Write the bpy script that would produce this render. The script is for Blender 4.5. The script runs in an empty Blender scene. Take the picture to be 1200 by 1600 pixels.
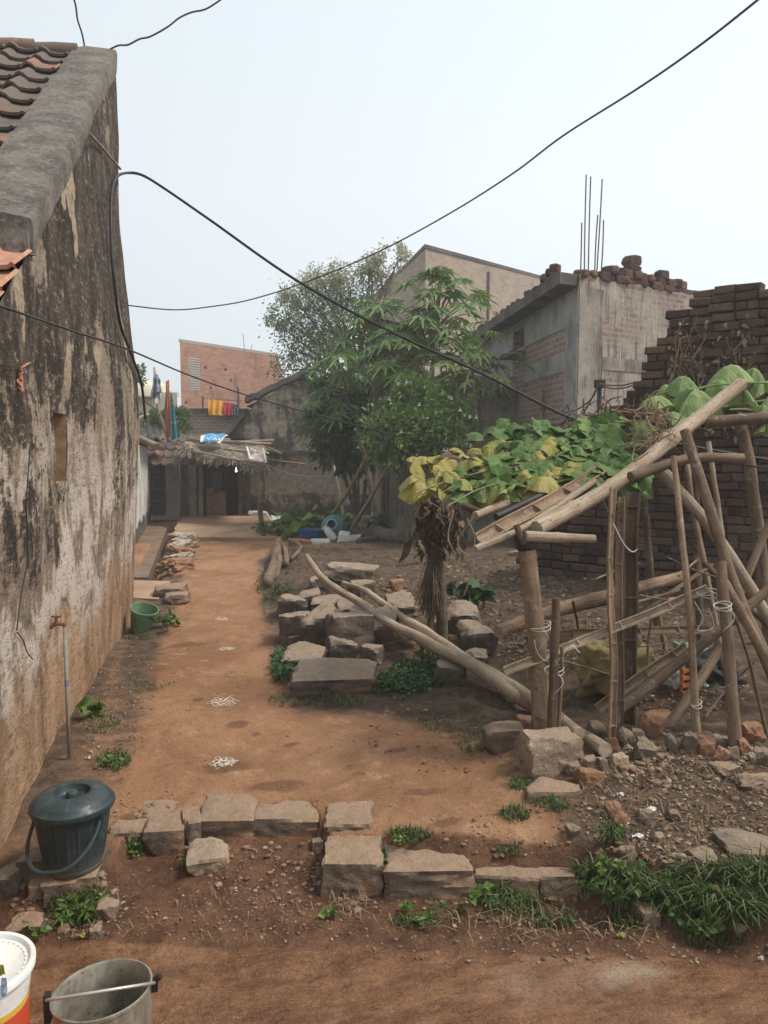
import bpy, bmesh, math, random
import numpy as np
from mathutils import Vector, Matrix, noise as mn

SC = bpy.context.scene
COL = SC.collection
rad = math.radians
random.seed(7)
RNG = np.random.default_rng(11)

# ------------------------------------------------------------------ camera
F = 1210.0
CAM = Vector((0, 0, 1.9))
PITCH = math.atan((800 - 697) / F)
YAW = rad(11.9)
FWD = Vector((math.sin(YAW) * math.cos(PITCH), math.cos(YAW) * math.cos(PITCH), -math.sin(PITCH)))
RGT = Vector((math.cos(YAW), -math.sin(YAW), 0))
UPV = RGT.cross(FWD)
cd = bpy.data.cameras.new("camera")
cd.sensor_fit = 'VERTICAL'
cd.sensor_height = 24.0
cd.sensor_width = 18.0
cd.lens = 24.0 * F / 1600.0
cd.clip_start = 0.05
cd.clip_end = 2000
co = bpy.data.objects.new("camera", cd)
COL.objects.link(co)
co.matrix_world = Matrix(((RGT.x, UPV.x, -FWD.x, CAM.x), (RGT.y, UPV.y, -FWD.y, CAM.y),
                          (RGT.z, UPV.z, -FWD.z, CAM.z), (0, 0, 0, 1)))
SC.camera = co

# ------------------------------------------------------------------ sky and sun
SUN_EL, SUN_AZ = rad(55), rad(108)       # azimuth from +Y, clockwise
w = bpy.data.worlds.new("World")
SC.world = w
w.use_nodes = True
wt = w.node_tree
wt.nodes.clear()
sky = wt.nodes.new("ShaderNodeTexSky")
sky.sky_type = 'NISHITA'
sky.sun_disc = False
sky.sun_elevation = SUN_EL
sky.sun_rotation = SUN_AZ
sky.dust_density = 6.0
sky.air_density = 1.0
sky.ozone_density = 1.0
b1 = wt.nodes.new("ShaderNodeBackground")
b1.inputs[1].default_value = 0.09
wt.links.new(sky.outputs[0], b1.inputs[0])
# milky overcast veil in front of the blue
tc = wt.nodes.new("ShaderNodeTexCoord")
sx = wt.nodes.new("ShaderNodeSeparateXYZ")
wt.links.new(tc.outputs['Generated'], sx.inputs[0])
veil = wt.nodes.new("ShaderNodeValToRGB")
veil.color_ramp.elements[0].position = 0.0
veil.color_ramp.elements[0].color = (0.70, 0.765, 0.82, 1)
veil.color_ramp.elements[1].position = 0.75
veil.color_ramp.elements[1].color = (0.71, 0.81, 0.865, 1)
e_ = veil.color_ramp.elements.new(0.30)
e_.color = (0.79, 0.845, 0.875, 1)
wt.links.new(sx.outputs[2], veil.inputs[0])
glow = wt.nodes.new("ShaderNodeMapRange")
glow.inputs['From Min'].default_value = -0.35
glow.inputs['From Max'].default_value = 0.85
glow.inputs['To Min'].default_value = 0.80
glow.inputs['To Max'].default_value = 1.06
wt.links.new(sx.outputs[0], glow.inputs['Value'])
b2 = wt.nodes.new("ShaderNodeBackground")
wt.links.new(veil.outputs[0], b2.inputs[0])
wt.links.new(glow.outputs[0], b2.inputs[1])
mx = wt.nodes.new("ShaderNodeMixShader")
mx.inputs[0].default_value = 0.86
wt.links.new(b1.outputs[0], mx.inputs[1])
wt.links.new(b2.outputs[0], mx.inputs[2])
wo = wt.nodes.new("ShaderNodeOutputWorld")
wt.links.new(mx.outputs[0], wo.inputs[0])

sd = bpy.data.lights.new("sun", 'SUN')
sd.energy = 2.5
sd.angle = rad(13)
sd.color = (1.0, 0.93, 0.83)
so = bpy.data.objects.new("sun", sd)
COL.objects.link(so)
sdir = Vector((math.sin(SUN_AZ) * math.cos(SUN_EL), math.cos(SUN_AZ) * math.cos(SUN_EL), math.sin(SUN_EL)))
so.rotation_euler = (-sdir).to_track_quat('-Z', 'Y').to_euler()
so.location = (6, -6, 12)

SC.view_settings.view_transform = 'Standard'
SC.view_settings.look = 'None'
SC.view_settings.exposure = 0.48
SC.view_settings.gamma = 1.0
SC.cycles.max_bounces = 6
SC.cycles.volume_bounces = 1
SC.cycles.diffuse_bounces = 3
SC.cycles.use_denoising = True

# ------------------------------------------------------------------ placing
def P(px, py, d):
    return CAM + d * (FWD + RGT * ((px - 600) / F) + UPV * ((800 - py) / F))
def ray(px, py):
    return FWD + RGT * ((px - 600) / F) + UPV * ((800 - py) / F)
def G(px, py, z=0.0):
    r = ray(px, py)
    return CAM + r * ((z - CAM.z) / r.z)
def onX(px, py, X):
    r = ray(px, py)
    return CAM + r * ((X - CAM.x) / r.x)
SP, CP = math.sin(PITCH), math.cos(PITCH)
FH = Vector((math.sin(YAW), math.cos(YAW), 0))
def zat(xy, py):
    hf = xy[0] * FH.x + xy[1] * FH.y; t = (800 - py) / F
    return CAM.z + hf * (t * CP - SP) / (CP + t * SP)
def depth(p):
    return (Vector(p) - CAM).dot(FWD)
def zpx(py, d):
    return P(600, py, d).z

# ------------------------------------------------------------------ numpy noise
_perm = np.random.default_rng(3).random((256, 256))
def vnoise(x, y):
    xi = np.floor(x).astype(int); yi = np.floor(y).astype(int)
    fx = x - xi; fy = y - yi
    fx = fx * fx * (3 - 2 * fx); fy = fy * fy * (3 - 2 * fy)
    a = _perm[xi % 256, yi % 256]; b = _perm[(xi + 1) % 256, yi % 256]
    c = _perm[xi % 256, (yi + 1) % 256]; d = _perm[(xi + 1) % 256, (yi + 1) % 256]
    return (a * (1 - fx) + b * fx) * (1 - fy) + (c * (1 - fx) + d * fx) * fy - 0.5
def fbm(x, y, oct=4, lac=2.03, gain=0.5):
    s = 0; a = 1.0
    for i in range(oct):
        s = s + a * vnoise(x + 17.3 * i, y + 5.7 * i)
        x = x * lac; y = y * lac; a *= gain
    return s
def sstep(a, b, x):
    t = np.clip((x - a) / (b - a), 0, 1)
    return t * t * (3 - 2 * t)

# ------------------------------------------------------------------ ground heights
def idw(ctrl, power=3.2):
    pts = np.array([(c[0], c[1]) for c in ctrl]); zs = np.array([c[2] for c in ctrl])
    def f(x, y):
        num = 0; den = 0
        for (a, b), z in zip(pts, zs):
            wgt = 1.0 / (((x - a) ** 2 + (y - b) ** 2) + 0.03) ** (power / 2)
            num = num + wgt * z; den = den + wgt
        return num / den
    return f
def ctl(rows):
    out = []
    for px, py, z in rows:
        g = G(px, py, z); out.append((g.x, g.y, z))
    return out
low_c = ctl([(0, 1590, .0), (300, 1590, .0), (600, 1590, .0), (900, 1590, 0), (1200, 1590, .0), (100, 1490, -.01), (350, 1490, -.015),
             (600, 1500, -.01), (900, 1510, 0), (1200, 1530, 0.0), (200, 1430, .02), (420, 1400, .04), (400, 1345, .075), (345, 1322, .105), (395, 1320, .11), (445, 1318, .11), (480, 1318, .10), (300, 1330, .09), (240, 1340, .07), (520, 1440, .02),
             (800, 1450, .02), (1000, 1475, .03), (60, 1430, .04), (130, 1440, .02)]) + [(-3, 0, 0), (0, -3, 0), (4, -3, 0), (6, 0, 0), (6, 2, 0), (-3, 3, .05), (12, 2, 0), (-12, 2, 0)]
up_c = ctl([(250, 1270, .14), (420, 1245, .18), (640, 1290, .2), (540, 1260, .17), (800, 1320, .2), (900, 1345, .2), (1050, 1340, .22), (1190, 1320, .24),
            (20, 1380, .12), (100, 1330, .13), (350, 1193, .16), (350, 1100, .16), (350, 1014, .13), (345, 967, .11), (340, 890, .07), (340, 850, .05),
            (150, 1200, .16), (190, 1080, .14), (210, 1000, .08), (560, 1180, .18), (700, 1230, .2), (840, 1230, .28), (1000, 1230, .33), (1150, 1230, .35),
            (900, 1165, .38), (1050, 1150, .42), (1190, 1165, .42), (700, 1130, .2), (790, 1110, .25), (480, 1100, .16), (520, 1080, .16), (620, 1070, .2),
            (440, 1010, .15), (720, 1040, .27), (490, 900, .38), (600, 900, .42), (700, 960, .36), (850, 960, .42), (1000, 1000, .45), (1100, 1050, .45),
            (470, 856, .28), (600, 858, .3), (800, 880, .4), (560, 830, .2), (410, 910, .08), (425, 960, .12), (398, 860, .05), (900, 920, .4),
            (420, 812, .03), (500, 806, .06), (640, 830, .1), (230, 900, .0), (225, 840, .0), (240, 815, 0)]) + \
       [(-12, 8, 0), (-10, 22, 0), (0, 26, 0), (10, 26, .1), (20, 20, .2), (14, 8, .4), (30, 40, 0), (-20, 40, 0), (6, 5, .4), (9, 4, .3), (5, 12, .3)]
LOWF, UPF = idw(low_c), idw(up_c)
_k = [G(*a, .05) for a in [(-40, 1408), (0, 1404), (160, 1392), (205, 1316), (300, 1302), (400, 1299), (486, 1297), (516, 1350), (600, 1350), (740, 1364), (905, 1376), (1050, 1425), (1200, 1450)]]
_kx = np.array([-30] + [v.x for v in _k] + [8, 40]); _ky = np.array([_k[0].y] + [v.y for v in _k] + [_k[-1].y - .8, _k[-1].y - 1.5])
_o = np.argsort(_kx); _kx = _kx[_o]; _ky = _ky[_o]
_dr0, _dr1 = G(262, 826, 0), G(232, 905, 0)
def height(x, y, fine=True):
    x = np.asarray(x, float); y = np.asarray(y, float)
    yk = np.interp(x, _kx, _ky) + 0.05 * vnoise(x * 5, y * 0 + 3)
    t = sstep(-0.15, 0.08, y - yk)
    far = sstep(24, 34, y)
    h = (LOWF(x, y) * (1 - t) + UPF(x, y) * t) * (1 - far)
    if fine:
        near = 1 - sstep(12, 25, y)
        rough = 0.5 + 0.5 * sstep(0.9, 1.5, x) * sstep(3.2, 4.0, y) + 0.3 * (1 - t) * sstep(2.45, 2.6, y)
        h = h + near * (0.030 * fbm(x * 1.7, y * 1.7, 3) + 0.030 * rough * fbm(x * 6, y * 6, 3) + 0.018 * rough * fbm(x * 21, y * 21, 3))
    # open drain beside the passage
    s = np.clip((y - _dr1.y) / (_dr0.y - _dr1.y), -0.15, 1.2)
    cx = _dr1.x + s * (_dr0.x - _dr1.x)
    inn = (s > -0.14) & (s < 1.19)
    h = h - np.where(inn, 0.30 * (1 - sstep(0.13, 0.2, np.abs(x - cx))), 0)
    return h
def hz(x, y):
    return float(height(np.array([x]), np.array([y]))[0])
def GH(px, py, lift=0.0):
    z = 0.15
    for i in range(8):
        g = G(px, py, z); z = 0.5 * z + 0.5 * (hz(g.x, g.y) + lift)
    g = G(px, py, z)
    return g

# ------------------------------------------------------------------ node helper
class NT:
    def __init__(s, name):
        s.mt = bpy.data.materials.new(name); s.mt.use_nodes = True
        s.t = s.mt.node_tree; s.b = s.t.nodes['Principled BSDF']; s.out = s.t.nodes['Material Output']
    def n(s, ty): return s.t.nodes.new(ty)
    def put(s, sock, v):
        if v is None: return
        if isinstance(v, bpy.types.NodeSocket): s.t.links.new(v, sock)
        elif isinstance(v, (tuple, list)):
            if len(v) == 3 and sock.type == 'RGBA': v = (*v, 1)
            sock.default_value = v
        else:
            if sock.type == 'RGBA': v = (v, v, v, 1)
            elif sock.type == 'VECTOR': v = (v, v, v)
            sock.default_value = v
    def tex(s, k='Object'): return s.n("ShaderNodeTexCoord").outputs[k]
    def map(s, v, sc=(1, 1, 1), loc=(0, 0, 0), rot=(0, 0, 0)):
        q = s.n("ShaderNodeMapping"); s.put(q.inputs[0], v); q.inputs['Scale'].default_value = sc
        q.inputs['Location'].default_value = loc; q.inputs['Rotation'].default_value = rot; return q.outputs[0]
    def noise(s, v, sc=5, det=5, ro=.6, dist=0):
        q = s.n("ShaderNodeTexNoise"); s.put(q.inputs['Vector'], v); q.inputs['Scale'].default_value = sc
        q.inputs['Detail'].default_value = det; q.inputs['Roughness'].default_value = ro; q.inputs['Distortion'].default_value = dist
        return q.outputs['Fac']
    def vor(s, v, sc=5, feat='F1', out='Distance'):
        q = s.n("ShaderNodeTexVoronoi"); q.feature = feat; s.put(q.inputs['Vector'], v); q.inputs['Scale'].default_value = sc
        return q.outputs[out]
    def ramp(s, f, st):
        q = s.n("ShaderNodeValToRGB"); s.put(q.inputs[0], f); r = q.color_ramp
        while len(r.elements) < len(st): r.elements.new(.5)
        for e, (p, c) in zip(r.elements, st):
            e.position = p; e.color = (c, c, c, 1) if not isinstance(c, (tuple, list)) else (*c, 1)
        return q.outputs[0]
    def rng(s, f, a, b, c=0., d=1.):
        q = s.n("ShaderNodeMapRange"); q.interpolation_type = 'SMOOTHSTEP'; s.put(q.inputs['Value'], f)
        for k, v in (('From Min', a), ('From Max', b), ('To Min', c), ('To Max', d)): s.put(q.inputs[k], v)
        return q.outputs[0]
    def mix(s, f, a, b, mode='MIX'):
        q = s.n("ShaderNodeMix"); q.data_type = 'RGBA'; q.blend_type = mode
        s.put(q.inputs[0], f); s.put(q.inputs[6], a); s.put(q.inputs[7], b); return q.outputs[2]
    def m(s, op, a, b=None, c=None):
        q = s.n("ShaderNodeMath"); q.operation = op; s.put(q.inputs[0], a)
        if b is not None: s.put(q.inputs[1], b)
        if c is not None: s.put(q.inputs[2], c)
        return q.outputs[0]
    def sep(s, v):
        q = s.n("ShaderNodeSeparateXYZ"); s.put(q.inputs[0], v); return q.outputs
    def comb(s, x, y, z):
        q = s.n("ShaderNodeCombineXYZ"); s.put(q.inputs[0], x); s.put(q.inputs[1], y); s.put(q.inputs[2], z); return q.outputs[0]
    def attr(s, name, out='Fac'):
        q = s.n("ShaderNodeAttribute"); q.attribute_name = name; return q.outputs[out]
    def island(s): return s.n("ShaderNodeNewGeometry").outputs['Random Per Island']
    def brick(s, v, c1, c2, mo, bw=.23, rh=.085, ms=.012, off=.5, smooth=.3):
        q = s.n("ShaderNodeTexBrick"); s.put(q.inputs['Vector'], v); s.put(q.inputs['Color1'], c1); s.put(q.inputs['Color2'], c2); s.put(q.inputs['Mortar'], mo)
        q.inputs['Scale'].default_value = 1; q.inputs['Mortar Size'].default_value = ms; q.inputs['Mortar Smooth'].default_value = smooth
        q.inputs['Brick Width'].default_value = bw; q.inputs['Row Height'].default_value = rh; q.offset = off; q.inputs['Bias'].default_value = 0
        return q.outputs['Color'], q.outputs['Fac']
    def done(s, col=None, ro=.85, bumps=(), spec=.3, metal=0, trans=0, tcol=None):
        if col is not None: s.put(s.b.inputs['Base Color'], col)
        s.put(s.b.inputs['Roughness'], ro); s.put(s.b.inputs['Specular IOR Level'], spec); s.put(s.b.inputs['Metallic'], metal)
        prev = None
        for hgt, st, di in bumps:
            q = s.n("ShaderNodeBump"); q.inputs['Strength'].default_value = st; q.inputs['Distance'].default_value = di
            s.put(q.inputs['Height'], hgt)
            if prev is not None: s.t.links.new(prev, q.inputs['Normal'])
            prev = q.outputs[0]
        if prev is not None: s.t.links.new(prev, s.b.inputs['Normal'])
        if trans:
            tr = s.n("ShaderNodeBsdfTranslucent"); s.put(tr.inputs[0], tcol if tcol is not None else col)
            mxs = s.n("ShaderNodeMixShader"); mxs.inputs[0].default_value = trans
            s.t.links.new(s.b.outputs[0], mxs.inputs[1]); s.t.links.new(tr.outputs[0], mxs.inputs[2])
            s.t.links.new(mxs.outputs[0], s.out.inputs[0])
        return s.mt

# ------------------------------------------------------------------ mesh builder
ORG = {}
class MB:
    def __init__(s): s.v = []; s.f = []; s.uv = []
    def add(s, vs, fs, uvs=None):
        o = len(s.v); s.v.extend([tuple(q) for q in vs])
        for i, f in enumerate(fs):
            s.f.append(tuple(k + o for k in f))
            s.uv.append(uvs[i] if uvs is not None else None)
    def box(s, c, size, R=None, jit=0.0):
        c = Vector(c); vs = []
        for i in (-.5, .5):
            for j in (-.5, .5):
                for k in (-.5, .5):
                    q = Vector((i * size[0], j * size[1], k * size[2]))
                    if jit: q += Vector((random.uniform(-jit, jit), random.uniform(-jit, jit), random.uniform(-jit, jit)))
                    vs.append(c + (R @ q if R is not None else q))
        s.add(vs, [(0, 1, 3, 2), (4, 6, 7, 5), (0, 4, 5, 1), (2, 3, 7, 6), (0, 2, 6, 4), (1, 5, 7, 3)])
    def bar(s, a, b, wx, wy=None, up=Vector((0, 0, 1))):
        a = Vector(a); b = Vector(b); wy = wx if wy is None else wy
        t = (b - a).normalized()
        if abs(t.dot(up)) > .95: up = Vector((0, 1, 0))
        sd_ = t.cross(up).normalized(); n = sd_.cross(t)
        R = Matrix((sd_, t, n)).transposed()
        s.box((a + b) / 2, (wx, (b - a).length, wy), R)
    def tube(s, pts, r, n=8, caps=True, squash=1.0):
        pts = [Vector(p) for p in pts]; N = len(pts)
        rs = r if isinstance(r, (list, tuple)) else [r] * N
        up = Vector((0, 0, 1)); vs = []; fs = []
        t0 = (pts[1] - pts[0]).normalized()
        if abs(t0.dot(up)) > .9: up = Vector((0.2, 1, 0)).normalized()
        s1 = t0.cross(up).normalized()
        for i, p in enumerate(pts):
            t = (pts[min(i + 1, N - 1)] - pts[max(i - 1, 0)])
            if t.length < 1e-9: t = t0
            t = t.normalized(); s1 = (s1 - t * s1.dot(t)).normalized(); s2 = t.cross(s1)
            for k in range(n):
                a = 2 * math.pi * k / n
                vs.append(p + s1 * (math.cos(a) * rs[i]) + s2 * (math.sin(a) * rs[i] * squash))
        cum = [0.0]; u0 = random.random() * 7
        for i in range(N - 1): cum.append(cum[-1] + (pts[i + 1] - pts[i]).length)
        uvs = []
        for i in range(N - 1):
            for k in range(n):
                fs.append((i * n + k, i * n + (k + 1) % n, (i + 1) * n + (k + 1) % n, (i + 1) * n + k))
                a, b, c, d = u0 + k / n, u0 + (k + 1) / n, cum[i] + u0, cum[i + 1] + u0
                uvs.append([(a, c), (b, c), (b, d), (a, d)])
        if caps:
            fs.append(tuple(range(n - 1, -1, -1))); fs.append(tuple((N - 1) * n + k for k in range(n)))
            for e in (cum[0], cum[-1]): uvs.append([(u0 + .03 * math.cos(k), u0 + e + .03 * math.sin(k)) for k in range(n)])
        s.add(vs, fs, uvs)
    def lathe(s, prof, c, n=40, R=None, rib=None):
        """prof: list of (r,z); rings stitched"""
        c = Vector(c); vs = []; fs = []
        for (r, z) in prof:
            for k in range(n):
                a = 2 * math.pi * k / n
                rr = r + (rib(a, r, z) if rib else 0)
                q = Vector((rr * math.cos(a), rr * math.sin(a), z)); vs.append(c + (R @ q if R is not None else q))
        for i in range(len(prof) - 1):
            for k in range(n): fs.append((i * n + k, i * n + (k + 1) % n, (i + 1) * n + (k + 1) % n, (i + 1) * n + k))
        s.add(vs, fs)
    def grid(s, fn, nu, nv, uvscale=None):
        vs = [fn(i / nu, j / nv) for j in range(nv + 1) for i in range(nu + 1)]
        fs = [(j * (nu + 1) + i, j * (nu + 1) + i + 1, (j + 1) * (nu + 1) + i + 1, (j + 1) * (nu + 1) + i) for j in range(nv) for i in range(nu)]
        uv = None
        if uvscale:
            uv = [[(i / nu * uvscale[0], j / nv * uvscale[1]), ((i + 1) / nu * uvscale[0], j / nv * uvscale[1]),
                   ((i + 1) / nu * uvscale[0], (j + 1) / nv * uvscale[1]), (i / nu * uvscale[0], (j + 1) / nv * uvscale[1])] for j in range(nv) for i in range(nu)]
        s.add(vs, fs, uv)
    def poly(s, pts, uv=None): s.add(pts, [tuple(range(len(pts)))], [uv] if uv else None)
    def prism(s, pts, ext):
        pts = [Vector(p) for p in pts]; ext = Vector(ext); n = len(pts)
        vs = pts + [p + ext for p in pts]
        fs = [tuple(range(n)), tuple(range(2 * n - 1, n - 1, -1))] + [(i, i + n, (i + 1) % n + n, (i + 1) % n) for i in range(n)]
        s.add(vs, fs)
    def sheet(s, O, U, L, top, z0, opens=(), step=None, rdep=.3, inward=None, back=True):
        """vertical wall in metres along unit U from O; top: fn(u)->z; opens (u0,u1,za,zb[,depth])"""
        O = Vector(O); U = Vector(U)
        if inward is None: inward = Vector((-U.y, U.x, 0))
        us = {0.0, L}
        for o in opens: us |= {o[0], o[1]}
        if step:
            k = step
            while k < L: us.add(k); k += step
        us = sorted(us)
        def pt(u, z): return Vector((O.x + U.x * u, O.y + U.y * u, z))
        for ua, ub in zip(us[:-1], us[1:]):
            um = (ua + ub) / 2
            oo = sorted([o for o in opens if o[0] <= um <= o[1]], key=lambda o: o[2])
            z = z0
            segs = []
            for o in oo:
                segs.append((z, o[2])); z = o[3]
            segs.append((z, None))
            for za, zb in segs:
                ta = top(ua) if zb is None else zb; tb = top(ub) if zb is None else zb
                if za >= max(ta, tb) - 1e-6: continue
                s.add([pt(ua, za), pt(ub, za), pt(ub, tb), pt(ua, ta)], [(0, 1, 2, 3)], [[(ua, za), (ub, za), (ub, tb), (ua, ta)]])
        for o in opens:
            dp = o[4] if len(o) > 4 else rdep; I = inward * dp
            a, b, c, d = pt(o[0], o[2]), pt(o[1], o[2]), pt(o[1], o[3]), pt(o[0], o[3])
            for p, q in ((a, b), (b, c), (c, d), (d, a)):
                s.add([p, p + I, q + I, q], [(0, 1, 2, 3)], [[(p.x + p.y, p.z), (p.x + p.y + dp, p.z), (q.x + q.y + dp, q.z), (q.x + q.y, q.z)]])
            if back: s.add([a + I, d + I, c + I, b + I], [(0, 1, 2, 3)], [[(o[0], o[2]), (o[0], o[3]), (o[1], o[3]), (o[1], o[2])]])
    def build(s, name, mat, parent=None, smooth=False, origin=None, sharp=None):
        V = np.array(s.v, dtype=float)
        if parent is not None: org = ORG[parent.name]
        elif origin is not None: org = Vector(origin)
        else: org = Vector(((V[:, 0].min() + V[:, 0].max()) / 2, (V[:, 1].min() + V[:, 1].max()) / 2, V[:, 2].min()))
        V = V - np.array(org)
        me = bpy.data.meshes.new(name); me.from_pydata(V.tolist(), [], s.f)
        if any(u is not None for u in s.uv):
            ul = me.uv_layers.new(name="UVMap"); k = 0; buf = np.zeros((len(me.loops), 2))
            for f, u in zip(s.f, s.uv):
                if u is None:
                    for q in f:
                        p = s.v[q]; buf[k] = (p[0] + p[1], p[2]); k += 1
                else:
                    for q in u: buf[k] = q; k += 1
            ul.data.foreach_set("uv", buf.ravel())
        for m in (mat if isinstance(mat, (list, tuple)) else [mat]): me.materials.append(m)
        if smooth: me.polygons.foreach_set("use_smooth", [True] * len(me.polygons))
        me.update()
        if sharp: me.set_sharp_from_angle(angle=rad(sharp))
        o = bpy.data.objects.new(name, me); COL.objects.link(o)
        if parent is not None: o.parent = parent
        else: o.location = org
        ORG[o.name] = org
        return o

def tag(o, label=None, cat=None, group=None, kind=None):
    if label: o["label"] = label
    if cat: o["category"] = cat
    if group: o["group"] = group
    if kind: o["kind"] = kind
    return o
def thing(name, label, cat, loc, group=None):
    o = bpy.data.objects.new(name, None); COL.objects.link(o); o.location = loc; o.empty_display_size = .2
    ORG[o.name] = Vector(loc); return tag(o, label, cat, group)

def rotz(a): return Matrix.Rotation(a, 3, 'Z')
def catmull(pts, n=8):
    pts = [Vector(p) for p in pts]
    if len(pts) < 3: return [pts[0].lerp(pts[-1], i / n) for i in range(n + 1)]
    q = [pts[0] * 2 - pts[1]] + pts + [pts[-1] * 2 - pts[-2]]; out = []
    for i in range(1, len(q) - 2):
        for k in range(n):
            t = k / n
            out.append(0.5 * ((2 * q[i]) + (q[i + 1] - q[i - 1]) * t + (2 * q[i - 1] - 5 * q[i] + 4 * q[i + 1] - q[i + 2]) * t * t + (3 * q[i] - q[i - 1] - 3 * q[i + 1] + q[i + 2]) * t ** 3))
    out.append(pts[-1]); return out

def rock_mesh(mb, c, size, seed, n=9, chips=7, R=None, rough=.03, boxy=.8, jit=.16):
    """fractured block: support of jittered box planes and chips, sampled over a cube-sphere. c = base centre."""
    rr = random.Random(seed); pl = []
    for ax in range(3):
        for sg in (-1, 1):
            nv = Vector([0, 0, 0]); nv[ax] = sg
            nv += Vector((rr.uniform(-jit, jit), rr.uniform(-jit, jit), rr.uniform(-jit, jit))); pl.append((nv.normalized(), rr.uniform(.88, 1.0)))
    for k in range(chips):
        nv = Vector((rr.uniform(-1, 1), rr.uniform(-1, 1), rr.uniform(-.6, 1)))
        if nv.length < .2: continue
        pl.append((nv.normalized(), rr.uniform(.95, 1.25) * boxy * 1.3 ))
    idx = {}; vs = []; fs = []
    def vid(p):
        key = tuple(round(q, 5) for q in p)
        if key not in idx:
            u = Vector(p).normalized(); r = 1e9
            for nv, d in pl:
                k = nv.dot(u)
                if k > 1e-3: r = min(r, d / k)
            r *= 1 + rough * mn.noise(u * 3.1 + Vector((seed, 0, 0))) * 2 + rough * mn.noise(u * 9 + Vector((0, seed, 0)))
            q = u * r; q = Vector((q.x * size[0] / 2, q.y * size[1] / 2, (q.z + 1) * size[2] / 2))
            if R is not None: q = R @ q
            idx[key] = len(vs); vs.append(Vector(c) + q)
        return idx[key]
    for ax in range(3):
        for sg in (-1, 1):
            a1, a2 = (ax + 1) % 3, (ax + 2) % 3
            for i in range(n):
                for j in range(n):
                    q = []
                    for (ii, jj) in ((i, j), (i + 1, j), (i + 1, j + 1), (i, j + 1)):
                        p = [0, 0, 0]; p[ax] = sg; p[a1] = math.tan((2 * ii / n - 1) * math.pi / 4); p[a2] = math.tan((2 * jj / n - 1) * math.pi / 4); q.append(vid(p))
                    fs.append(tuple(q) if sg > 0 else tuple(reversed(q)))
    mb.add(vs, fs)

def leaves(mb, pos, dirs, size, aspect=.38, fold=.25, droop=0.0, rng=RNG):
    """vectorised folded leaves: pos (n,3), dirs (n,3) leaf axes, size (n,)"""
    n = len(pos); d = dirs / (np.linalg.norm(dirs, axis=1, keepdims=True) + 1e-9)
    rv = rng.normal(size=(n, 3)); rv[:, 2] += 1.2
    sdv = np.cross(d, rv); sdv /= (np.linalg.norm(sdv, axis=1, keepdims=True) + 1e-9)
    nv = np.cross(sdv, d); nv *= np.sign(nv[:, 2:3] + 1e-9)
    s = size[:, None]
    base = pos; tip = pos + d * s - np.array([0, 0, 1]) * droop * s
    mid = pos + d * s * .45
    L = mid + sdv * s * aspect + nv * s * fold * aspect; R_ = mid - sdv * s * aspect + nv * s * fold * aspect
    vs = np.stack([base, L, tip, R_], 1).reshape(-1, 3)
    o = len(mb.v); mb.v.extend(map(tuple, vs.tolist()))
    for i in range(n):
        k = o + 4 * i; mb.f.append((k, k + 1, k + 2)); mb.f.append((k, k + 2, k + 3)); mb.uv.append(None); mb.uv.append(None)
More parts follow.
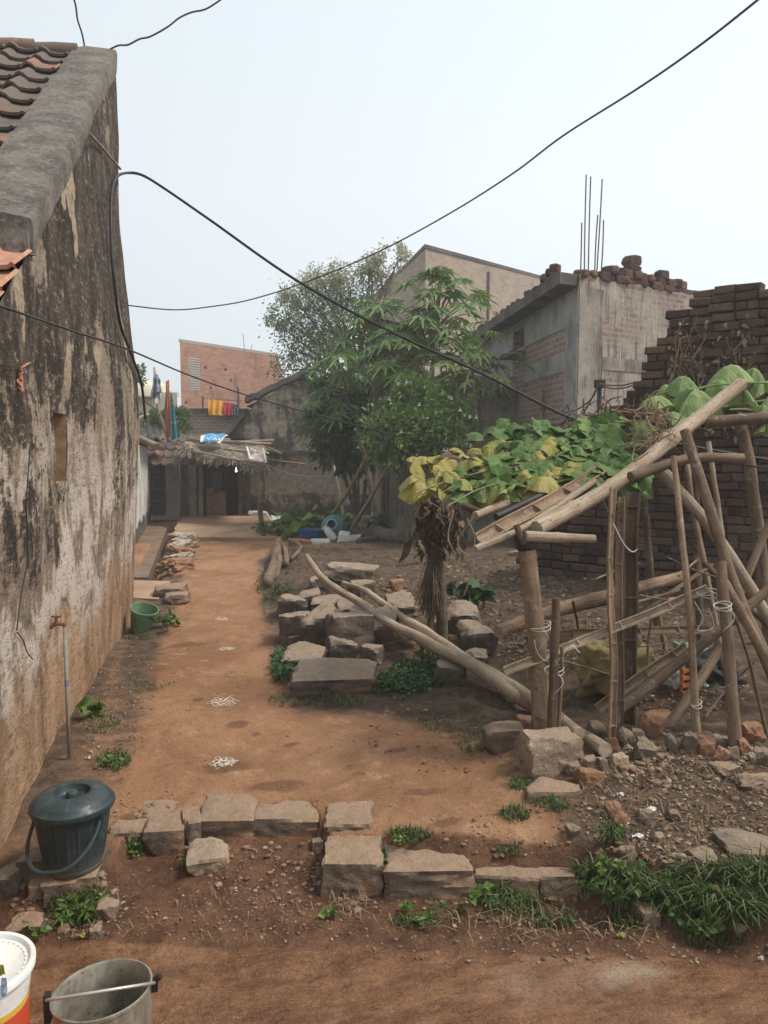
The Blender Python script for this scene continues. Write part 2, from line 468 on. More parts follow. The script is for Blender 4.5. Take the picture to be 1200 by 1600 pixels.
# ================================================================== MATERIALS
def m_soil():
    q = NT("soil"); v = q.tex('Object')
    n1 = q.noise(v, 1.3, 6, .62); n2 = q.noise(v, 7, 6, .65); n3 = q.noise(v, 38, 5, .7); n4 = q.noise(v, 140, 3, .7)
    path = q.mix(q.rng(n1, .35, .68), (.285, .142, .071), (.42, .224, .121))
    path = q.mix(q.rng(n2, .53, .74), path, (.48, .295, .165))
    path = q.mix(q.m('MULTIPLY', q.rng(n2, .44, .30), .55), path, (.19, .088, .05))
    mud = q.mix(q.rng(n2, .35, .65), (.090, .040, .021), (.185, .088, .046))
    mud = q.mix(q.m('MULTIPLY', q.rng(n3, .58, .75), .5), mud, (.26, .145, .085))
    road = q.mix(q.rng(q.noise(q.map(v, (1.5, 5, 1)), 2.2, 7, .68), .33, .66), (.150, .064, .030), (.285, .145, .074))
    road = q.mix(q.m('MULTIPLY', q.rng(n1, .55, .75), .7), road, (.34, .22, .15))
    nr_ = q.noise(q.map(v, (.55, 1.5, 1)), 26, 6, .78)
    road = q.mix(q.m('MULTIPLY', q.rng(nr_, .55, .68), .6), road, (.37, .225, .135))
    road = q.mix(q.m('MULTIPLY', q.rng(nr_, .46, .34), .75), road, (.085, .036, .018))
    hum = q.mix(q.rng(n2, .36, .66), (.070, .045, .030), (.155, .102, .068))
    hum = q.mix(q.m('MULTIPLY', q.rng(n3, .60, .72), .65), hum, (.30, .22, .155))
    hum = q.mix(q.m('MULTIPLY', q.rng(n3, .42, .30), .6), hum, (.06, .042, .03))
    o = q.attr("orange"); wet = q.attr("wet"); rd = q.attr("road"); pale = q.attr("pale")
    dm = q.attr("damp"); bn = q.m('MULTIPLY', q.m('SUBTRACT', q.noise(v, 5, 6, .7), .5), 1.1)
    c = q.mix(q.rng(q.m('ADD', o, bn), .3, .7), hum, path)
    c = q.mix(q.rng(q.m('ADD', wet, bn), .3, .7), c, mud)
    c = q.mix(q.rng(q.m('ADD', rd, q.m('MULTIPLY', bn, .5)), .35, .65), c, road)
    c = q.mix(q.m('MULTIPLY', pale, q.rng(n2, .3, .6)), c, (.42, .31, .22))
    c = q.mix(q.m('MULTIPLY', q.rng(q.m('ADD', dm, q.m('MULTIPLY', bn, .8)), .3, .7), .75), c, (.165, .075, .04))
    c = q.mix(q.m('MULTIPLY', q.rng(n4, .58, .72), .35), c, q.mix(.5, c, (.5, .38, .28)))
    c = q.mix(q.m('MULTIPLY', q.rng(n4, .42, .30), .5), c, q.mix(.65, c, (.03, .02, .015)))
    ro = q.m('SUBTRACT', q.m('SUBTRACT', .93, q.m('MULTIPLY', rd, q.rng(n1, .66, .40, .05, .52))), q.m('MULTIPLY', wet, q.rng(n2, .35, .6, .1, .38)))
    n5 = q.noise(v, 75, 4, .8)
    c = q.mix(q.m('MULTIPLY', q.rng(n5, .56, .66), .5), c, q.mix(.6, c, (.46, .31, .21)))
    c = q.mix(q.m('MULTIPLY', q.rng(n5, .44, .34), .6), c, q.mix(.6, c, (.05, .03, .02)))
    return q.done(c, ro, [(n2, .6, .06), (n3, .9, .03), (n5, .7, .012), (n4, .6, .006)], spec=.25)
M = {}
M['soil'] = m_soil()

def m_sootwall():
    q = NT("sooty_plaster"); v = q.tex('Object')
    wv = q.n("ShaderNodeTexNoise"); q.put(wv.inputs['Vector'], v); wv.inputs['Scale'].default_value = 1.7; wv.inputs['Detail'].default_value = 4
    off = q.n("ShaderNodeVectorMath"); off.operation = 'MULTIPLY_ADD'; q.put(off.inputs[0], wv.outputs['Color']); off.inputs[1].default_value = (.35, .35, .5); q.put(off.inputs[2], v)
    d = off.outputs[0]; z = q.sep(v)[2]
    st1 = q.noise(q.map(d, (2, 1.9, 1.0)), 1, 8, .70)         # broad runs of damp
    st2 = q.noise(q.map(v, (3, 6.0, 3.4)), 1, 7, .74, .5)       # fine drips
    st3 = q.noise(q.map(d, (2, 3.3, 1.7), (5, 3, 1)), 1, 7, .72)
    pt = q.noise(q.map(d, (1, .55, 1)), 1.7, 7, .68); gr = q.noise(q.map(v, (1, .33, 1)), 30, 6, .78); gr2 = q.noise(q.map(v, (1, .4, 1)), 90, 4, .75)
    a = q.m('ADD', q.m('MULTIPLY', st1, .40), q.m('ADD', q.m('MULTIPLY', st2, .22), q.m('MULTIPLY', pt, .38)))
    base = q.mix(q.rng(st3, .36, .64), (.165, .122, .090), (.36, .27, .195))
    base = q.mix(q.rng(pt, .5, .62, 0, .6), base, (.27, .215, .165))
    base = q.mix(q.rng(st2, .54, .70, 0, .6), base, (.44, .355, .28))
    # lime bloom low down
    lime_h = q.m('MULTIPLY', q.rng(z, .3, .9), q.rng(z, 2.4, 1.3))
    lime = q.m('MULTIPLY', lime_h, q.rng(q.m('ADD', q.m('MULTIPLY', st3, .5), q.m('MULTIPLY', pt, .5)), .47, .545))
    base = q.mix(q.m('MULTIPLY', lime, .8), base, q.mix(gr, (.48, .40, .34), (.70, .62, .55)))
    # soot, heavier with height
    sh = q.rng(z, .6, 3.6, -.125, .115)
    key = q.m('ADD', q.m('SUBTRACT', q.m('MULTIPLY_ADD', q.m('SUBTRACT', a, .5), 1.55, .5), sh), q.m('MULTIPLY', q.m('SUBTRACT', gr, .5), .22))
    soot = q.rng(key, .52, .465)
    sc = q.mix(q.rng(st2, .40, .68), (.022, .016, .013), (.115, .085, .063))
    base = q.mix(q.m('MULTIPLY', soot, .95), base, sc)
    # lighter grey washes over the soot
    wash = q.m('MULTIPLY', q.rng(q.m('ADD', q.m('MULTIPLY', st3, .55), q.m('MULTIPLY', gr, .45)), .535, .62), q.rng(z, 1.5, 3.0))
    base = q.mix(q.m('MULTIPLY', wash, .55), base, (.25, .195, .148))
    # peeled cream patches
    peel = q.rng(q.noise(q.map(d, (2, 1.7, 1.05), (3, 1.7, 2.3)), 1, 4, .5), .635, .66)
    base = q.mix(q.m('MULTIPLY', peel, q.rng(z, 1.6, 2.6, 0, .95)), base, q.mix(gr, (.30, .22, .145), (.52, .42, .30)))
    # mud splashed from the ground
    mudn = q.m('ADD', z, q.m('MULTIPLY', q.m('SUBTRACT', q.m('ADD', q.m('MULTIPLY', st1, .4), q.m('MULTIPLY', pt, .6)), .5), 2.6))
    mud = q.rng(mudn, .95, .50)
    base = q.mix(q.m('MULTIPLY', mud, .85), base, q.mix(q.rng(st3, .35, .65), (.24, .128, .066), (.42, .265, .155)))
    base = q.mix(q.m('MULTIPLY', q.rng(gr, .545, .66), .7), base, q.mix(.55, base, (.62, .50, .40)))
    base = q.mix(q.m('MULTIPLY', q.rng(gr, .455, .35), .85), base, q.mix(.75, base, (.03, .022, .018)))
    base = q.mix(q.m('MULTIPLY', q.rng(gr2, .44, .33), .75), base, (.04, .03, .024))
    return q.done(base, .93, [(pt, .5, .06), (st3, .4, .025), (gr, .9, .016), (gr2, .6, .006)], spec=.18)
M['soot'] = m_sootwall()

def m_coping():
    q = NT("lichened_cement"); v = q.tex('Object')
    n1 = q.noise(v, 3.5, 6, .65); n2 = q.noise(v, 32, 6, .75); n3 = q.noise(v, 110, 3, .7)
    c = q.mix(q.rng(n1, .36, .66), (.095, .083, .072), (.19, .168, .143))
    c = q.mix(q.m('MULTIPLY', q.rng(n2, .53, .66), .75), c, (.29, .262, .225))
    c = q.mix(q.m('MULTIPLY', q.rng(n2, .46, .34), .85), c, (.045, .038, .034))
    c = q.mix(q.m('MULTIPLY', q.rng(n3, .64, .72), .6), c, (.45, .42, .38))
    return q.done(c, .95, [(n1, .3, .04), (n2, .8, .014), (n3, .5, .004)], spec=.2)
M['coping'] = m_coping()

def m_concrete(name, lo, hi, dark=(.06, .05, .045), streak=.6, z0=None):
    q = NT(name); v = q.tex('Object')
    st = q.noise(q.map(v, (9, 9, .7)), 1, 6, .7, .2); pt = q.noise(v, 1.4, 6, .65); gr = q.noise(v, 24, 5, .7)
    s2 = q.noise(q.map(v, (26, 26, .9)), 1, 5, .7)
    c = q.mix(q.rng(pt, .33, .66), lo, hi)
    c = q.mix(q.m('MULTIPLY', q.rng(s2, .58, .70), streak * .8), c, tuple(min(1, k * 1.45) for k in hi))
    c = q.mix(q.m('MULTIPLY', q.rng(q.m('ADD', q.m('MULTIPLY', st, .6), q.m('MULTIPLY', pt, .4)), .50, .36), streak), c, dark)
    c = q.mix(q.m('MULTIPLY', q.rng(gr, .42, .30), .45), c, dark)
    return q.done(c, .92, [(pt, .3, .05), (gr, .5, .02), (s2, .25, .01)], spec=.2)
M['conc'] = m_concrete("raw_concrete", (.20, .175, .15), (.36, .32, .275), streak=.75)
def m_front():
    q = NT("cement_washed_brick"); v = q.tex('UV')
    bc, bf = q.brick(v, (.19, .12, .095), (.33, .215, .17), (.30, .265, .235), .24, .088, .018)
    pt = q.noise(v, 1.3, 6, .68); st = q.noise(q.map(v, (11, .8, 1)), 1, 6, .72); s2 = q.noise(q.map(v, (30, 1.1, 1)), 1, 5, .7); gr = q.noise(v, 22, 5, .72)
    cem = q.mix(q.rng(pt, .35, .65), (.215, .188, .158), (.37, .325, .275))
    c = q.mix(q.rng(q.m('ADD', q.m('MULTIPLY', pt, .7), q.m('MULTIPLY', gr, .3)), .45, .55), bc, cem)
    c = q.mix(q.m('MULTIPLY', q.rng(s2, .56, .66), .75), c, (.52, .48, .42))
    c = q.mix(q.m('MULTIPLY', q.rng(st, .47, .36), .8), c, (.085, .07, .06))
    c = q.mix(q.m('MULTIPLY', q.rng(gr, .42, .32), .5), c, (.07, .058, .05))
    return q.done(c, .93, [(bf, -.5, .02), (gr, .6, .02), (pt, .4, .05)], spec=.15)
M['front'] = m_front()
M['conc_dark'] = m_concrete("weathered_concrete", (.075, .066, .060), (.15, .132, .118), streak=.8)
M['conc_blue'] = m_concrete("grey_cement_render", (.26, .248, .235), (.385, .368, .345), streak=.5)
M['oldplaster'] = None
def m_oldplaster():
    q = NT("blackened_lime_plaster"); v = q.tex('UV'); s = q.sep(v); z = s[1]
    st = q.noise(q.map(v, (2.6, .7, 1)), 1, 6, .7, .2); pt = q.noise(v, .95, 6, .66); gr = q.noise(v, 9, 5, .7)
    c = q.mix(q.rng(gr, .3, .7), (.23, .185, .14), (.40, .335, .265))
    sh = q.rng(z, .2, 1.2, -.10, .03)
    band = q.m('MULTIPLY', q.rng(z, .55, .75), q.rng(z, 1.45, 1.1))
    k = q.m('ADD', q.m('MULTIPLY', st, .45), q.m('ADD', q.m('MULTIPLY', pt, .55), q.m('MULTIPLY', band, .12)))
    soot = q.rng(k, .545, .465)
    c = q.mix(q.m('MULTIPLY', soot, .95), c, q.mix(gr, (.028, .025, .022), (.10, .088, .076)))
    low = q.rng(q.m('ADD', z, q.m('MULTIPLY', q.m('SUBTRACT', pt, .5), .6)), .5, .2)
    c = q.mix(q.m('MULTIPLY', low, .85), c, (.045, .04, .032))
    return q.done(c, .93, [(pt, .5, .08), (gr, .5, .03)], spec=.15)
M['oldplaster'] = m_oldplaster()

def m_brick(name, c1, c2, mo, bw, rh, ms, stain=.5, off=.5):
    q = NT(name); v = q.tex('UV')
    w_ = q.noise(v, 2.5, 3, .5)
    bc, bf = q.brick(v, c1, c2, mo, bw, rh, ms, off)
    pt = q.noise(v, .8, 6, .66); gr = q.noise(v, 16, 5, .7); big = q.noise(q.map(v, (1.6, .35, 1)), 1, 5, .65)
    c = q.mix(q.rng(gr, .35, .7, 0, .5), bc, tuple(min(1, k * 1.35) for k in c2))
    c = q.mix(q.m('MULTIPLY', q.rng(pt, .52, .66), .5), c, tuple(k * .62 for k in c1))
    c = q.mix(q.m('MULTIPLY', q.rng(q.m('ADD', q.m('MULTIPLY', pt, .5), q.m('MULTIPLY', big, .5)), .47, .36), stain), c, (.06, .05, .045))
    c = q.mix(q.m('MULTIPLY', q.rng(q.noise(v, 3.3, 5, .7), .60, .70), .4), c, mo)
    return q.done(c, .93, [(bf, -.6, .02), (gr, .5, .02)], spec=.15)
M['brick_red'] = m_brick("red_brickwork", (.22, .095, .062), (.41, .20, .14), (.32, .24, .19), .24, .085, .016, .45)
M['brick_brown'] = m_brick("pale_brown_brickwork", (.27, .205, .162), (.37, .29, .235), (.32, .265, .215), .27, .12, .02, .30)
M['brick_grey'] = m_brick("mortar_smeared_brickwork", (.20, .125, .10), (.34, .22, .175), (.34, .305, .275), .25, .10, .026, .35)
M['brick_dark'] = m_brick("smoked_brickwork", (.10, .074, .060), (.15, .112, .09), (.085, .072, .063), .24, .09, .014, .5)

def m_loosebrick(name, stops, stain=.55):
    q = NT(name); v = q.tex('Object'); isl = q.island()
    c = q.ramp(isl, stops); gr = q.noise(v, 26, 6, .7); pt = q.noise(v, 1.1, 5, .65)
    c = q.mix(q.rng(gr, .52, .75, 0, .55), c, (.22, .165, .13))
    c = q.mix(q.m('MULTIPLY', q.rng(gr, .46, .30), .7), c, (.025, .02, .018))
    c = q.mix(q.m('MULTIPLY', q.rng(pt, .50, .36), stain), c, (.030, .025, .022))
    return q.done(c, .95, [(gr, .7, .015), (q.noise(v, 80, 3, .7), .5, .005)], spec=.15)
M['mudbrick'] = m_loosebrick("smoke_black_brick", [(0, (.045, .028, .022)), (.35, (.090, .053, .038)), (.6, (.15, .085, .058)), (.8, (.10, .072, .056)), (1, (.060, .042, .033))])
M['roofbrick'] = m_loosebrick("old_roof_brick", [(0, (.07, .045, .04)), (.5, (.125, .075, .058)), (1, (.17, .085, .062))], .5)
M['mortar_dark'] = m_concrete("sooty_mortar", (.036, .028, .023), (.062, .048, .039))

def m_tile():
    q = NT("clay_roof_tile"); v = q.tex('Object'); isl = q.island()
    c = q.ramp(isl, [(0, (.10, .078, .066)), (.55, (.135, .098, .082)), (.80, (.17, .105, .082)), (.93, (.27, .135, .095)), (1, (.32, .155, .105))])
    gr = q.noise(v, 30, 6, .72); pt = q.noise(v, 5, 5, .6)
    c = q.mix(q.m('MULTIPLY', q.rng(pt, .44, .58), .65), c, q.mix(gr, (.075, .062, .052), (.20, .17, .145)))
    c = q.mix(q.m('MULTIPLY', q.rng(gr, .44, .30), .6), c, (.03, .025, .022))
    return q.done(c, .9, [(gr, .6, .01)], spec=.2)
M['tile'] = m_tile()
def m_simple(name, c1, c2, sc=12, ro=.8, spec=.3, metal=0, bump=.3, bd=.01, stretch=None, trans=0, isl=False):
    q = NT(name); v = q.tex('Object')
    if stretch: v = q.map(v, stretch)
    n_ = q.noise(v, sc, 6, .65)
    f = q.rng(n_, .32, .68)
    if isl: f = q.m('ADD', q.m('MULTIPLY', q.island(), .65), q.m('MULTIPLY', f, .35))
    c = q.mix(f, c1, c2)
    return q.done(c, ro, [(n_, bump, bd)] if bump else (), spec=spec, metal=metal, trans=trans)
def m_stone(name, face, top, dust=.7):
    q = NT(name); v = q.tex('Object'); g = q.n("ShaderNodeNewGeometry"); nz = q.sep(g.outputs['Normal'])[2]
    n1 = q.noise(v, 6, 6, .68); n2 = q.noise(v, 40, 5, .72)
    c = q.mix(q.rng(n1, .34, .66), tuple(k * .72 for k in face), tuple(k * 1.25 for k in face))
    d = q.m('MULTIPLY', q.rng(q.m('ADD', nz, q.m('MULTIPLY', q.m('SUBTRACT', n1, .5), .9)), .45, .95), dust)
    c = q.mix(d, c, q.mix(q.rng(n1, .4, .6), tuple(k * .82 for k in top), top))
    n3 = q.noise(v, 2.6, 5, .65)
    c = q.mix(q.m('MULTIPLY', q.rng(q.m('ADD', n3, q.m('MULTIPLY', nz, .06)), .53, .64), .6), c, (.30, .175, .10))
    c = q.mix(q.m('MULTIPLY', q.rng(n3, .40, .33), .7), c, tuple(k * .45 for k in face))
    c = q.mix(q.m('MULTIPLY', q.rng(n2, .43, .30), .55), c, tuple(k * .25 for k in face))
    c = q.mix(q.m('MULTIPLY', q.rng(n2, .60, .72), .4), c, tuple(min(.6, k * 1.5) for k in top))
    return q.done(c, .92, [(n1, .7, .04), (n2, .9, .014), (q.noise(v, 110, 4, .7), .5, .004)], spec=.2)
M['basalt'] = m_stone("dusty_basalt", (.125, .098, .080), (.36, .285, .215), .85)
M['granite'] = m_stone("brown_step_stone", (.17, .122, .09), (.345, .24, .165), .9)
M['palestone'] = m_stone("pale_rough_stone", (.29, .215, .148), (.40, .315, .235), .6)
M['redstone'] = m_stone("reddish_laterite", (.26, .135, .078), (.34, .20, .125), .5)
M['greystone'] = m_stone("grey_fieldstone", (.18, .135, .098), (.32, .245, .172), .6)

def m_bamboo(name, c1, c2, c3, dk=.6):
    q = NT(name); v = q.tex('Object'); uv = q.tex('UV')
    n1 = q.noise(v, 3.2, 5, .6); n2 = q.noise(q.map(uv, (34, 3.0, 1)), 1, 5, .7, .3); n3 = q.noise(q.map(uv, (9, 2.2, 1)), 1, 5, .7, .4); n4 = q.noise(v, 55, 4, .7)
    c = q.mix(q.rng(n1, .36, .64), c1, c2)
    c = q.mix(q.rng(n3, .50, .66, 0, .85), c, c3)
    c = q.mix(q.m('MULTIPLY', q.rng(n3, .44, .34), .55), c, tuple(min(1, k * 1.35) for k in c2))
    c = q.mix(q.m('MULTIPLY', q.rng(n2, .44, .34), dk), c, (.05, .037, .027))
    c = q.mix(q.m('MULTIPLY', q.rng(n4, .44, .34), .75), c, (.055, .04, .03))
    c = q.mix(q.m('MULTIPLY', q.rng(q.noise(v, 15, 5, .7), .57, .66), .5), c, (.40, .335, .26))
    kn = q.rng(q.vor(q.map(uv, (5, 3.1, 1)), 1, 'F1'), .10, .05)
    c = q.mix(q.m('MULTIPLY', kn, .7), c, (.05, .034, .024))
    oi = q.n('ShaderNodeObjectInfo').outputs['Random']
    c = q.mix(q.rng(oi, 0, 1, .0, .42), c, q.mix(.7, c, (.07, .05, .036)))
    return q.done(c, .78, [(n2, .6, .008), (n3, .4, .012)], spec=.25)
M['bamboo'] = m_bamboo("weathered_bamboo", (.20, .132, .080), (.335, .232, .148), (.13, .085, .054), .75)
M['bamboo_pale'] = m_bamboo("silvered_bamboo", (.32, .235, .16), (.45, .355, .26), (.20, .138, .09), .65)
M['bamboo_dark'] = m_bamboo("darkened_bamboo", (.085, .055, .036), (.165, .108, .070), (.055, .037, .025))
M['log'] = m_bamboo("bleached_log", (.31, .225, .155), (.46, .36, .265), (.20, .14, .095), .55)
M['wood'] = m_bamboo("old_wood", (.13, .085, .054), (.225, .152, .10), (.08, .053, .036))
M['cable'] = m_simple("black_cable", (.013, .013, .014), (.03, .03, .03), 8, .55, bump=0)
M['wire'] = m_simple("grey_wire", (.05, .048, .047), (.08, .078, .075), 8, .6, bump=0)
M['twine'] = m_simple("pale_twine", (.42, .38, .32), (.6, .56, .5), 20, .9, bump=0)
M['rebar'] = m_simple("rusty_steel", (.10, .07, .06), (.17, .12, .10), 20, .7, bump=.2)
M['dark'] = m_simple("shade_black", (.006, .005, .0045), (.012, .010, .009), 3, .95, bump=0)  # near-black colour stands in for indoor shade
M['white_lime'] = m_simple("whitewash", (.42, .40, .36), (.66, .64, .60), 2.2, .95, bump=.3, bd=.02)
M['cream'] = m_simple("cream_wall_paint", (.55, .49, .37), (.66, .60, .47), 1.2, .9, bump=0)
M['plinth'] = m_simple("smeared_mud_plinth", (.25, .155, .10), (.38, .25, .165), 1.6, .95, bump=.4, bd=.02)
def m_leaf(name, stops, ro=.5, trans=.25, vein=0.0):
    q = NT(name); v = q.tex('Object'); c = q.ramp(q.island(), stops)
    n_ = q.noise(v, 14, 4, .6)
    c = q.mix(q.rng(n_, .3, .7, 0, .35), c, tuple(k * .55 for k in stops[0][1]))
    if vein:
        uv = q.sep(q.tex('UV')); a = q.m('ARCTAN2', uv[1], uv[0]); r = q.m('SQRT', q.m('ADD', q.m('MULTIPLY', uv[0], uv[0]), q.m('MULTIPLY', uv[1], uv[1])))
        t = q.m('ABSOLUTE', q.m('SUBTRACT', q.m('FRACT', q.m('ADD', q.m('MULTIPLY', a, vein / 5.8), .5)), .5))
        ln = q.rng(q.m('MULTIPLY', t, r), .028, .008)
        sd = q.m('ABSOLUTE', q.m('SUBTRACT', q.m('FRACT', q.m('ADD', q.m('MULTIPLY', r, 5.5), q.m('MULTIPLY', t, -4.0))), .5))
        c = q.mix(q.m('MULTIPLY', q.rng(sd, .10, .03), .18), c, tuple(min(1, k * 1.7) for k in stops[-1][1]))
        c = q.mix(q.m('MULTIPLY', ln, .38), c, tuple(min(1, k * 1.5) for k in stops[-1][1]))
        if name.startswith(('gourd', 'yellow')):
            c = q.mix(q.m('MULTIPLY', q.rng(q.m('ADD', r, q.m('MULTIPLY', q.m('SUBTRACT', q.noise(v, 22, 4, .7), .5), 1.1)), .88, 1.02), .7), c, (.24, .165, .06))
            c = q.mix(q.m('MULTIPLY', q.rng(q.noise(v, 38, 4, .7), .62, .70), .5), c, (.16, .12, .04))
        hb = q.m('ADD', ln, sd)
        b2 = [(hb, .35, .01), (q.noise(v, 60, 4, .6), .3, .006)]
        return q.done(c, ro, b2, spec=.3, trans=trans)
    return q.done(c, ro, (), spec=.35, trans=trans)
M['papaya'] = m_leaf("papaya_leaf", [(0, (.065, .145, .044)), (.5, (.105, .21, .060)), (.85, (.15, .265, .076)), (.97, (.21, .31, .10)), (1, (.36, .33, .09))], vein=9)
M['papaya_dark'] = m_leaf("dark_leaf", [(0, (.034, .072, .030)), (.6, (.058, .112, .042)), (1, (.085, .15, .05))])
M['moringa'] = m_leaf("feathery_leaf", [(0, (.12, .19, .09)), (.6, (.18, .255, .125)), (1, (.27, .32, .17))], trans=.45)
M['moringa_tip'] = m_leaf("sunlit_feathery_leaf", [(0, (.36, .36, .23)), (1, (.48, .46, .31))], trans=.45)  # tree-top leaves: bright yellowish sunlight put into their colour
M['shrub'] = m_leaf("shrub_leaf", [(0, (.085, .155, .040)), (.6, (.14, .23, .056)), (1, (.21, .30, .085))])
M['gourd_green'] = m_leaf("gourd_leaf", [(0, (.062, .130, .030)), (.6, (.098, .180, .040)), (1, (.16, .25, .062))], vein=5)
M['gourd_yellow'] = m_leaf("yellow_leaf", [(0, (.34, .29, .060)), (.5, (.42, .35, .10)), (1, (.26, .29, .07))], vein=5)
M['gourd_brown'] = m_leaf("dead_leaf", [(0, (.075, .044, .028)), (.6, (.135, .083, .052)), (1, (.22, .15, .095))], .8, .1)
M['pumpkin'] = m_leaf("pumpkin_leaf", [(0, (.15, .235, .07)), (.6, (.21, .30, .095)), (1, (.29, .36, .13))], .6, .25, vein=5)
M['grass'] = m_leaf("grass_blade", [(0, (.052, .085, .026)), (.6, (.085, .135, .038)), (.9, (.13, .165, .055)), (1, (.25, .22, .10))])
M['weed'] = m_leaf("weed_leaf", [(0, (.085, .145, .032)), (.6, (.13, .205, .048)), (1, (.19, .265, .065))])
M['clover'] = m_leaf("ground_cover_leaf", [(0, (.032, .085, .024)), (.6, (.048, .125, .032)), (1, (.075, .165, .045))])
M['drygrass'] = m_leaf("dry_stem", [(0, (.22, .15, .09)), (1, (.34, .25, .155))], .85, .1)
M['litter'] = m_leaf("leaf_litter", [(0, (.14, .09, .06)), (.5, (.26, .18, .12)), (.9, (.36, .27, .19)), (1, (.5, .44, .36))], .85, .05)
M['petal'] = m_simple("white_petal", (.75, .75, .70), (.85, .85, .8), 5, .6, bump=0)
def m_gravel():
    q = NT("gravel_stone"); v = q.tex('Object')
    c = q.ramp(q.island(), [(0, (.13, .078, .052)), (.35, (.20, .12, .078)), (.65, (.24, .155, .10)), (.9, (.28, .20, .14)), (1, (.36, .29, .22))])
    n_ = q.noise(v, 60, 4, .7); return q.done(q.mix(q.rng(n_, .4, .6, 0, .4), c, (.10, .062, .042)), .9, [(n_, .4, .004)], spec=.2)
M['gravel'] = m_gravel()
M['trunk'] = m_simple("grey_papaya_stem", (.15, .128, .10), (.26, .22, .175), 6, .9, bump=.5, bd=.02)
M['bark'] = m_simple("brown_bark", (.075, .058, .043), (.14, .11, .08), 9, .95, bump=.5, bd=.02)

# ================================================================== GROUND
def geo(a, b, s0, g):
    out = [a]
    while out[-1] < b:
        out.append(out[-1] + s0); s0 *= g
    return out
xs = sorted(set([-x for x in geo(1.5, 900, .05, 1.22)] + list(np.arange(-1.5, 3.2, .023)) + geo(3.2, 900, .028, 1.09)))
ys = sorted(set([-(y) + 1.6 for y in geo(0.05, 900, .12, 1.35)] + geo(1.6, 1500, .019, 1.011)[:0] + list(np.arange(1.65, 6.0, .02)) + geo(6.0, 1500, .022, 1.022)))
xs = np.array(xs); ys = np.array(ys)
XX, YY = np.meshgrid(xs, ys)
HH = height(XX.ravel(), YY.ravel()).reshape(XX.shape)
nx, ny = len(xs), len(ys)
vco = np.stack([XX.ravel(), YY.ravel(), HH.ravel()], 1)
ii = np.arange(nx * ny).reshape(ny, nx)
fcs = np.stack([ii[:-1, :-1].ravel(), ii[:-1, 1:].ravel(), ii[1:, 1:].ravel(), ii[1:, :-1].ravel()], 1)
gm = bpy.data.meshes.new("ground")
gm.vertices.add(len(vco)); gm.vertices.foreach_set("co", vco.ravel())
gm.loops.add(fcs.size); gm.loops.foreach_set("vertex_index", fcs.ravel())
gm.polygons.add(len(fcs)); gm.polygons.foreach_set("loop_start", np.arange(0, fcs.size, 4)); 
gm.polygons.foreach_set("use_smooth", np.ones(len(fcs), bool))
gm.update(calc_edges=True); gm.validate()
ground = bpy.data.objects.new("ground", gm); COL.objects.link(ground)
tag(ground, kind='structure')
gm.materials.append(M['soil'])

def poly_mask(pix, z, soft):
    """soft inside-mask of a ground polygon given at photo points"""
    pg = np.array([(G(a, b, z).x, G(a, b, z).y) for a, b in pix]); x = XX.ravel(); y = YY.ravel()
    ins = np.zeros(len(x), bool); dm = np.full(len(x), 1e9); n = len(pg)
    for i in range(n):
        x1, y1 = pg[i]; x2, y2 = pg[(i + 1) % n]
        c = ((y1 > y) != (y2 > y)); xi = (x2 - x1) * (y - y1) / ((y2 - y1) if abs(y2 - y1) > 1e-9 else 1e-9) + x1
        ins ^= c & (x < xi)
        L2 = (x2 - x1) ** 2 + (y2 - y1) ** 2 + 1e-12; t = np.clip(((x - x1) * (x2 - x1) + (y - y1) * (y2 - y1)) / L2, 0, 1)
        dm = np.minimum(dm, np.hypot(x - x1 - t * (x2 - x1), y - y1 - t * (y2 - y1)))
    sd_ = np.where(ins, dm, -dm)
    return np.clip(.5 + sd_ / (2 * soft), 0, 1)
o_ = poly_mask([(300, 840), (400, 840), (408, 930), (440, 1060), (470, 1110), (640, 1140), (760, 1190), (850, 1270), (900, 1345), (760, 1345), (500, 1320), (180, 1320), (150, 1270), (215, 1130), (255, 990), (285, 900)], .14, .22)
o_ = np.maximum(o_, poly_mask([(200, 815), (440, 805), (440, 850), (560, 862), (600, 880), (470, 880), (200, 900)], .05, .3))
o_ = np.maximum(o_, .47 * poly_mask([(-200, 1420), (240, 1330), (215, 1000), (290, 900), (205, 900), (60, 1250)], .1, .2))
yk_ = np.interp(XX.ravel(), _kx, _ky)
wet_ = sstep(.08, -.02, YY.ravel() - yk_)
rd_ = poly_mask([(-300, 1484), (500, 1484), (900, 1500), (1500, 1530), (1900, 2600), (-600, 2600)], 0, .05)
rd_ = np.where(YY.ravel() < 1.5, 1, rd_)
pale_ = poly_mask([(930, 1525), (985, 1515), (1040, 1530), (1010, 1545), (950, 1545)], 0, .04)
damp_ = np.zeros(XX.size)
for px, py, rx, ry in [(430, 1232, 55, 13), (372, 1135, 20, 6), (350, 1196, 42, 13), (215, 1268, 30, 8), (400, 1150, 8, 3), (290, 1000, 40, 6), (240, 1045, 30, 5), (660, 1250, 40, 7), (560, 1215, 12, 4), (700, 1300, 30, 8), (310, 1090, 12, 4), (455, 1165, 14, 4), (620, 1180, 20, 4)]:
    cg = G(px, py, .16); d_ = depth(cg); a_ = rx * d_ / F; b_ = (G(px, py - ry, .16) - G(px, py + ry, .16)).length / 2
    damp_ = np.maximum(damp_, np.exp(-((XX.ravel() - cg.x) / a_) ** 2 - ((YY.ravel() - cg.y) / b_) ** 2))
for nm, arr in (("orange", o_), ("wet", wet_), ("road", rd_), ("pale", pale_), ("damp", damp_)):
    at = gm.attributes.new(nm, 'FLOAT', 'POINT'); at.data.foreach_set("value", arr.astype(np.float32))

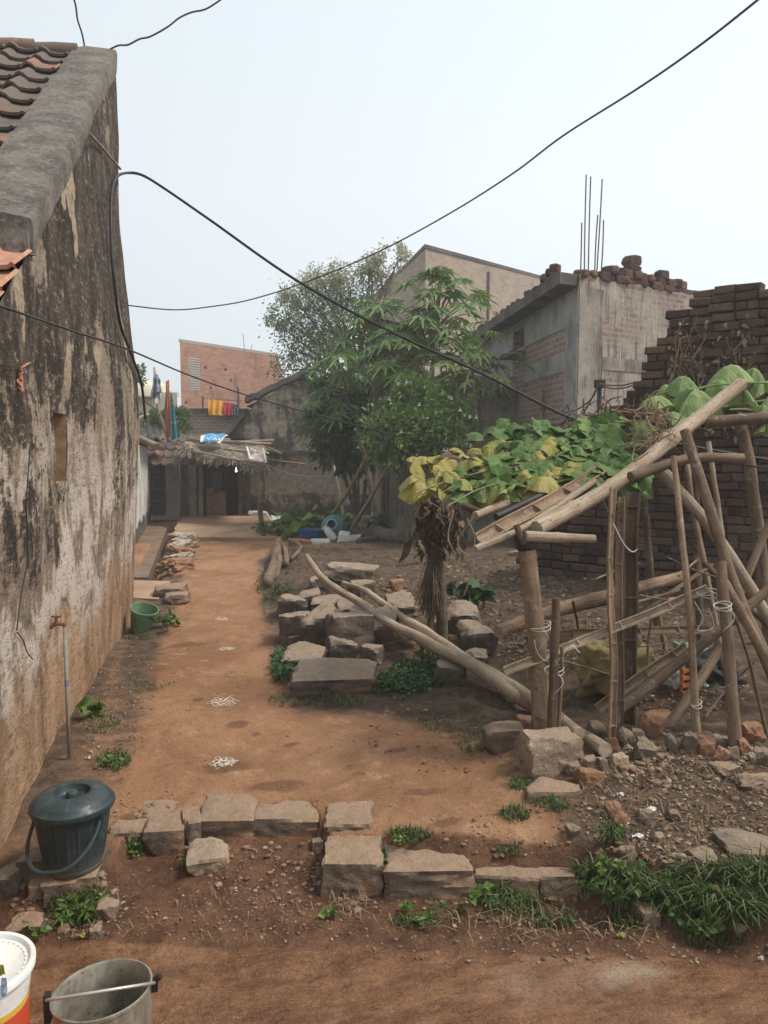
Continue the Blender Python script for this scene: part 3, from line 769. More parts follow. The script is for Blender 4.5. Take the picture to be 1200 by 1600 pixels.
# ================================================================== LEFT HOUSE
WX = -0.98
far_y = onX(203, 970, WX).y
eave = onX(42, 358, WX)
sl = (zat((WX, far_y), 88) - eave.z) / (far_y - eave.y)
y0w = 1.2
house = thing("plaster_house", "soot-streaked plaster house with a steep tiled roof, along the left of the dirt path", "house", (WX - 2.5, 5.5, 0))
pe = onX(44, 383, WX + .02)
def wtop(y):
    if y > eave.y: return eave.z + (y - eave.y) * sl - .02
    if y > eave.y - .10: return eave.z - .02
    return min(eave.z - .06, pe.z - .03 - (pe.y - y) * .593 - .035)
def bulge(y, z):
    k = float(sstep(4.5, far_y, np.array(y)))
    b = .15 * math.exp(-((z - 2.1) / 1.5) ** 2) * k
    return b + .03 * mn.noise(Vector((0, y * .9, z * .9))) + .012 * mn.noise(Vector((3, y * 3, z * 3)))
nt_, nb_ = onX(95, 646, WX), onX(95, 754, WX)
ny0, ny1 = onX(86, 700, WX).y, onX(104, 700, WX).y
wy = sorted(set([round(v, 3) for v in np.arange(y0w, far_y, .07)] + [ny0, ny1, far_y]))
wb = MB()
zb_, zt_ = nb_.z, nt_.z
def wp(y, z): return Vector((WX + bulge(y, z), y + (0.02 * mn.noise(Vector((0, 0, z * 3))) if y >= far_y - 1e-6 else 0), z))
def zrows(y):
    tp = wtop(y); r = [-.4 + (zb_ + .4) * k / 16 for k in range(17)] + [zb_ + (zt_ - zb_) * k / 6 for k in range(1, 7)]
    r += [zt_ + (tp - zt_) * k / 34 for k in range(1, 35)]; return r
cols = [[wp(y, z) for z in zrows(y)] for y in wy]
nr = len(cols[0]); vs = [p for c in cols for p in c]; fs = []
for i in range(len(wy) - 1):
    for j in range(nr - 1):
        if wy[i] >= ny0 - 1e-6 and wy[i + 1] <= ny1 + 1e-6 and 16 <= j < 22: continue
        fs.append((i * nr + j, (i + 1) * nr + j, (i + 1) * nr + j + 1, i * nr + j + 1))
wb.add(vs, fs)
# end faces, back of the wall
e1 = cols[-1]; wb.add(e1 + [Vector((WX - .36, p.y, p.z)) for p in e1], [(k, k + nr, k + nr + 1, k + 1) for k in range(nr - 1)])
wb.poly([(WX - .36, y0w, -.4), (WX - .36, far_y, -.4), (WX - .36, far_y, wtop(far_y)), (WX - .36, eave.y, wtop(eave.y)), (WX - .36, y0w, wtop(y0w))])
wb.build("gable_wall", M['soot'], house, smooth=True, sharp=50)
nb = MB()
a, b = ny0, ny1
I = Vector((-.16, 0, 0))
q4 = [wp(a, zb_), wp(b, zb_), wp(b, zt_), wp(a, zt_)]
for k in range(4):
    p, q = q4[k], q4[(k + 1) % 4]; nb.poly([p, p + I, q + I, q])
nb.poly([q + I for q in q4])
nb.build("wall_slot", m_simple("bare_mud_plaster", (.20, .125, .075), (.36, .25, .16), 9, .95, bump=.5), house)
e0_ = cols[0]; wb2 = MB(); wb2.add(e0_ + [Vector((WX - .36, p.y, p.z)) for p in e0_], [(k, k + 1, k + nr + 1, k + nr) for k in range(nr - 1)]); wb2.build('wall_end', M['soot'], house)
# coping along the slope
cb = MB()
def cpt(u, s_):   # u along slope 0..1, s_ across 0..1
    y = eave.y - .04 + (far_y + .03 - eave.y + .04) * u
    z = wtop(max(y, eave.y + .001)) + .055 + .012 * mn.noise(Vector((s_ * 2, y * 2.2, 0)))
    return y, z
prof = [(0.025, -.16), (.03, -.02), (.012, .02), (-.1, .032), (-.28, .03), (-.375, .012), (-.385, -.2)]
N_ = 46; vs = []; fs = []
for i in range(N_ + 1):
    y, z = cpt(i / N_, 0)
    for k, (dx, dz) in enumerate(prof):
        jx = .012 * mn.noise(Vector((k * 1.3, y * 4, 1))); jz = .014 * mn.noise(Vector((k * 1.7, y * 5, 7)))
        bx = bulge(y, z) if k < 3 else 0
        vs.append(Vector((WX + dx + jx + bx, y, z + dz + jz)))
np_ = len(prof)
for i in range(N_):
    for k in range(np_ - 1): fs.append((i * np_ + k, i * np_ + k + 1, (i + 1) * np_ + k + 1, (i + 1) * np_ + k))
fs.append(tuple(range(np_))); fs.append(tuple(N_ * np_ + k for k in range(np_ - 1, -1, -1)))
cb.add(vs, fs)
# blunt lower end (corbel)
cb.box((WX - .17, eave.y - .03, eave.z - .09), (.40, .16, .10), jit=.015)
cb.build("coping", M['coping'], house, smooth=True, sharp=45)
# tiles
tb = MB()
sv = Vector((0, math.cos(math.atan(sl)), math.sin(math.atan(sl)))); nvv = Vector((0, -sv.z, sv.y))
Lr = (far_y - eave.y) / sv.y
def tile(mb, o, wv, along, nrm, w_=.235, l_=.36):
    prof = [(0, .0), (.10, .035), (.20, .05), (.32, .035), (.42, .008), (.62, .0), (.85, .004), (.93, .02), (1.0, .008)]
    vs = []; n = len(prof); tj = random.uniform(-.008, .008); yaw = random.uniform(-.03, .03)
    for (t, off) in ((0, .035), (1, -.012)):
        for (u, h) in prof: vs.append(o + wv * (u * w_ + yaw * t * l_) + along * (t * l_) + nrm * (h + off + tj))
    for (u, h) in prof: vs.append(o + wv * (u * w_) + nrm * (h + .035 + tj - .022))
    fs = [(k, k + 1, n + k + 1, n + k) for k in range(n - 1)] + [(2 * n + k, 2 * n + k + 1, k + 1, k) for k in range(n - 1)]
    mb.add(vs, fs)
rows = int(Lr / .40) + 1
for r in range(rows):
    for c in range(15):
        o = Vector((WX - .40 - .30 - c * .292 + random.uniform(-.006, .006), eave.y - .05, wtop(eave.y + .001) - .04)) + sv * (r * .40 + random.uniform(-.015, .015))
        tile(tb, o, Vector((1, 0, 0)), sv, nvv, .30, .47)
tb.build("roof_tiles", M['tile'], house, smooth=False)
db = MB()   # boarding below the tiles and the other walls
x1 = WX - .365; x0 = -5.2
db.poly([(x1, eave.y - .2, eave.z - .22), (x0, eave.y - .2, eave.z - .22), (x0, far_y, eave.z - .22 + (far_y - eave.y + .2) * sl), (x1, far_y, eave.z - .22 + (far_y - eave.y + .2) * sl)])
db.build("roof_boarding", M['wood'], house)
bw = MB()
bw.poly([(x1, far_y - .02, -.4), (x0, far_y - .02, -.4), (x0, far_y - .02, wtop(far_y) - .2), (x1, far_y - .02, wtop(far_y) - .2)])
bw.poly([(x0, y0w, -.4), (x0, far_y, -.4), (x0, far_y, wtop(far_y) - .2), (x0, eave.y, eave.z - .2), (x0, y0w, eave.z - .2)])
bw.poly([(x1, y0w, -.4), (x0, y0w, -.4), (x0, y0w, eave.z - .1), (x1, y0w, eave.z - .1)])
bw.build("rear_wall", M['soot'], house)
rb = MB()
for k in range(12):
    xa = WX - .34 - k * .40
    zr = wtop(far_y) - .03
    ptsr = []
    rb.tube([(xa, far_y - .03, zr + .035), (xa - .2, far_y - .03, zr + .03), (xa - .43, far_y - .03, zr + .012)], [.085, .082, .075], 12)
rb.build("ridge_tiles", M['tile'], house, smooth=True, sharp=40)
# porch tiles past the coping's lower end
pb = MB()
pv = Vector((0, .86, .51)).normalized(); pn = Vector((0, -pv.z, pv.y))
for r in range(4):
    for c in range(5):
        tile(pb, Vector((WX + .03 - .235 - c * .228, pe.y, pe.z - .03)) - pv * (.36 + r * .30), Vector((1, 0, 0)), pv, pn)
pb.build("porch_tiles", m_simple("fresh_clay_tile", (.33, .155, .10), (.45, .235, .155), 14, .85), house)
# ================================================================== FAR BUILDINGS
def V2(px, d, py=720):
    p = P(px, py, d); return Vector((p.x, p.y, 0))
def hdir(px):
    r = ray(px, 697); return Vector((r.x, r.y, 0)).normalized()
def uon(O, U, px, py=720):
    """distance along wall line O+U*u where pixel column px meets it"""
    r = ray(px, py); det = U.x * (-r.y) + r.x * U.y
    dx, dy = CAM.x - O.x, CAM.y - O.y
    return (dx * (-r.y) + r.x * dy) / det
def pline(O, U, pix):
    """wall-top function from photo points"""
    us, zs = [], []
    for px, py in pix:
        u = uon(O, U, px, py); q = O + U * u; us.append(u); zs.append(zat(q, py))
    us, zs = np.array(us), np.array(zs); o = np.argsort(us); us, zs = us[o], zs[o]
    return (lambda u: float(np.interp(u, us, zs))), us

# ---- old gable house
D1 = 20.6
O1 = V2(345, D1); U1 = RGT.copy(); L1 = uon(O1, U1, 580)
top1, us1 = pline(O1, U1, [(345, 704), (383, 652), (384, 634), (430, 612), (480, 586), (530, 636), (580, 696)])
oldh = thing("gable_house", "old plaster gable house blackened by damp, behind the thatched porch and blue tub", "house", (O1.x + 1.5, O1.y + 2, 0))
wb = MB()
def tstep(u): return top1(u)
wb.sheet(O1, U1, L1, tstep, -.2, [(0.0, uon(O1, U1, 373), -.2, zat(O1, 716), .05)], step=.33, back=False)
wb.build("gable_wall", M['oldplaster'], oldh)
wb = MB(); B1 = FH * 5.0
for ua, ub in [(0.0, us1[1]), (us1[2], us1[4]), (us1[4], L1)]:
    p, q = O1 + U1 * ua, O1 + U1 * ub; p.z, q.z = top1(ua), top1(ub)
    up_ = Vector((0, 0, .05)); fw = -FH * .16
    n = 10
    pts = [p.lerp(q, k / n) + Vector((0, 0, random.uniform(-.03, .03))) for k in range(n + 1)]
    for a_, b_ in zip(pts[:-1], pts[1:]):
        wb.prism([a_ + fw + up_, b_ + fw + up_, b_ + fw + up_ + Vector((0, 0, .15)), a_ + fw + up_ + Vector((0, 0, .15))], FH * .5)
wb.build("coping", M['conc_dark'], oldh)
wb = MB()
for ua, ub in [(us1[1], us1[4]), (us1[4], L1)]:
    p, q = O1 + U1 * ua, O1 + U1 * ub; p.z, q.z = top1(ua + .03) - .02, top1(ub) - .02
    wb.poly([p + FH * .12, q + FH * .12, q + B1, p + B1])
p, q = O1, O1 + U1 * L1
wb.poly([Vector((p.x, p.y, -.2)), Vector((p.x, p.y, -.2)) + B1, Vector((p.x, p.y, top1(0))) + B1, Vector((p.x, p.y, top1(0)))])
wb.poly([Vector((q.x, q.y, -.2)), Vector((q.x, q.y, -.2)) + B1, Vector((q.x, q.y, top1(L1))) + B1, Vector((q.x, q.y, top1(L1)))])
wb.build("roof", M['conc_dark'], oldh)
wb = MB(); ua, ub = uon(O1, U1, 418), L1
a_, b_ = O1 + U1 * ua, O1 + U1 * ub; a_.z = zat(a_, 704); b_.z = zat(b_, 712)
wb.bar(a_ - FH * .05, b_ - FH * .05, .11, .09); wb.build("ledge", M['conc_dark'], oldh)

# lean-to eave left of the gable
wb = MB(); p0, p1 = P(330, 694, 20.4), P(396, 645, 20.9)
for k in range(5):
    off = FH * (k * .35)
    wb.bar(p0 + off, p1 + off, .30, .07)
wb.build("lean_to_roof", M['tile'], oldh)

# ---- thatched hut
hb = G(313, 808, .06)
hut = thing("thatched_hut", "low brick hut with a ragged thatched porch at the path's far end", "hut", (hb.x, hb.y + .8, 0))
DH = 20.0
OH = V2(281, DH); UH = RGT.copy(); LH = uon(OH, UH, 376)
uo0, uo1 = uon(OH, UH, 304), uon(OH, UH, 372)
wb = MB(); wb.sheet(OH, UH, LH, lambda u: zat(OH, 700), -.1, [(uo0, uo1, .0, zat(OH, 722), .05)], back=False)
p, q = OH.copy(), OH + UH * LH; p.z = q.z = -.1; hh = Vector((0, 0, zat(OH, 700) + .1))
wb.poly([p, p + FH * 2.6, p + FH * 2.6 + hh, p + hh])
wb.build("front_wall", M['brick_dark'], hut)
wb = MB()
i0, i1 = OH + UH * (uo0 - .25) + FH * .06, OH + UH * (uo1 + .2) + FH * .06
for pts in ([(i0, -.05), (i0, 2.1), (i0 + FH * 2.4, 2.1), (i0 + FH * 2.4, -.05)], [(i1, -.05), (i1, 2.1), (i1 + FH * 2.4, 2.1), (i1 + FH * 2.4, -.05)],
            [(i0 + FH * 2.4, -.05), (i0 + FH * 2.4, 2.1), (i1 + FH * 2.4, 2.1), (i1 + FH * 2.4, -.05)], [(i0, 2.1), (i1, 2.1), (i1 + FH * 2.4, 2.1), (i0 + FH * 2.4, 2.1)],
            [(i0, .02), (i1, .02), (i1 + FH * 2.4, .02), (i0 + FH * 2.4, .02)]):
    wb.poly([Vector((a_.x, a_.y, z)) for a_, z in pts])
wb.build("shade_black_room", M['dark'], hut)  # room surfaces coloured near-black in place of doorway shade
wb = MB(); ua, ub = uon(OH, UH, 318), uon(OH, UH, 348); pw = OH + FH * .22
wb.sheet(pw + UH * ua, UH, ub - ua, lambda u: zat(OH, 766) + .06 * math.sin(u * 9), 0.0, step=.12)
a_, b_ = pw + UH * ub, pw + UH * ub + FH * .2
wb.poly([(a_.x, a_.y, 0), (b_.x, b_.y, 0), (b_.x, b_.y, zat(OH, 766)), (a_.x, a_.y, zat(OH, 766))])
wb.build("half_wall", M['brick_red'], hut)
wb = MB(); a_ = OH + UH * uon(OH, UH, 301) - FH * .08; wb.bar((a_.x, a_.y, -.1), (a_.x, a_.y, zat(OH, 712)), .2, .14); wb.build("plaster_pier", M['conc'], hut)
wb = MB()
pt = P(311, 712, depth(hb)); wb.tube(catmull([hb - Vector((0, 0, .15)), hb.lerp(pt, .3) + RGT * .012, hb.lerp(pt, .7) + RGT * .03, pt + Vector((0, 0, .08))], 4), [.075] * 6 + [.07] * 7, 8)
wb.build("porch_post", M['bamboo_pale'], hut, smooth=True)
p2 = GH(414, 843); q2 = P(408, 722, depth(p2))
wb = MB(); wb.tube(catmull([p2 - Vector((0, 0, .1)), P(406, 792, depth(p2)), P(411, 762, depth(p2)), q2], 5), [.05, .05, .05, .05, .05, .05, .045, .045, .045, .04, .04, .04, .04, .045, .045, .045], 7)
wb.tube([P(407, 800, depth(p2)), P(405, 786, depth(p2))], [.05, .02], 6)
wb.build("crooked_post", M['bamboo_dark'], hut, smooth=True)
# thatch: layered straw on poles
A0, A1 = P(284, 700, 18.5), P(417, 727, 17.0)      # front edge
C0, C1 = P(296, 688, 20.3), P(415, 694, 20.4)      # back edge
wb = MB()
def th(u, v, off=0):
    p = A0.lerp(A1, u).lerp(C0.lerp(C1, u), v); p = p + Vector((0, 0, .05 * math.sin(u * 13 + v * 4) + off - .06 * (1 - v) ** 3)); return p
wb.grid(lambda u, v: th(u, v), 30, 10); wb.grid(lambda u, v: th(u, v, -.13), 30, 10)
rr = random.Random(5)
for k in range(1500):
    u = rr.random(); v = rr.random() ** 1.6; p = th(u, v, .02 + .04 * rr.random())
    dr = ((A1 - A0).normalized() * rr.gauss(0, .9) - FH * .7 + Vector((0, 0, -.10 - (.25 if v < .06 else 0) + rr.gauss(0, .06)))).normalized()
    l_ = rr.uniform(.2, .45); s_ = dr.cross(Vector((0, 0, 1))).normalized() * rr.uniform(.006, .018)
    wb.add([p - s_, p + s_, p + dr * l_ + s_ * .4, p + dr * l_ - s_ * .4], [(0, 1, 2, 3)])
for k in range(150):    # ragged fringe
    u = rr.random(); p = th(u, 0, .0) + Vector((0, 0, rr.uniform(-.1, .02))); s_ = RGT * rr.uniform(.01, .03)
    e = Vector((rr.gauss(0, .05), rr.gauss(0, .05), -rr.uniform(.03, .16)))
    wb.add([p - s_, p + s_, p + e + s_ * .3, p + e - s_ * .3], [(0, 1, 2, 3)])
wb.build("thatch", m_leaf("straw_thatch", [(0, (.22, .18, .135)), (.5, (.34, .28, .215)), (1, (.46, .40, .315))], .9, .05), hut)
wb = MB()
for (a_, b_, r_) in [((276, 697, 19.0), (420, 712, 18.2), .035), ((292, 690, 19.6), (424, 697, 19.6), .04), ((350, 694, 19.5), (428, 691, 19.8), .03),
                     ((300, 708, 18.2), (416, 731, 16.9), .03), ((286, 688, 20.0), (360, 690, 20.0), .035), ((395, 690, 19.8), (440, 712, 19.4), .022)]:
    wb.tube([P(*a_) + Vector((0, 0, .05)), P(*b_) + Vector((0, 0, .05))], r_, 7)
wb.build("roof_poles", M['bamboo_pale'], hut, smooth=True)
# plinth
wb = MB(); zp = .13
pp = [G(268, 839, zp), G(434, 840, zp), G(420, 806, zp), G(283, 806, zp)]
pp2 = []
for k in range(4):
    for t in range(8): 
        q = pp[k].lerp(pp[(k + 1) % 4], t / 8); pp2.append(q + Vector((random.uniform(-.04, .04), random.uniform(-.04, .04), 0)))
wb.prism([q - Vector((0, 0, .3)) for q in pp2], (0, 0, .3)); 
wb.build("plinth", M['plinth'], hut)

# banners on the thatch
def sheet_pts(c, n=14, mseg=8, amp=.03):
    return lambda u, v: (c[0].lerp(c[1], u)).lerp(c[3].lerp(c[2], u), v) + Vector((0, 0, amp * math.sin(u * 11 + v * 5) + amp * .7 * math.sin(v * 9 - u * 4)))
M['ban_blue'] = m_simple("blue_print", (.06, .24, .48), (.12, .34, .58), 5, .55, bump=0)
M['ban_white'] = m_simple("dirty_white_plastic", (.55, .53, .50), (.74, .73, .70), 5, .55, bump=.2)
bn = thing("banner", "creased blue and white plastic banner with white letters, lying on the thatch", "banner", P(333, 690, 18.6))
c4 = [P(313, 696, 18.5), P(343, 697, 18.5), P(357, 684, 18.9), P(314, 685, 18.9)]
wb = MB(); wb.grid(sheet_pts([p + Vector((0, 0, .08)) for p in c4], amp=.015), 14, 8); wb.build("sheet", M['ban_white'], bn)
wb = MB(); c5 = [c4[0].lerp(c4[1], .16), c4[0].lerp(c4[1], .86), c4[3].lerp(c4[2], .92), c4[3].lerp(c4[2], .18)]
wb.grid(sheet_pts([p + Vector((0, 0, .10)) - FH * .02 for p in c5], amp=.012), 14, 6); wb.build("blue_panel", M['ban_blue'], bn)
def text_mesh(name, body, size, mat, o, xv, yv, parent, depth_=.004):
    cu = bpy.data.curves.new(name, 'FONT'); cu.body = body; cu.size = size; cu.extrude = depth_
    tmp = bpy.data.objects.new(name + "_tmp", cu); COL.objects.link(tmp)
    dg = bpy.context.evaluated_depsgraph_get(); me = bpy.data.meshes.new_from_object(tmp.evaluated_get(dg))
    bpy.data.objects.remove(tmp); bpy.data.curves.remove(cu)
    b_ = MB(); zv = xv.cross(yv).normalized()
    b_.add([o + xv * q.co.x + yv * q.co.y + zv * q.co.z for q in me.vertices], [tuple(f.vertices) for f in me.polygons])
    bpy.data.meshes.remove(me)
    return b_.build(name, mat, parent)
xv = (c5[1] - c5[0]).normalized(); yv = ((c5[3] - c5[0]) - xv * (c5[3] - c5[0]).dot(xv)).normalized()
text_mesh("lettering", "VAL", .22, M['ban_white'], c5[0] + xv * .06 + yv * .03 + Vector((0, 0, .125)) - FH * .06, xv, yv, bn)
b2_ = thing("banner", "small torn picture banner hanging over the right corner of the thatch", "banner", P(402, 715, 17.2))
c4 = [P(391, 724, 16.9), P(416, 729, 16.9), P(411, 707, 17.2), P(386, 704, 17.2)]
wb = MB(); wb.grid(sheet_pts([p + Vector((0, 0, .06)) for p in c4], amp=.02), 12, 8)
q_ = NT("faded_print"); v_ = q_.tex('Object'); nn = q_.noise(v_, 3.2, 3, .5)
wb.build("sheet", q_.done(q_.ramp(nn, [(.36, (.10, .22, .34)), (.45, (.30, .18, .16)), (.52, (.62, .55, .5)), (.62, (.55, .30, .20)), (.7, (.2, .35, .45))]), .6), b2_)
wb = MB()
for a_, b_ in zip(c4, c4[1:] + c4[:1]): wb.bar(a_ + Vector((0, 0, .09)), b_ + Vector((0, 0, .09)), .035, .02)
wb.build("pale_border", M['ban_white'], b2_)
# lit bulb under the porch
bulb = thing("light_bulb", "small lit bulb hanging at the dark hut doorway", "bulb", P(369, 736, 19.3))
wb = MB(); c_ = P(369, 736, 19.3); wb.lathe([(.001, -.03), (.018, -.025), (.029, -.009), (.03, .006), (.021, .024), (.012, .06), (.012, .09), (.001, .09)], c_, 14)
q_ = NT("lit_glass"); q_.b.inputs['Emission Color'].default_value = (1, .96, .88, 1); q_.b.inputs['Emission Strength'].default_value = 1.6
wb.build("globe", q_.done((.8, .8, .8), .4), bulb, smooth=True)
wb = MB(); wb.tube([c_ + Vector((0, 0, .085)), c_ + Vector((.01, 0, .55))], .006, 5); wb.build("cord", M['cable'], bulb)
# dark cloth over the half wall
def cloth(name, label, pts4, mat, cat="cloth", folds=5, amp=.05, group=None, nseg=16):
    """hung cloth between four corners, rippled"""
    c = [Vector(p) for p in pts4]; nrm = (c[1] - c[0]).cross(c[3] - c[0]).normalized(); b_ = MB()
    ph = random.random() * 6
    def fn(u, v): return c[0].lerp(c[1], u).lerp(c[3].lerp(c[2], u), v) + nrm * (amp * (.35 + .65 * v) * math.sin(u * folds * 2 * math.pi + ph + v * 1.4) + amp * .3 * math.sin(v * 7 + u * 3))
    b_.grid(fn, nseg * 2, nseg)
    b_.grid(lambda u, v: fn(u, v) + nrm * .012, nseg * 2, nseg)
    return tag(b_.build(name, mat, smooth=True), label, cat, group)
M['khaki'] = m_simple("faded_khaki_cloth", (.10, .095, .075), (.17, .16, .13), 8, .95, stretch=(6, 6, 1))
cloth("hung_cloth", "faded dark cloth hung above the low brick wall inside the porch", [P(330, 735, 20.1), P(345, 735, 20.1), P(343, 771, 20.1), P(332, 771, 20.1)], M['khaki'], folds=3, amp=.04)

# ---- house at the end of the passage
ph = thing("passage_house", "whitewashed house with a barred door at the end of the left passage", "house", V2(245, 20) )
OP = V2(226, 19.8); UP_ = RGT.copy(); LP = uon(OP, UP_, 279)
d0, d1 = uon(OP, UP_, 229), uon(OP, UP_, 258)
wb = MB(); wb.sheet(OP, UP_, LP, lambda u: zat(OP, 690), -.2, [(d0, d1, zat(OP, 806), zat(OP, 722), 1.4)]); wb.build("door_wall", M['conc'], ph)
# door grille; a near-black sheet behind it paints the recess's shade
gr_ = MB()
for px in (231, 236, 241, 246, 251, 256):
    u = uon(OP, UP_, px); a_ = OP + UP_ * u + FH * .12; gr_.bar((a_.x, a_.y, zat(OP, 806)), (a_.x, a_.y, zat(OP, 723)), .012)
for py in (728, 746, 764, 784, 805):
    a_, b_ = OP + UP_ * d0 + FH * .10, OP + UP_ * d1 + FH * .10; z = zat(OP, py); gr_.bar((a_.x, a_.y, z), (b_.x, b_.y, z), .03, .035)
for u in (d0 + .03, d1 - .03):
    a_ = OP + UP_ * u + FH * .10; gr_.bar((a_.x, a_.y, zat(OP, 806)), (a_.x, a_.y, zat(OP, 723)), .05, .05)
gr_.build("barred_door", M['wire'], ph)
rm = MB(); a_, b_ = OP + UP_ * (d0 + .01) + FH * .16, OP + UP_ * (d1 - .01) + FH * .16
rm.poly([(a_.x, a_.y, zat(OP, 806)), (b_.x, b_.y, zat(OP, 806)), (b_.x, b_.y, zat(OP, 723)), (a_.x, a_.y, zat(OP, 723))]); rm.build("door_shade_sheet", M['dark'], ph)  # sheet added behind the bars, its black painted as shade
ws = V2(196, 13.0); we = V2(233, 19.75); uw = (we - ws).normalized(); Lw = (we - ws).length
wb = MB(); wb.sheet(ws, uw, Lw, lambda u: zat(ws + uw * u, 688 + 14 * u / Lw), -.3, step=.5); wb.build("white_wall", M['white_lime'], ph)
# soiled foot of the wall
wb = MB(); wb.sheet(ws + Vector((uw.y, -uw.x, 0)) * .012, uw, Lw, lambda u: .33 + .06 * math.sin(u * 5) + .05 * math.sin(u * 13), -.3, step=.15); wb.build("dark_skirting", M['conc_dark'], ph)
tl = MB(); zr0, zr1 = zat(OP, 727), zat(OP, 690)
for r in range(4):
    for c in range(8):
        o = OP + UP_ * (-.15 + c * .24) - FH * (.75 - r * .27); o.z = zr0 + r * (zr1 - zr0) / 3.2 + .0
        tile(tl, o, UP_, (FH * .27 + Vector((0, 0, (zr1 - zr0) / 3.2))).normalized(), Vector((0, 0, 1)), .25, .38)
tl.build("tile_roof", M['tile'], ph)
tb = MB()
for k in range(5):
    s_ = k / 4; p = ws.lerp(we, .55 + .09 * k); z = zat(p, 686 + 8 * s_)
    tb.bar(Vector((p.x, p.y, z + .22)) - RGT * .4, Vector((p.x, p.y, z - .12)) + RGT * .33, .55, .05)
tb.build("eave_boards", M['wood'], ph)
ss = MB(); s4 = [P(210, 692, 19.2), P(277, 694, 20.2), P(276, 658, 23), P(205, 648, 23)]
ss.grid(lambda u, v: s4[0].lerp(s4[1], u).lerp(s4[3].lerp(s4[2], u), v) + Vector((0, 0, .12 * math.sin(u * 3) + .03 * math.sin(u * 40))), 40, 6)
ss.grid(lambda u, v: s4[0].lerp(s4[1], u).lerp(s4[3].lerp(s4[2], u), v) + Vector((0, 0, -.05 + .12 * math.sin(u * 3) + .03 * math.sin(u * 40))), 40, 6)
ss.build("dark_sheet_roof", m_simple("blackened_sheet", (.035, .034, .034), (.075, .072, .068), 4, .9, bump=.3), ph)
sd2 = MB(); sd2.poly([s4[0] - Vector((0, 0, .06)), s4[1] - Vector((0, 0, .06)), Vector((s4[1].x, s4[1].y, zr1 - .1)), Vector((s4[0].x, s4[0].y, zr1 - .1))]); sd2.build("eave_fascia", M['wood'], ph)
cw = thing("cream_house", "cream painted house wall far behind the hanging clothes", "house", V2(245, 27))
OC = V2(190, 27); LC = uon(OC, RGT, 279); wb = MB(); wb.sheet(OC, RGT, LC, lambda u: zat(OC, 620), -.2, step=2); wb.prism([Vector((OC.x, OC.y, zat(OC, 620) + .003)), Vector((OC.x, OC.y, zat(OC, 620) + .003)) + RGT * LC, Vector((OC.x, OC.y, zat(OC, 613))) + RGT * LC, Vector((OC.x, OC.y, zat(OC, 613)))], FH * .25)
wb.build("wall", M['cream'], cw)
wb = MB(); dc = V2(222, 27.5); 
wb.lathe([(1.0, zat(dc, 622)), (1.0, zat(dc, 606)), (.8, zat(dc, 598)), (.45, zat(dc, 594)), (.01, zat(dc, 592))], (dc.x, dc.y, 0), 24); wb.build("water_tank", M['cream'], cw, smooth=True)

# passage floor
fl = MB(); fp = [G(196, 902, .03), G(231, 902, .03), G(261, 824, .03), G(222, 812, .03)]
fl.prism([q - Vector((0, 0, .3)) for q in fp], (0, 0, .3)); tag(fl.build("passage_floor", m_simple("worn_passage_floor", (.12, .078, .052), (.205, .138, .094), 2.5, .9, bump=.4, bd=.02)), kind='structure')

# ---- red brick house
ZB = zpx(535, 29); a_ = G(281, 535, ZB); b_ = G(432, 557, ZB)
OB = Vector((a_.x, a_.y, 0)); UB = Vector((b_.x - a_.x, b_.y - a_.y, 0)); LB = UB.length; UB.normalize()
rbh = thing("brick_house", "unplastered red brick house with a pierced vent, farthest at the end of the path", "house", OB + UB * LB / 2)
j0, j1 = uon(OB, UB, 297), uon(OB, UB, 314); qj = OB + UB * j0
op = [(j0, j1, zat(qj, 608), zat(qj, 559), .2)]
for px, py in [(322, 576), (353, 579), (420, 586), (330, 608), (361, 596), (291, 631)]:
    u = uon(OB, UB, px); z = zat(OB + UB * u, py); op.append((u, u + .10 + .05 * ((px * 7) % 3) / 2, z, z + .10, .2))
wb = MB(); wb.sheet(OB, UB, LB, lambda u: ZB, -.2, op)
bk = FH * 6 + Vector((-.6, 0, 0))
z_ = lambda p, z: Vector((p.x, p.y, z))
wb.add([z_(OB, -.2), z_(OB + bk, -.2), z_(OB + bk, ZB), z_(OB, ZB)], [(3, 2, 1, 0)], [[(0, ZB), (6, ZB), (6, 0), (0, 0)]])
e_ = OB + UB * LB; wb.add([z_(e_, -.2), z_(e_ + bk, -.2), z_(e_ + bk, ZB), z_(e_, ZB)], [(0, 1, 2, 3)], [[(0, 0), (6, 0), (6, ZB), (0, ZB)]])
wb.build("wall", M['brick_red'], rbh)
wb = MB(); wb.prism([z_(OB - UB * .06, ZB + .01), z_(OB + UB * (LB + .05), ZB + .01), z_(OB + UB * (LB + .05), ZB + .13), z_(OB - UB * .06, ZB + .13)], bk); wb.build("roof_slab", M['brick_grey'], rbh)
wb = MB(); nI = 6
for k in range(nI + 1):
    u = j0 + (j1 - j0) * k / nI; p = OB + UB * u + FH * .03; wb.bar(z_(p, op[0][2]), z_(p, op[0][3]), .045, .06)
for k in range(14):
    z = op[0][2] + (op[0][3] - op[0][2]) * k / 13; p, q = OB + UB * j0 + FH * .03, OB + UB * j1 + FH * .03; wb.bar(z_(p, z), z_(q, z), .055, .045)
wb.build("vent_lattice", m_simple("pale_cement", (.40, .36, .32), (.5, .46, .41), 6, .9), rbh)
wb = MB(); p = OB + UB * uon(OB, UB, 385); wb.tube([z_(p, ZB), z_(p + UB * -.1, ZB + .75)], .012, 5); wb.tube([z_(p + UB * .35, ZB), z_(p + UB * .45, ZB + .35)], .012, 5); wb.build("roof_rods", M['rebar'], rbh)
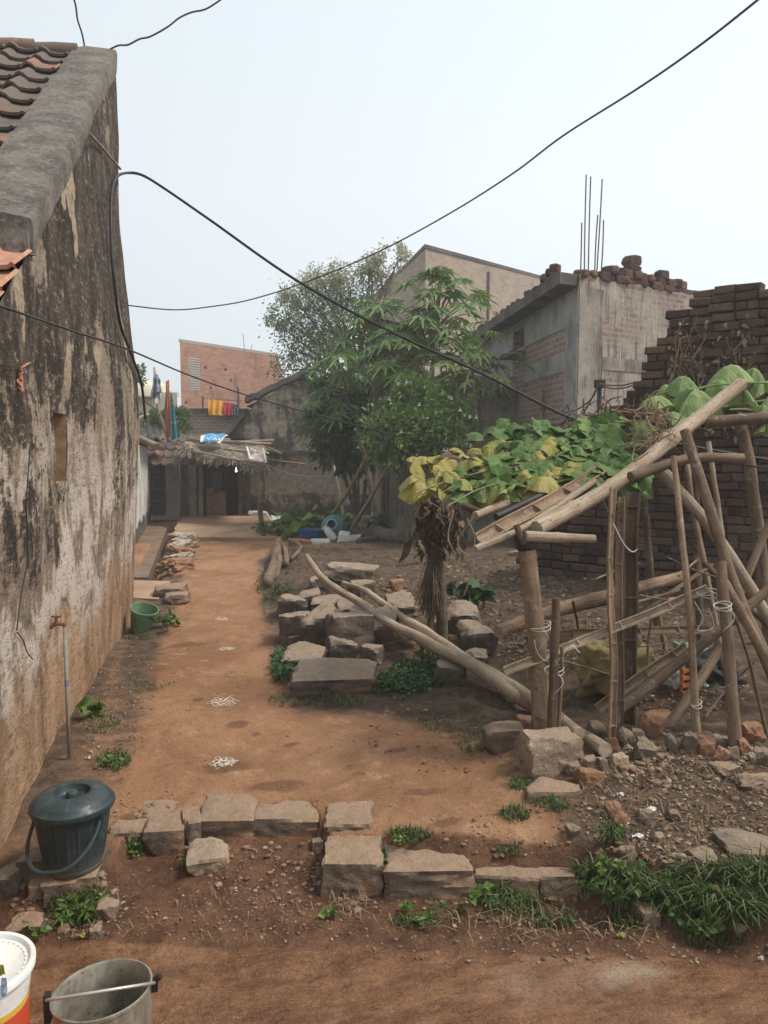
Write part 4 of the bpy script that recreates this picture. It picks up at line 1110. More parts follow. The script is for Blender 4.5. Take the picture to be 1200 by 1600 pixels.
# terrace wall before it
tw = thing("terrace_wall", "low grey brick terrace wall under the yellow and red washing", "wall", V2(330, 25))
OT = V2(288, 25); LT = uon(OT, RGT, 392); wb = MB(); wb.sheet(OT, RGT, LT, lambda u: zat(OT, 641), -.2, step=2)
e_ = OT + RGT * LT
wb.add([z_(OT, zat(OT, 641)), z_(e_, zat(OT, 641)), z_(e_ + FH * .25, zat(OT, 641)), z_(OT + FH * .25, zat(OT, 641))], [(0, 1, 2, 3)], [[(0, 0), (LT, 0), (LT, .2), (0, .2)]])
wb.add([z_(OT, -.2), z_(OT + FH * 3, -.2), z_(OT + FH * 3, zat(OT, 641)), z_(OT, zat(OT, 641))], [(3, 2, 1, 0)], [[(0, 3), (3, 3), (3, 0), (0, 0)]])
wb.build("wall", M['brick_grey'], tw)
wb = MB(); wb.bar(z_(OT - FH * .04, zat(OT, 640)), z_(e_ - FH * .04, zat(OT, 640)), .5, .05); wb.build("cap_course", M['conc_dark'], tw)
cl = MB(); cl.tube(catmull([P(317, 622, 24.6), P(345, 625, 24.6), P(378, 626, 24.6)], 6), .012, 5)
cl.tube([P(372, 605, 24.6), P(373, 645, 24.7)], .035, 6); cl.tube([P(317, 618, 24.6), P(317, 645, 24.7)], .03, 6)
tag(cl.build("washing_line", M['wood']), "washing line on two short poles above the grey terrace wall", "washing line")
M['cl_yel'] = m_simple("yellow_cloth", (.60, .255, .025), (.70, .33, .04), 4, .85); M['cl_red'] = m_simple("crimson_cloth", (.30, .022, .035), (.42, .04, .06), 4, .85)
q_ = NT("navy_print_cloth"); vv = q_.tex('Object'); M['cl_navy'] = q_.done(q_.ramp(q_.vor(vv, 14), [(.2, (.35, .36, .42)), (.32, (.03, .035, .09)), (1, (.025, .03, .07))]), .85)
for nm, lb, x0_, x1_, y0_, y1_, mt in [("hung_cloth", "yellow cloth on the washing line above the terrace wall", 325, 349, 623, 649, 'cl_yel'), ("hung_cloth", "crimson cloth hung between the yellow and the navy ones", 347, 363, 628, 649, 'cl_red'),
                                      ("hung_cloth", "navy patterned cloth at the end of the washing line", 362, 373, 630, 650, 'cl_navy')]:
    cloth(nm, lb, [P(x0_, y0_, 24.55), P(x1_, y0_ + 3, 24.55), P(x1_ + 1, y1_, 24.45), P(x0_ + 1, y1_ - 1, 24.45)], M[mt], folds=2.5, amp=.04, group="washing above the terrace wall")
# poles and clothes on the passage roof
pol = MB()
pol.tube([P(264, 690, 19.6), P(247, 640, 19.6), P(241, 574, 19.6)], [.045, .04, .028], 7); tag(pol.build("clothes_pole", M['bamboo_pale'], smooth=True), "leaning pole carrying the denim garment above the passage roof", "pole")
pol = MB(); pol.tube([P(262, 690, 19.3), P(258, 640, 19.3), P(262, 600, 19.3)], .025, 6); pol.tube([P(244, 655, 19.3), P(266, 628, 19.3)], .022, 6); pol.tube([P(205, 612, 19.4), P(244, 640, 19.4)], .02, 6)
tag(pol.build("stick_rack", M['bamboo'], smooth=True), "thin stick rack holding the orange and teal cloths", "rack")
M['denim'] = m_simple("denim", (.07, .085, .14), (.22, .24, .30), 7, .9); M['orange'] = m_simple("orange_cloth", (.52, .10, .025), (.66, .17, .05), 4, .85, stretch=(5, 5, 1))
q_ = NT("teal_sari"); vv = q_.sep(q_.tex('Object')); M['teal'] = q_.done(q_.mix(q_.rng(q_.m('FRACT', q_.m('MULTIPLY', vv[2], 2.1)), .86, .92, 0, .8), (.03, .15, .17), (.22, .24, .16)), .8)
dn = thing("denim_garment", "faded denim trousers slung over the leaning pole", "trousers", P(245, 632, 19.5))
for (a4, nm) in (([(241, 583), (246, 586), (241, 622), (235, 620)], "trouser_leg"), ([(243, 583), (249, 592), (252, 614), (245, 612)], "trouser_leg"), ([(243, 606), (250, 604), (249, 632), (242, 630)], "pocket_lining")):
    b_ = MB(); c = [P(x, y, 19.5 - .1 * k % 2) for k, (x, y) in enumerate(a4)]; nrm = -FH
    b_.grid(lambda u, v: c[0].lerp(c[1], u).lerp(c[3].lerp(c[2], u), v) + nrm * (.05 * math.sin(u * 6) + .03 * math.sin(v * 9)), 10, 12); b_.grid(lambda u, v: c[0].lerp(c[1], u).lerp(c[3].lerp(c[2], u), v) - nrm * (.05 + .03 * math.sin(v * 9)), 10, 12)
    b_.build(nm, M['denim'] if nm != "pocket_lining" else M['conc_blue'], dn, smooth=True)
cloth("hung_cloth", "long orange cloth hanging beside the teal sari", [P(259, 596, 19.3), P(264, 593, 19.3), P(267, 680, 19.2), P(261, 686, 19.2)], M['orange'], folds=1.6, amp=.05)
cloth("hung_cloth", "teal sari with faint stripes hanging by the orange cloth", [P(266, 610, 19.25), P(269, 618, 19.25), P(282, 682, 19.1), P(266, 689, 19.1)], M['teal'], folds=1.8, amp=.05)

# ---- big pale brown house
DBR = 24.5; ZBR = zpx(388, DBR); k_ = G(665, 388, ZBR); r_ = G(862, 440, ZBR); l_ = G(598, 452, ZBR)
big = thing("brick_house", "tall pale brown brick house rising behind the papaya trees", "house", (k_.x, k_.y, 0))
wb = MB()
KB = Vector((k_.x, k_.y, 0)); UR = Vector((r_.x - k_.x, r_.y - k_.y, 0)); LR = UR.length; UR.normalize(); UL = Vector((l_.x - k_.x, l_.y - k_.y, 0)); LL = UL.length; UL.normalize()
u1, u2 = uon(KB, UR, 702, 480), uon(KB, UR, 770, 486)
ops = [(u1, u1 + .35, zat(KB + UR * u1, 482), zat(KB + UR * u1, 472), .25), (u2, u2 + .3, zat(KB + UR * u2, 493), zat(KB + UR * u2, 486), .1)]
wb.sheet(KB, UR, LR + 2, lambda u: ZBR - .0, -.2, ops, inward=FH); wb.sheet(KB, UL, LL + 3, lambda u: ZBR, -.2)
wb.build("wall", M['brick_brown'], big)
wb = MB(); t_ = KB + UR * (LR + 2); wb.prism([z_(KB - UR * .05 - UL * .05, ZBR + .005), z_(t_, ZBR + .005), z_(t_ + UL * 4, ZBR + .005), z_(KB + UL * (LL + 3), ZBR + .005)], (0, 0, .11)); wb.build("parapet_cap", M['conc_dark'], big)
wb = MB(); p = KB + UR * uon(KB, UR, 763, 470) - FH * .06; wb.tube([z_(p, zat(p, 500)), z_(p, zat(p, 425))], .04, 6); wb.build("drain_pipe", M['rebar'], big)

# ---- grey concrete house
KG = V2(899, 12.0); UGL = hdir(487); UGF = hdir(2350)
ZG = zat(KG, 446)
ghs = thing("concrete_house", "unfinished grey concrete and brick house with rebars standing from its roof corner", "house", (KG.x, KG.y, 0))
LGL = uon(KG, UGL, 742); LGF = 7.5
NL = Vector((-UGL.y, UGL.x, 0));  NL = NL if NL.x < 0 else -NL      # outward of left face
NF = Vector((UGF.y, -UGF.x, 0)); NF = NF if NF.y < 0 else -NF
zz = lambda px, py: zat(KG + UGL * uon(KG, UGL, px, py), py)
dg0, dg1 = uon(KG, UGL, 808), uon(KG, UGL, 780); wg0, wg1 = uon(KG, UGL, 817), uon(KG, UGL, 800)
wb = MB(); wb.sheet(KG, UGL, LGL, lambda u: ZG, .0, [(dg0, dg1, .2, zz(795, 622), 1.2), (wg0, wg1, zz(808, 546), zz(808, 516), .6)], inward=-NL)
wb.build("side_wall", M['brick_grey'], ghs)
wb = MB(); wb.sheet(KG, UGF, LGF, lambda u: ZG + .17 + .05 * mn.noise(Vector((u * 3, 0, 5))) + .03 * mn.noise(Vector((u * 11, 0, 5))), .0, step=.1); wb.build("front_wall", M['front'], ghs)
wb = MB()
def band(ua, ub, za, zb, pr=.014):
    p, q = KG + UGL * ua, KG + UGL * ub; wb.prism([z_(p, za), z_(q, za), z_(q, zb), z_(p, zb)], NL * pr)
zb0, zb1 = zz(890, 578), zz(890, 548)
band(-.01, .55, .0, ZG - .02, .016); band(.55, wg0 + .0, zb0, zb1); band(.55, wg0, ZG - .55, ZG - .02, .012); band(wg1, LGL, .2, ZG - .02, .011) if wg1 < LGL else None
band(.55, dg0 - .05, .0, zb0 - .9, .012)
wb.build("concrete_frame", M['conc_blue'], ghs)
wb = MB(); ov = .34
p0, p1 = KG - UGL * .15 + NL * ov + NF * .0, KG + UGL * (LGL + .2) + NL * ov
sl4 = [z_(KG - UGL * .12 + NL * ov, ZG), z_(KG + UGL * (LGL + .2) + NL * ov, ZG), z_(KG + UGL * (LGL + .2) + UGF * LGF, ZG), z_(KG + UGF * LGF - NF * .02, ZG), z_(KG - NF * .02 + NL * .02, ZG)]
wb.prism(sl4, (0, 0, .17)); wb.build("roof_slab", M['conc_dark'], ghs)
wb = MB(); p = KG + UGF * .0 + NF * .012
wb.prism([z_(KG + NF * .001 + UGF * .55, 0), z_(KG + NF * .001, 0), z_(KG + NF * .001, ZG - .01), z_(KG + NF * .001 + UGF * .55, ZG - .01)], NF * .02); 
wb.prism([z_(KG + NF * .001 + UGF * .553, zb0), z_(KG + NF * .001 + UGF * LGF, zb0), z_(KG + NF * .001 + UGF * LGF, zb1 - .1), z_(KG + NF * .001 + UGF * .553, zb1 - .1)], NF * .012)
wb.build("corner_column", M['conc'], ghs)
wb = MB(); p = KG + UGL * (wg0 - .1) + NL * .02; q = KG + UGL * (wg1 + .05) + NL * .02
zc = zz(812, 552); wb.prism([z_(p, zc), z_(q, zc), z_(q, zc - .08), z_(p, zc - .08)], NL * .26)
zc = zz(808, 610); p = KG + UGL * (dg0 - .15) + NL * .02; q = KG + UGL * (dg1 + .1) + NL * .02; wb.prism([z_(p, zc), z_(q, zc), z_(q, zc - .09), z_(p, zc - .09)], NL * .38)
wb.build("sunshade", M['conc_dark'], ghs)
wb = MB(); p = KG + UGL * uon(KG, UGL, 850) + NL * .06; wb.tube([z_(p, .3), z_(p, zat(p, 612))], .035, 8); wb.tube([z_(p, zat(p, 640)), z_(p, zat(p, 632))], .05, 8); wb.build("drain_pipe", M['bamboo_pale'], ghs, smooth=True)
for bx, by, tx, ty in [(907, 424, 909, 348), (913, 424, 916, 273), (919, 424, 923, 276), (929, 424, 934, 336), (932, 424, 941, 280), (939, 424, 943, 344)]:
    b_ = MB(); pd = 12.05 + random.uniform(0, .3); m_ = P((bx + tx) / 2 + random.uniform(-1, 1), (by + ty) / 2, pd); b_.tube(catmull([P(bx, by + 10, pd), m_, P(tx, ty, pd)], 3), .011, 6); b_.build("rebar", M['rebar'], ghs)
ann = MB(); OA = V2(589, 15.6); LA = (V2(812, 15.6) - OA).length; za = zat(OA, 588)
ann.sheet(OA, RGT, LA, lambda u: za, -.1, step=1.1)
ann.poly([z_(OA, za), z_(OA + RGT * LA, za), z_(OA + RGT * LA + FH * .25, za), z_(OA + FH * .25, za)]); ann.poly([z_(OA, -.1), z_(OA, za), z_(OA + FH * .25, za), z_(OA + FH * .25, -.1)])
ann.build("annexe_wall", M['conc'], ghs)
# loose bricks along the roof edge
def obj_brick(name):
    q = NT(name); oi = q.n("ShaderNodeObjectInfo").outputs['Random']; v = q.tex('Object'); gr = q.noise(v, 26, 6, .7)
    c = q.ramp(oi, [(0, (.075, .046, .04)), (.45, (.12, .07, .055)), (.8, (.165, .085, .062)), (1, (.10, .075, .065))])
    c = q.mix(q.m('MULTIPLY', q.rng(gr, .48, .32), .8), c, (.03, .025, .022)); return q.done(c, .95, [(gr, .7, .02)], spec=.15)
MBK = obj_brick("sooty_loose_brick"); protos = []
BL = "dark loose brick heaped along the roof edge of the concrete house"; BGp = "loose bricks on the roof edge"
rr = random.Random(9); nb = 0
def put_brick(c, ang, tilt, sz=1.0):
    global nb
    if nb < 6:
        b_ = MB(); rock_mesh(b_, (0, 0, 0), (.27, .17, .14), 100 + nb, n=4, chips=3, rough=.03); o = b_.build("brick", MBK, origin=(0, 0, 0)); protos.append(o)
    else:
        o = protos[nb % 6].copy(); COL.objects.link(o)
    nb += 1; o.location = c; o.rotation_euler = (tilt[0], tilt[1], ang); o.scale = (sz, sz, sz); tag(o, BL, "brick", BGp)
zs = ZG + .17
prof = [(.1, 1), (.33, 1), (.56, 1), (.75, 2), (.94, 2), (1.13, 2), (1.32, 3), (1.51, 2), (1.70, 2), (1.89, 2), (2.08, 3), (2.27, 2), (2.46, 2), (2.65, 2), (2.84, 1), (3.03, 1), (3.22, 1), (3.41, 1), (3.6, 1), (3.85, 1), (4.1, 1), (4.4, 1), (4.7, 1)]
for u, n_ in prof:
    for k in range(n_):
        p = KG + UGF * (u + rr.uniform(-.05, .05)) - NF * (.07 + rr.uniform(-.04, .05)); put_brick(z_(p, zs + k * .112 - .03), math.atan2(UGF.y, UGF.x) + rr.gauss(0, .16) + (1.57 if rr.random() < .3 else 0), (rr.gauss(0, .06), rr.gauss(0, .06)), rr.uniform(.85, 1.0))
p = KG + UGF * 1.38 - NF * .12; put_brick(z_(p, zs + 3 * .112 - .03), .4, (.05, .1), 1.1)
for k in range(16):
    u = .35 + k * .43; p = KG + UGL * (u + rr.uniform(-.1, .1)) + NL * (.18 + rr.uniform(-.06, .06)); put_brick(z_(p, zs - .005), rr.uniform(0, 3), (rr.gauss(0, .08), rr.gauss(0, .08)), rr.uniform(.75, 1.1))
    if k in (0, 1, 2): put_brick(z_(p + UGL * .05, zs + .12), rr.uniform(0, 3), (.1, .0), .9)
# cable bracket on the front wall
ins = thing("cable_bracket", "black cable bracket with looped wires on the concrete house front", "bracket", P(936, 612, 11.7))
wb = MB(); wb.tube([P(936, 640, 11.6), P(937, 598, 11.6)], .035, 7); wb.box(P(937, 600, 11.6), (.14, .1, .12)); wb.tube([P(930, 600, 11.6), P(944, 598, 11.6)], .04, 7); wb.build("bracket", M['cable'], ins)
wb = MB()
for pts in ([(936, 600), (925, 622), (905, 638), (880, 645), (860, 640)], [(938, 602), (955, 607), (975, 606), (995, 600)], [(938, 600), (950, 602), (972, 602), (994, 597)], [(934, 602), (922, 628), (915, 640)]):
    wb.tube(catmull([P(x, y, 11.5) for x, y in pts], 5), .012, 5)
wb.build("looped_wires", M['cable'], ins)

# ---- ruined dark brick wall
OR = V2(826, 9.3, 850); ER = V2(1330, 7.3, 850); UR_ = (ER - OR).normalized(); LRW = (ER - OR).length
NR = Vector((UR_.y, -UR_.x, 0)); NR = NR if NR.y < 0 else -NR
rtop, _ = pline(OR, UR_, [(826, 842), (850, 792), (900, 722), (958, 640), (962, 632), (1000, 592), (1003, 580), (1028, 540), (1032, 528), (1050, 500), (1054, 486), (1085, 478), (1092, 452), (1200, 454), (1330, 440)])
rw = thing("ruined_wall", "ruined smoke-black brick wall stepping down behind the bamboo trellis", "wall", OR + UR_ * LRW / 2)
bm_ = MB(); rr = random.Random(21); row = 0; z = .05; bh = .088
u_p = uon(OR, UR_, 1088, 600)
while z < 3.9:
    u = -.12 * (row % 2); 
    while u < LRW:
        bl = .235 * rr.uniform(.82, 1.12)
        if rr.random() < .22: bl *= rr.uniform(.4, .7)
        if z + bh * .6 < rtop(u + bl / 2) + rr.uniform(-.03, .03):
            pr = rr.gauss(0, .011) + (.10 if (u > u_p and z > 1.4) else 0) + .012 * math.sin(z * 2.2 + u) + .016 * mn.noise(Vector((u, z, 2)))
            p = OR + UR_ * (u + bl / 2) + NR * pr; R = Matrix((UR_, -NR, Vector((0, 0, 1)))).transposed() @ rotz(rr.gauss(0, .03)) @ Matrix.Rotation(rr.gauss(0, .025), 3, 'Y')
            q4 = .012
            sx_, sy_, sz_ = bl - .008, .2, bh - .009
            vs = []
            for (iy, ins_) in ((-.5, .010), (-.42, 0), (.5, 0)):
                for (ix, iz) in ((-.5, -.5), (.5, -.5), (.5, .5), (-.5, .5)):
                    q = Vector((ix * (sx_ - 2 * ins_) + rr.uniform(-.006, .006), iy * sy_, iz * (sz_ - 2 * ins_) + rr.uniform(-.006, .006))); vs.append(z_(p, z + bh / 2 + .022 * mn.noise(Vector((u * .8, row * .35, 11)))) + R @ q)
            fs = [(0, 1, 2, 3)] + [(4 * a + k, 4 * a + 4 + k, 4 * a + 4 + (k + 1) % 4, 4 * a + (k + 1) % 4) for a in (0, 1) for k in range(4)]
            bm_.add(vs, fs)
        u += bl
    z += bh; row += 1
bm_.build("bricks", M['mudbrick'], rw)
wb = MB()
wb.sheet(OR + NR * .058, UR_, LRW, lambda u: max(.1, rtop(u) - .12), -.1, step=.12); wb.sheet(OR - NR * .32, UR_, LRW, lambda u: max(.1, rtop(u) - .1), -.1, step=.12)
for k in range(int(LRW / .12)):
    u = k * .12; a_, b_ = OR + UR_ * u, OR + UR_ * (u + .12); ta, tb_ = max(.1, rtop(u) - .12), max(.1, rtop(u + .12) - .12)
    wb.poly([z_(a_ + NR * .058, ta), z_(b_ + NR * .058, tb_), z_(b_ - NR * .32, tb_), z_(a_ - NR * .32, ta)])
wb.build("mud_core", M['mortar_dark'], rw)
# ================================================================== VEGETATION
def GHv(px, py):
    px = np.asarray(px, float); py = np.asarray(py, float)
    rx = FWD.x + RGT.x * (px - 600) / F + UPV.x * (800 - py) / F
    ry = FWD.y + RGT.y * (px - 600) / F + UPV.y * (800 - py) / F
    rz = FWD.z + UPV.z * (800 - py) / F
    z = np.full(px.shape, .15)
    for i in range(8):
        t = (z - CAM.z) / rz; z = .5 * z + .5 * height(rx * t, ry * t)
    t = (z - CAM.z) / rz
    return np.stack([rx * t, ry * t, z], 1)
def pdepth(pts): return (pts - np.array(CAM)) @ np.array(FWD)

LOBES = 9
def papaya_leaf(mb, c, axis, nrm, R, droop=.35, rr=random):
    axis = axis.normalized(); nrm = (nrm - axis * nrm.dot(axis)).normalized(); side = nrm.cross(axis)
    span = math.radians(318); st = span / LOBES; out = []
    for k in range(LOBES):
        a0 = -span / 2 + st * (k + .5); Lr = R * (1.0 - .38 * abs(k - (LOBES - 1) / 2) / ((LOBES - 1) / 2)) * rr.uniform(.88, 1.08)
        for (o, r) in ((-.5, .22 * R / Lr), (-.36, .60), (-.19, .52), (-.10, .82), (0, 1.0), (.10, .82), (.19, .52), (.36, .60)):
            out.append((a0 + o * st, r * Lr, (1 if abs(o) > .3 else 0)))
    out.append((span / 2, .22 * R, 1))
    vs = [c]; U = [(0, 0)]
    def pt(a, r, e):
        q = r / R; return c + axis * (math.cos(a) * r) + side * (math.sin(a) * r) - Vector((0, 0, 1)) * (droop * R * q * q) + nrm * (.05 * R * e)
    for a, r, e in out: vs.append(pt(a, r * .5, e)); U.append((math.cos(a) * r * .5 / R, math.sin(a) * r * .5 / R))
    n = len(out)
    for a, r, e in out: vs.append(pt(a, r, e)); U.append((math.cos(a) * r / R, math.sin(a) * r / R))
    fs = []
    for k in range(n - 1): fs.append((0, 1 + k, 2 + k)); fs.append((1 + k, 1 + n + k, 2 + n + k, 2 + k))
    mb.add(vs, fs, [[U[i] for i in f] for f in fs])

def papaya(label, base, apex, nleaf, mat, lsize=(.26, .40), plen=(.45, .95), elev=(-25, 80), seed=1, trunk_r=.075):
    rr = random.Random(seed); t = thing("papaya_tree", label, "tree", base, None)
    b_ = MB(); m1 = base.lerp(apex, .5) + Vector((rr.uniform(-.15, .15), rr.uniform(-.1, .1), 0))
    b_.tube(catmull([base - Vector((0, 0, .2)), m1, apex], 6), [trunk_r * (1 - .045 * k) for k in range(13)], 9); b_.build("trunk", M['trunk'], t, smooth=True)
    lf = MB(); st = MB()
    for k in range(nleaf):
        az = k * 2.399 + rr.uniform(-.3, .3); f = (k + .5) / nleaf; el = rad(elev[0] + (elev[1] - elev[0]) * f ** 1.15 + rr.uniform(-8, 8))
        pl = rr.uniform(*plen) * (1 - .25 * f); d0 = Vector((math.cos(az) * math.cos(el), math.sin(az) * math.cos(el), math.sin(el)))
        a = apex - Vector((0, 0, (1 - f) * .28)); e = a + d0 * pl - Vector((0, 0, .10 * pl * (1 - abs(math.sin(el)))))
        mid = a + d0 * pl * .5 + Vector((0, 0, .04)); st.tube(catmull([a, mid, e], 3), [.014, .013, .012, .011, .010, .009, .008], 5, caps=False)
        ax = (Vector((d0.x, d0.y, 0)).normalized() * .9 + Vector((0, 0, -.25 - .35 * rr.random() + .25 * math.sin(el)))).normalized()
        nr = (Vector((0, 0, 1)) + d0 * .45 + Vector((rr.gauss(0, .25), rr.gauss(0, .25), 0))).normalized()
        papaya_leaf(lf, e, ax, nr, rr.uniform(*lsize), rr.uniform(.15, .55), rr)
    lf.build("crown", mat, t); st.build("leaf_stalks", m_stalk, t, smooth=True)
    return t
m_stalk = m_simple("leaf_stalk", (.14, .19, .08), (.22, .26, .12), 5, .7, bump=0)
def at(px, py, d): return P(px, py, d)
def gbase(px, d):
    p = V2(px, d); return Vector((p.x, p.y, hz(p.x, p.y)))
papaya("tallest papaya tree, its upright crown against the pale brown house", gbase(664, 14.4), at(684, 500, 14.4), 52, M['papaya'], seed=3, elev=(-35, 84), plen=(.6, 1.3), lsize=(.36, .54))
papaya("papaya tree leaning left, crown over the old gable house", gbase(606, 15.2), at(585, 535, 15.2), 50, M['papaya'], seed=8, plen=(.55, 1.25), lsize=(.36, .56))
papaya("papaya tree in the middle of the clump above the flowering shrub", gbase(640, 13.8), at(652, 548, 13.8), 42, M['papaya'], seed=12, plen=(.5, 1.2), lsize=(.34, .5))
papaya("low dark papaya tree shading the wall of the gable house", gbase(596, 16.6), at(545, 610, 16.6), 42, M['papaya'], seed=17, plen=(.55, 1.2), lsize=(.38, .56), elev=(-40, 60))
papaya("small papaya tree close to the concrete house's door", gbase(735, 13.0), at(738, 560, 13.0), 30, M['papaya'], seed=23, plen=(.4, 1.0), lsize=(.26, .40), elev=(-30, 60), trunk_r=.05)

def clump_cloud(mb, blobs, d, n, size, aspect=.3, twigs=None, jit=.35, up=.3, rng=RNG, fold=.25, droop=.15, sub=14, dd=1.0):
    """leaf clumps: each blob (px,py,rpx) filled with sub-clumps whose leaves spray outward"""
    tot = sum(b[2] ** 2 for b in blobs)
    for (bx, by, br) in blobs:
        c = np.array(P(bx, by, d + rng.uniform(-.5, .5) * dd)); R = br * d / F; nb_ = max(40, int(n * br * br / tot)); ns = max(4, int(sub * (br / 40) ** 1.3))
        dirs = rng.normal(size=(ns, 3)); dirs /= np.linalg.norm(dirs, axis=1, keepdims=True); rad_ = R * rng.uniform(.35, 1.02, size=(ns, 1)) ; cs = c + dirs * rad_ * np.array([1, 1, .9])
        idx = rng.integers(0, ns, nb_); off = rng.normal(size=(nb_, 3)) * R * jit * .5
        pos = cs[idx] + off; dv = off / (R * jit + 1e-6) + dirs[idx] * .6 + rng.normal(size=(nb_, 3)) * .45 + np.array([0, 0, up])
        leaves(mb, pos, dv, rng.uniform(size[0], size[1], nb_), aspect, fold, droop, rng)
        if twigs is not None:
            for q in cs[:max(3, ns // 2)]:
                tw0 = Vector(c) - Vector((0, 0, R * .5)); q = Vector(q); twigs.tube(catmull([tw0, tw0.lerp(q, .5) + Vector((0, 0, .1 * R)), q], 3), [.012, .011, .01, .009, .008, .006, .004], 4, caps=False)

# feathery tree behind the clump
b0 = gbase(585, 21.5)
mt = thing("feathery_tree", "tall airy tree with pale feathery foliage behind the gable house", "tree", b0)
tw = MB(); fork = at(560, 600, 21.5)
tw.tube(catmull([b0 - Vector((0, 0, .2)), b0.lerp(fork, .5) + RGT * .1, fork], 4), [.16, .155, .15, .145, .14, .135, .13, .125, .12], 8)
blobs = [(448, 490, 26), (478, 470, 34), (512, 455, 36), (470, 515, 40), (505, 505, 44), (545, 455, 34), (455, 545, 32), (490, 560, 40), (535, 500, 42), (575, 430, 24), (560, 470, 34), (440, 578, 20), (430, 492, 14), (520, 545, 36)]
tips = [(586, 398, 15), (582, 416, 18), (628, 388, 10), (626, 402, 12), (500, 432, 18), (530, 428, 18), (470, 448, 16), (600, 445, 22), (452, 462, 14), (432, 505, 10)]
for bx, by, br in blobs + tips:
    e = at(bx, by, 21.5); m1 = fork.lerp(e, .55) + Vector((random.uniform(-.2, .2), random.uniform(-.2, .2), random.uniform(-.05, .25)))
    tw.tube(catmull([fork - Vector((0, 0, random.uniform(0, .6))), m1, e], 4), [.055, .05, .045, .04, .034, .028, .022, .016, .01], 5, caps=False)
lf = MB(); tg = tw; clump_cloud(lf, blobs, 21.5, 11000, (.05, .10), .34, tg, jit=.55, droop=.3, sub=20); lf.build("crown", M['moringa'], mt); 
lf = MB(); clump_cloud(lf, tips, 21.5, 3800, (.055, .10), .36, tg, jit=.7, droop=.5, sub=16); lf.build("sunlit_tips", M['moringa_tip'], mt)  # crown tops coloured paler, as if lit
tw.build("trunk", M['bark'], mt, smooth=True)

# flowering shrub
b0 = gbase(640, 12.3)
sh = thing("flowering_shrub", "rounded green shrub dotted with small white flowers, below the papayas", "shrub", b0)
tw = MB(); lf = MB(); bl = [(650, 640, 46), (612, 672, 44), (695, 668, 46), (655, 690, 54), (600, 705, 20), (728, 645, 20), (640, 606, 20), (694, 622, 24), (572, 692, 14), (704, 708, 24), (738, 690, 13), (618, 628, 18), (668, 604, 14), (745, 668, 10), (586, 660, 14), (680, 735, 14), (655, 715, 24)]
for bx, by, br in bl:
    e = at(bx, by + br * .4, 12.3); tw.tube(catmull([b0 + Vector((random.uniform(-.05, .05), random.uniform(-.05, .05), -.1)), Vector((b0.x, b0.y, b0.z + (e.z - b0.z) * .6)).lerp(e, .25), e], 4), [.03, .028, .026, .024, .021, .018, .015, .012, .01], 5, caps=False)
clump_cloud(lf, bl, 12.3, 6400, (.045, .135), .26, tw, jit=.5, up=.5, droop=.25, sub=22); lf.build("crown", M['shrub'], sh); tw.build("stems", M['bark'], sh)
for k in range(46):
    fl = MB(); bx, by, br = random.choice(bl); a = random.uniform(0, 6.28); r = br * math.sqrt(random.random()); c = at(bx + r * math.cos(a), by + r * math.sin(a), 12.3 - br * 12.3 / F * random.uniform(.4, 1.0))
    for p in range(5):
        an = p * 1.257 + a; d1 = (RGT * math.cos(an) + Vector((0, 0, 1)) * math.sin(an)); fl.add([c, c + d1 * .022 + RGT * .01 - FH * .006, c + d1 * .034 - FH * .012, c + d1 * .022 - RGT * .01 - FH * .006], [(0, 1, 2, 3)])
    fl.build("flower", M['petal'], sh)
# dark bush against the old wall
b0 = gbase(560, 17.6)
dbsh = thing("dark_bush", "dense dark green bush crowding the right end of the old gable wall", "bush", b0)
lf = MB(); tw = MB(); bl = [(545, 640, 46), (520, 690, 32), (560, 705, 42), (510, 640, 30), (590, 650, 40), (545, 715, 22), (600, 610, 34), (500, 605, 24)]
for bx, by, br in bl:
    e = at(bx, by, 17.6); tw.tube(catmull([b0, b0.lerp(e, .6), e], 4), [.04, .038, .035, .03, .027, .023, .02, .015, .01], 5, caps=False)
clump_cloud(lf, bl, 17.6, 5200, (.08, .19), .34, tw, jit=.5, up=.1, droop=.4, sub=20); lf.build("crown", M['papaya_dark'], dbsh); tw.build("stems", M['bark'], dbsh)
# vine-clad stems beside the annexe wall
vs_ = thing("bare_trunk", "grey-brown bare stems wrapped in dry creeper at the annexe wall's left end", "trunk", gbase(606, 15.0))
b_ = MB()
for k, (x0, x1, r_) in enumerate([(598, 604, .045), (604, 607, .05), (608, 598, .03)]):
    b_.tube(catmull([gbase(x0, 15.0) - Vector((0, 0, .1)), at((x0 + x1) / 2 + random.uniform(-3, 3), 740, 15.0), at(x1, 640, 15.0)], 6), [r_ * (1 - .02 * i) for i in range(13)], 7)
b_.build("stems", M['bark'], vs_, smooth=True)
# plants on the passage roof
rp = thing("roof_plant", "green creeper sprawling over the dark sheet roof behind the poles", "plant", at(235, 655, 21.5))
lf = MB(); clump_cloud(lf, [(238, 650, 9), (252, 652, 8), (285, 652, 12), (286, 672, 12), (284, 688, 8), (226, 652, 6), (262, 648, 7)], 21.3, 1500, (.07, .14), .35, None, jit=.6); lf.build("foliage", M['shrub'], rp)
ep = MB(); clump_cloud(ep, [(220, 585, 4), (222, 596, 4), (218, 574, 4)], 15, 120, (.05, .1), .35, None, jit=.7); tag(ep.build("wall_plant", M['moringa']), "few leaves showing past the far edge of the soot-streaked wall", "plant")
